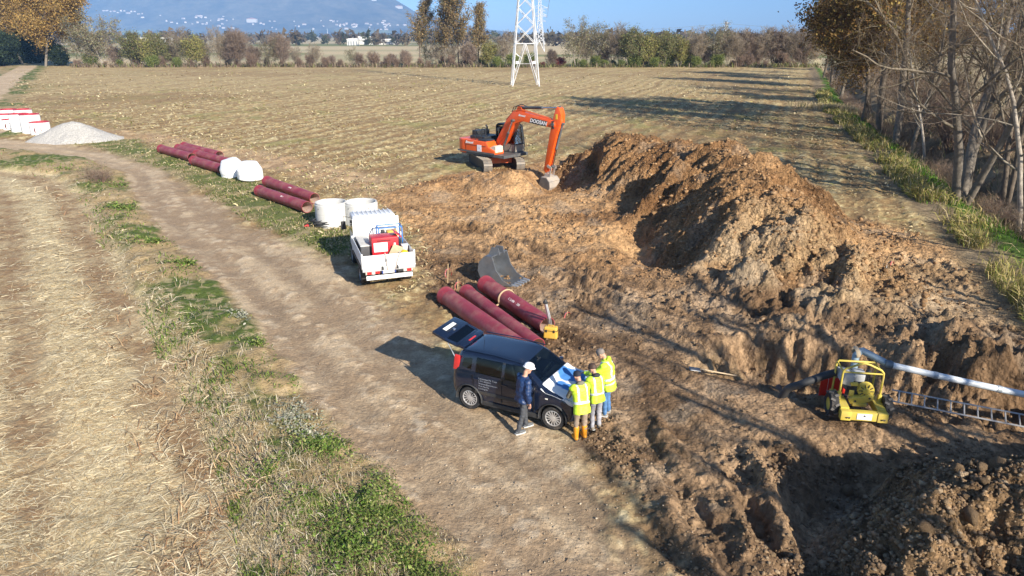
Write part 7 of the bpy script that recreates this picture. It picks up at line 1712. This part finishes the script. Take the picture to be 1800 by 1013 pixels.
pw = CAM_ @ Vector((1.90, -.88, 0)); person((pw.x, pw.y, hz(pw.x, pw.y) + .005), R(20), 'person in dark cap, yellow vest and orange rubber boots leaning over the bonnet', 1.70, 16, (22, 10), (((-.24, .20, .22), (-.14, .42, .20)), ((.25, .18, .20), (.12, .40, .18))), ((-.11, .0), (.12, .02)), HIVIS, .72, mat('khaki_cloth', (.30, .23, .17), .85, 0, .15, 8), mat('orange_boot', (.72, .30, .02), .4, 0, .1, dirt=.25), True, .03, sleeves=mat('olive_cloth', (.16, .15, .11), .85), vest=True, bands=1, hat=('cap', mat('cap_navy', (.012, .018, .035), .85)))
person(stand(1047, 753), R(26), 'person in yellow vest and grey trousers seen from behind at the bonnet', 1.66, 14, (20, 25), (((-.25, .20, .22), (-.16, .40, .20)), ((.25, .16, .20), (.14, .36, .16))), ((-.10, .0), (.11, .03)), HIVIS, .68, mat('grey_cloth', (.33, .33, .36), .85, 0, .1, 8), mat('work_shoe', (.28, .25, .20), .8), False, .025, sleeves=mat('black_cloth', (.03, .03, .035), .85), vest=True, bands=1, hat=('hair', mat('dark_hair', (.06, .035, .025), .7)), hood=False)
person(stand(1066, 731), R(68), 'bare headed person in bright hooded jacket and blue jeans pointing at the plan', 1.80, 10, (24, 0), (((-.25, .22, .26), (-.12, .50, .24)), ((.27, .06, .17), (.20, .30, .04))), ((-.11, .02), (.11, -.02)), HIVIS, .74, mat('blue_jeans', (.07, .17, .35), .8, 0, .2, 7), mat('work_shoe', (.28, .25, .20), .8), False, .035, bands=2, hat=('hair', mat('grey_hair', (.20, .17, .15), .7)), hood=True)
# ------------------------------------------------------------------ pump with hoses, ladder
PY = mat('pump_yellow', (.60, .47, .08), .5, 0, .1, 4, dirt=.42, dirtcol=(.33, .24, .15), dscale=2.5); PG = mat('pump_grey', (.32, .33, .33), .6, .2, .15, 5, dirt=.3); PD = mat('pump_dark', (.05, .05, .05), .6, 0, .2, dirt=.35)
px0, py0 = gp(1517, 752); pz = hz(px0, py0 + .6)
PU = empty('water_pump', (px0 + .02, py0 + .35, pz - .03), R(-9), 'yellow wheeled water pump with tubular guard at the trench edge', 'pump')
def pb_(name, c, d, mm, bev=.012, par=PU, rot=None, taper=(1, 1)): m = MB(); m.box(c, d, rot, taper); return m.build(name, mm, par, bevel=bev, smooth=40)
f_ = pb_('front_beam', (0, -.32, .27), (1.02, .16, .22), PY, .015)
for sx in (-1, 1):
    pb_('end_cap', (sx * .42, -.335, .27), (.24, .18, .24), PY, .02, f_); pb_('side_beam', (sx * .44, .25, .28), (.16, 1.1, .2), PY, .02)
    m = MB(); m.prism([(-.30, .39), (.22, .39), (.22, .43), (-.18, .62), (-.30, .62)], sx * .40 - .09, sx * .40 + .09, axis='x'); 
    m = MB(); m.prism([(-.26, .38), (.30, .38), (.30, .46), (-.26, .42)], sx * .42 - .10, sx * .42 + .10, axis='x'); m.build('fender_plate', PY, PU, bevel=.01)
    M = Matrix.Translation((sx * .62, .12, .30)) @ Matrix.Rotation(math.pi / 2, 4, 'Y'); w = MB(); w.lathe([(.16, -.09), (.26, -.11), (.31, -.08), (.31, .08), (.26, .11), (.16, .09)], 24, M); o = w.build('wheel', TYRE, PU, smooth=35)
    for k in range(16):
        w = MB(); w.box((.312, (.045 if k % 2 else -.045), 0), (.03, .0, .0), M=None); a = 2 * math.pi * k / 16
        w = MB(); w.box((.315, 0, .05 if k % 2 else -.05), (.03, .055, .11), (.5 if k % 2 else -.5, 0, 0), M=M @ Matrix.Rotation(a, 4, 'Z')); w.build('tread_block', mat('tread_dusty', (.13, .12, .11), .9), o)
    w = MB(); w.lathe([(0, -.06), (.15, -.05), (.17, -.085), (.17, .085), (.15, .05), (0, .06)], 20, M); w.build('rim', PY, o, smooth=40)
pb_('warning_plate', (.0, -.408, .275), (.34, .008, .16), WTX, .002); text_mesh('▲', .07, BLK, 'print', PU, frame_mat((0, -.414, .30), (1, 0, 0), (0, 0, 1)), .001); text_mesh('·', .07, BLK, 'print', PU, frame_mat((-.02, -.414, .23), (1, 0, 0), (0, 0, 1)), .001)
for sx in (-1, 1): m = MB(); m.tube([(sx * .40, -.43, .22), (sx * .40, -.46, .26), (sx * .40 + .06, -.46, .26), (sx * .40 + .06, -.43, .22)], .012, 6); m.build('hook', PD, PU)
# guard: two arched hoops and ties
for yy, nm in ((.16, 0), (.72, 1)):
    m = MB(); m.tube([(-.47, yy, .40), (-.47, yy, 1.10), (-.46, yy, 1.20), (-.40, yy, 1.27), (-.12, yy, 1.40), (0, yy, 1.43), (.12, yy, 1.40), (.40, yy, 1.27), (.46, yy, 1.20), (.47, yy, 1.10), (.47, yy, .40)] if nm == 0 else [(-.47, yy, .40), (-.47, yy, 1.15), (-.42, yy, 1.22), (.42, yy, 1.22), (.47, yy, 1.15), (.47, yy, .40)], .027, 8); m.build('guard_hoop', PY, PU, smooth=50)
m = MB(); m.tube([(-.46, .16, 1.17), (.46, .16, 1.17)], .022, 8); m.build('guard_bar', PY, PU, smooth=50)
for sx in (-1, 1): m = MB(); m.tube([(sx * .46, .16, 1.18), (sx * .46, .72, 1.18)], .022, 8); m.build('guard_tie', PY, PU, smooth=50); pb_('guard_foot', (sx * .47, .16, .50), (.08, .09, .26), PY, .01)
# engine and casing
EN = pb_('engine_block', (.05, .42, .62), (.42, .46, .42), PD, .03)
m = MB(); my = Matrix.Translation((.12, .12, .72)) @ Matrix.Rotation(math.pi / 2, 4, 'X'); m.lathe([(0, .06), (.07, .06), (.10, .02), (.19, .02), (.20, -.10), (.14, -.2)], 24, my); m.build('flywheel_housing', PY, EN, smooth=35)
for k in range(10):
    a = 2 * math.pi * k / 10; m = MB(); m.box((.13, 0, .035), (.09, .014, .02), M=my @ Matrix.Rotation(a, 4, 'Z')); m.build('fan_vane', PD, EN)
m = MB(); m.prism([(-.22, .36), (-.06, .34), (.16, .42), (.30, .50), (.30, .64), (.18, .66), (.02, .58), (-.18, .56), (-.26, .46)], .05, .20); m.build('gear_cover', PY, EN, bevel=.03, smooth=40)
for xx, zz_, r in ((-.12, .46, .09), (.20, .56, .07)): m = MB(); m.lathe([(0, .01), (.03, .012), (.032, -.0), (r, .0), (r + .01, -.03)], 18, Matrix.Translation((xx, .04, zz_)) @ Matrix.Rotation(math.pi / 2, 4, 'X')); m.build('bearing_cap', PY, EN, smooth=40); m = MB(); m.lathe([(0, .02), (.028, .02), (.028, 0)], 12, Matrix.Translation((xx, .04, zz_)) @ Matrix.Rotation(math.pi / 2, 4, 'X')); m.build('shaft_hole', PD, EN)
pb_('oil_pan', (.0, .2, .36), (.34, .34, .1), PY, .03, EN); pb_('bracket', (-.20, .14, .62), (.12, .05, .16), PY, .02, EN); pb_('valve_lug', (-.16, .16, .86), (.18, .08, .09), PY, .03, EN)
pb_('air_cleaner', (-.02, .40, 1.0), (.26, .30, .26), mat('muffler_grey', (.52, .54, .56), .5, .3, .15, dirt=.3), .06); pb_('fuel_tank', (-.28, .44, .92), (.26, .46, .30), mat('tank_sheet', (.46, .46, .45), .55, .2, .2, dirt=.3), .05, PU, (0, .25, 0))
m = MB(); m.tube([(.2, .45, .85), (.2, .45, 1.05), (.26, .45, 1.12)], .045, 10); m.build('exhaust', PD, PU, smooth=40)
m = MB(); m.lathe([(0, -.2), (.22, -.2), (.26, -.1), (.26, .12), (.16, .2), (0, .2)], 24, Matrix.Translation((0, .82, .62)) @ Matrix.Rotation(math.pi / 2, 4, 'X')); m.build('pump_casing', PG, PU, smooth=40)
m = MB(); m.lathe([(.08, .0), (.15, .0), (.15, .06), (.08, .06)], 20, Matrix.Translation((-.34, .8, .85)) @ Matrix.Rotation(R(-90), 4, 'Y')); m.build('inlet_flange', PG, PU)
# delivery pipe: elbow, clamp, long pale tube resting on the spoil
PM = Matrix.Translation(PU.location) @ Matrix.Rotation(R(-9), 4, 'Z')
BLUG = mat('delivery_blue', (.25, .33, .40), .4, .2, .1, 4, dirt=.1); PALE_T = mat('delivery_tube', (.60, .65, .69), .5, .05, .08, 3, dirt=.15, dirtcol=(.4, .36, .3))
a = PM @ Vector((.0, .85, .95)); b = PM @ Vector((.02, .92, 1.30)); c = PM @ Vector((.16, .98, 1.42)); e1 = Vector((*gp(1562, 641, 1.30), 1.30)) 
e2 = Vector((*gp(1800, 690, .85), .85)); dirv = (e2 - e1).normalized(); e3 = e2 + dirv * 3.0
e = empty('delivery_pipe', a, 0, 'long pale metal delivery pipe running from the pump to the right edge', 'pipe')
L_ = lambda v: Vector(v) - a
m = MB(); m.tube([L_(a), L_(b), L_(b.lerp(c, .6) + Vector((0, 0, .03))), L_(c), L_(e1)], [.09] * 5, 14); m.build('elbow', BLUG, e, smooth=50)
m = MB(); m.tube([L_(e1 - dirv * .1), L_(e1 - dirv * .08), L_(e1 + dirv * .06), L_(e1 + dirv * .08)], [.10, .112, .112, .10], 16); m.build('coupling', mat('coupling_dark', (.10, .13, .16), .5, .3), e, smooth=40)
m = MB(); pts = [e1 + (e3 - e1) * t for t in np.linspace(0, 1, 14)]; m.tube([L_(p) - Vector((0, 0, .05 * math.sin(3.1 * i / 13))) for i, p in enumerate(pts)], .08, 16); m.build('tube', PALE_T, e, smooth=50)
for t in (.18, .42, .68, .9):
    p = L_(e1 + (e3 - e1) * t) - Vector((0, 0, .05 * math.sin(3.1 * t))); m = MB(); m.tube([p - dirv * .05, p + dirv * .05], .09, 16); m.build('joint', mat('joint_grey', (.38, .42, .45), .5, .3), e, smooth=40)
g = e1 + (e3 - e1) * .35
m = MB(); m.lathe([(.14, -.05), (.16, 0), (.14, .05)], 14, Matrix.Translation(L_(b) + Vector((-.02, -.02, .10))) @ Matrix.Rotation(R(75), 4, 'Y')); o = m.build('muddy_clamp', mat('clamp_mud', (.42, .34, .24), .9, 0, .2), e, smooth=50); 
# suction hose into the trench
s1 = PM @ Vector((-.40, .80, .85)); s2 = Vector((*gp(1408, 676, .55), .55)); hx_, hy_ = gp(1380, 655)
s3 = Vector((hx_, hy_ + .3, -.6)); e = empty('suction_hose', s1, 0, 'thick black suction hose leading from the pump into the trench', 'hose')
m = MB(); P0 = [s1, s1.lerp(s2, .35) + Vector((0, 0, .03)), s1.lerp(s2, .75) + Vector((0, 0, .02)), s2, s2 + Vector((-.25, .18, -.2)), s2 + Vector((-.35, .35, -.7)), s3]
pts = []
for i in range(len(P0) - 1):
    for t in np.linspace(0, 1, 10, endpoint=False): pts.append(P0[i].lerp(P0[i + 1], t) - s1)
for _ in range(6): pts = [pts[0]] + [(pts[i - 1] + pts[i] * 2 + pts[i + 1]) / 4 for i in range(1, len(pts) - 1)] + [pts[-1]]
m.tube(pts, [.098 + .006 * (i % 2) for i in range(len(pts))], 14); m.build('corrugated_hose', mat('hose_black', (.035, .037, .04), .6, 0, .2, 4, dirt=.3), e, smooth=60)
m = MB(); m.tube([Vector((.12, -.02, 0)), Vector((-.02, 0, 0))], [.13, .13], 14); m.build('hose_coupling', PG, e, smooth=40)
# red plastic barrier sheet by the hose
x, y = gp(1472, 688, .3); z = .18; e = empty('red_barrier', (x, y + .25, hz(x, y + .25)), R(6), 'red plastic barrier panel standing behind the pump wheel', 'barrier')
m = MB()
for k in range(4): m.box((-.27 + .18 * k, .02 * (k % 2), .30), (.185, .02, .5), (.0, 0, .14 if k % 2 else -.14))
m.build('panel', mat('barrier_red', (.72, .035, .02), .45, 0, .06), e); m = MB(); m.box((-.18, -.015, .3), (.02, .012, .5)); m.build('white_stripe', WTX, e); m = MB(); m.box((0, .04, .02), (.8, .2, .04)); m.build('foot', PD, e)
# ladder lying over the trench edge
A_, B_ = Vector((*gp(1566, 704, .12), .12)), Vector((*gp(1812, 752, .12), .12)); 
LD = empty('ladder', A_, 0, 'grey aluminium ladder lying on the ground right of the pump', 'ladder'); d = (B_ - A_); Ln = d.length + 1.6; d = d.normalized(); sdv = Vector((-d.y, d.x, 0)).normalized(); tilt = Vector((sdv.x * .93, sdv.y * .93, .36)); LAD = mat('ladder_alu', (.46, .45, .43), .5, .5, .15, 4, dirt=.35)
for w_ in (0.0, .40):
    za = np.array([hz(*(A_ + d * t + tilt * w_).to_2d()) for t in np.linspace(0, Ln, 12)])
    base_z = max(.02, float(np.median(za))) if w_ == 0 else 0
    m = MB(); o_ = tilt * w_; m.tube([o_, o_ + d * Ln], .04, 4, flat=.55); m.build('rail', LAD, LD)
for k in range(15):
    t = .18 + k * .29
    if t > Ln - .1: break
    m = MB(); m.tube([d * t, d * t + tilt * .40], .018, 6); m.build('rung', LAD, LD)
mx = max(hz(*(A_ + d * t).to_2d()) for t in np.linspace(0, Ln * .5, 8)); LD.location.z = mx + .05
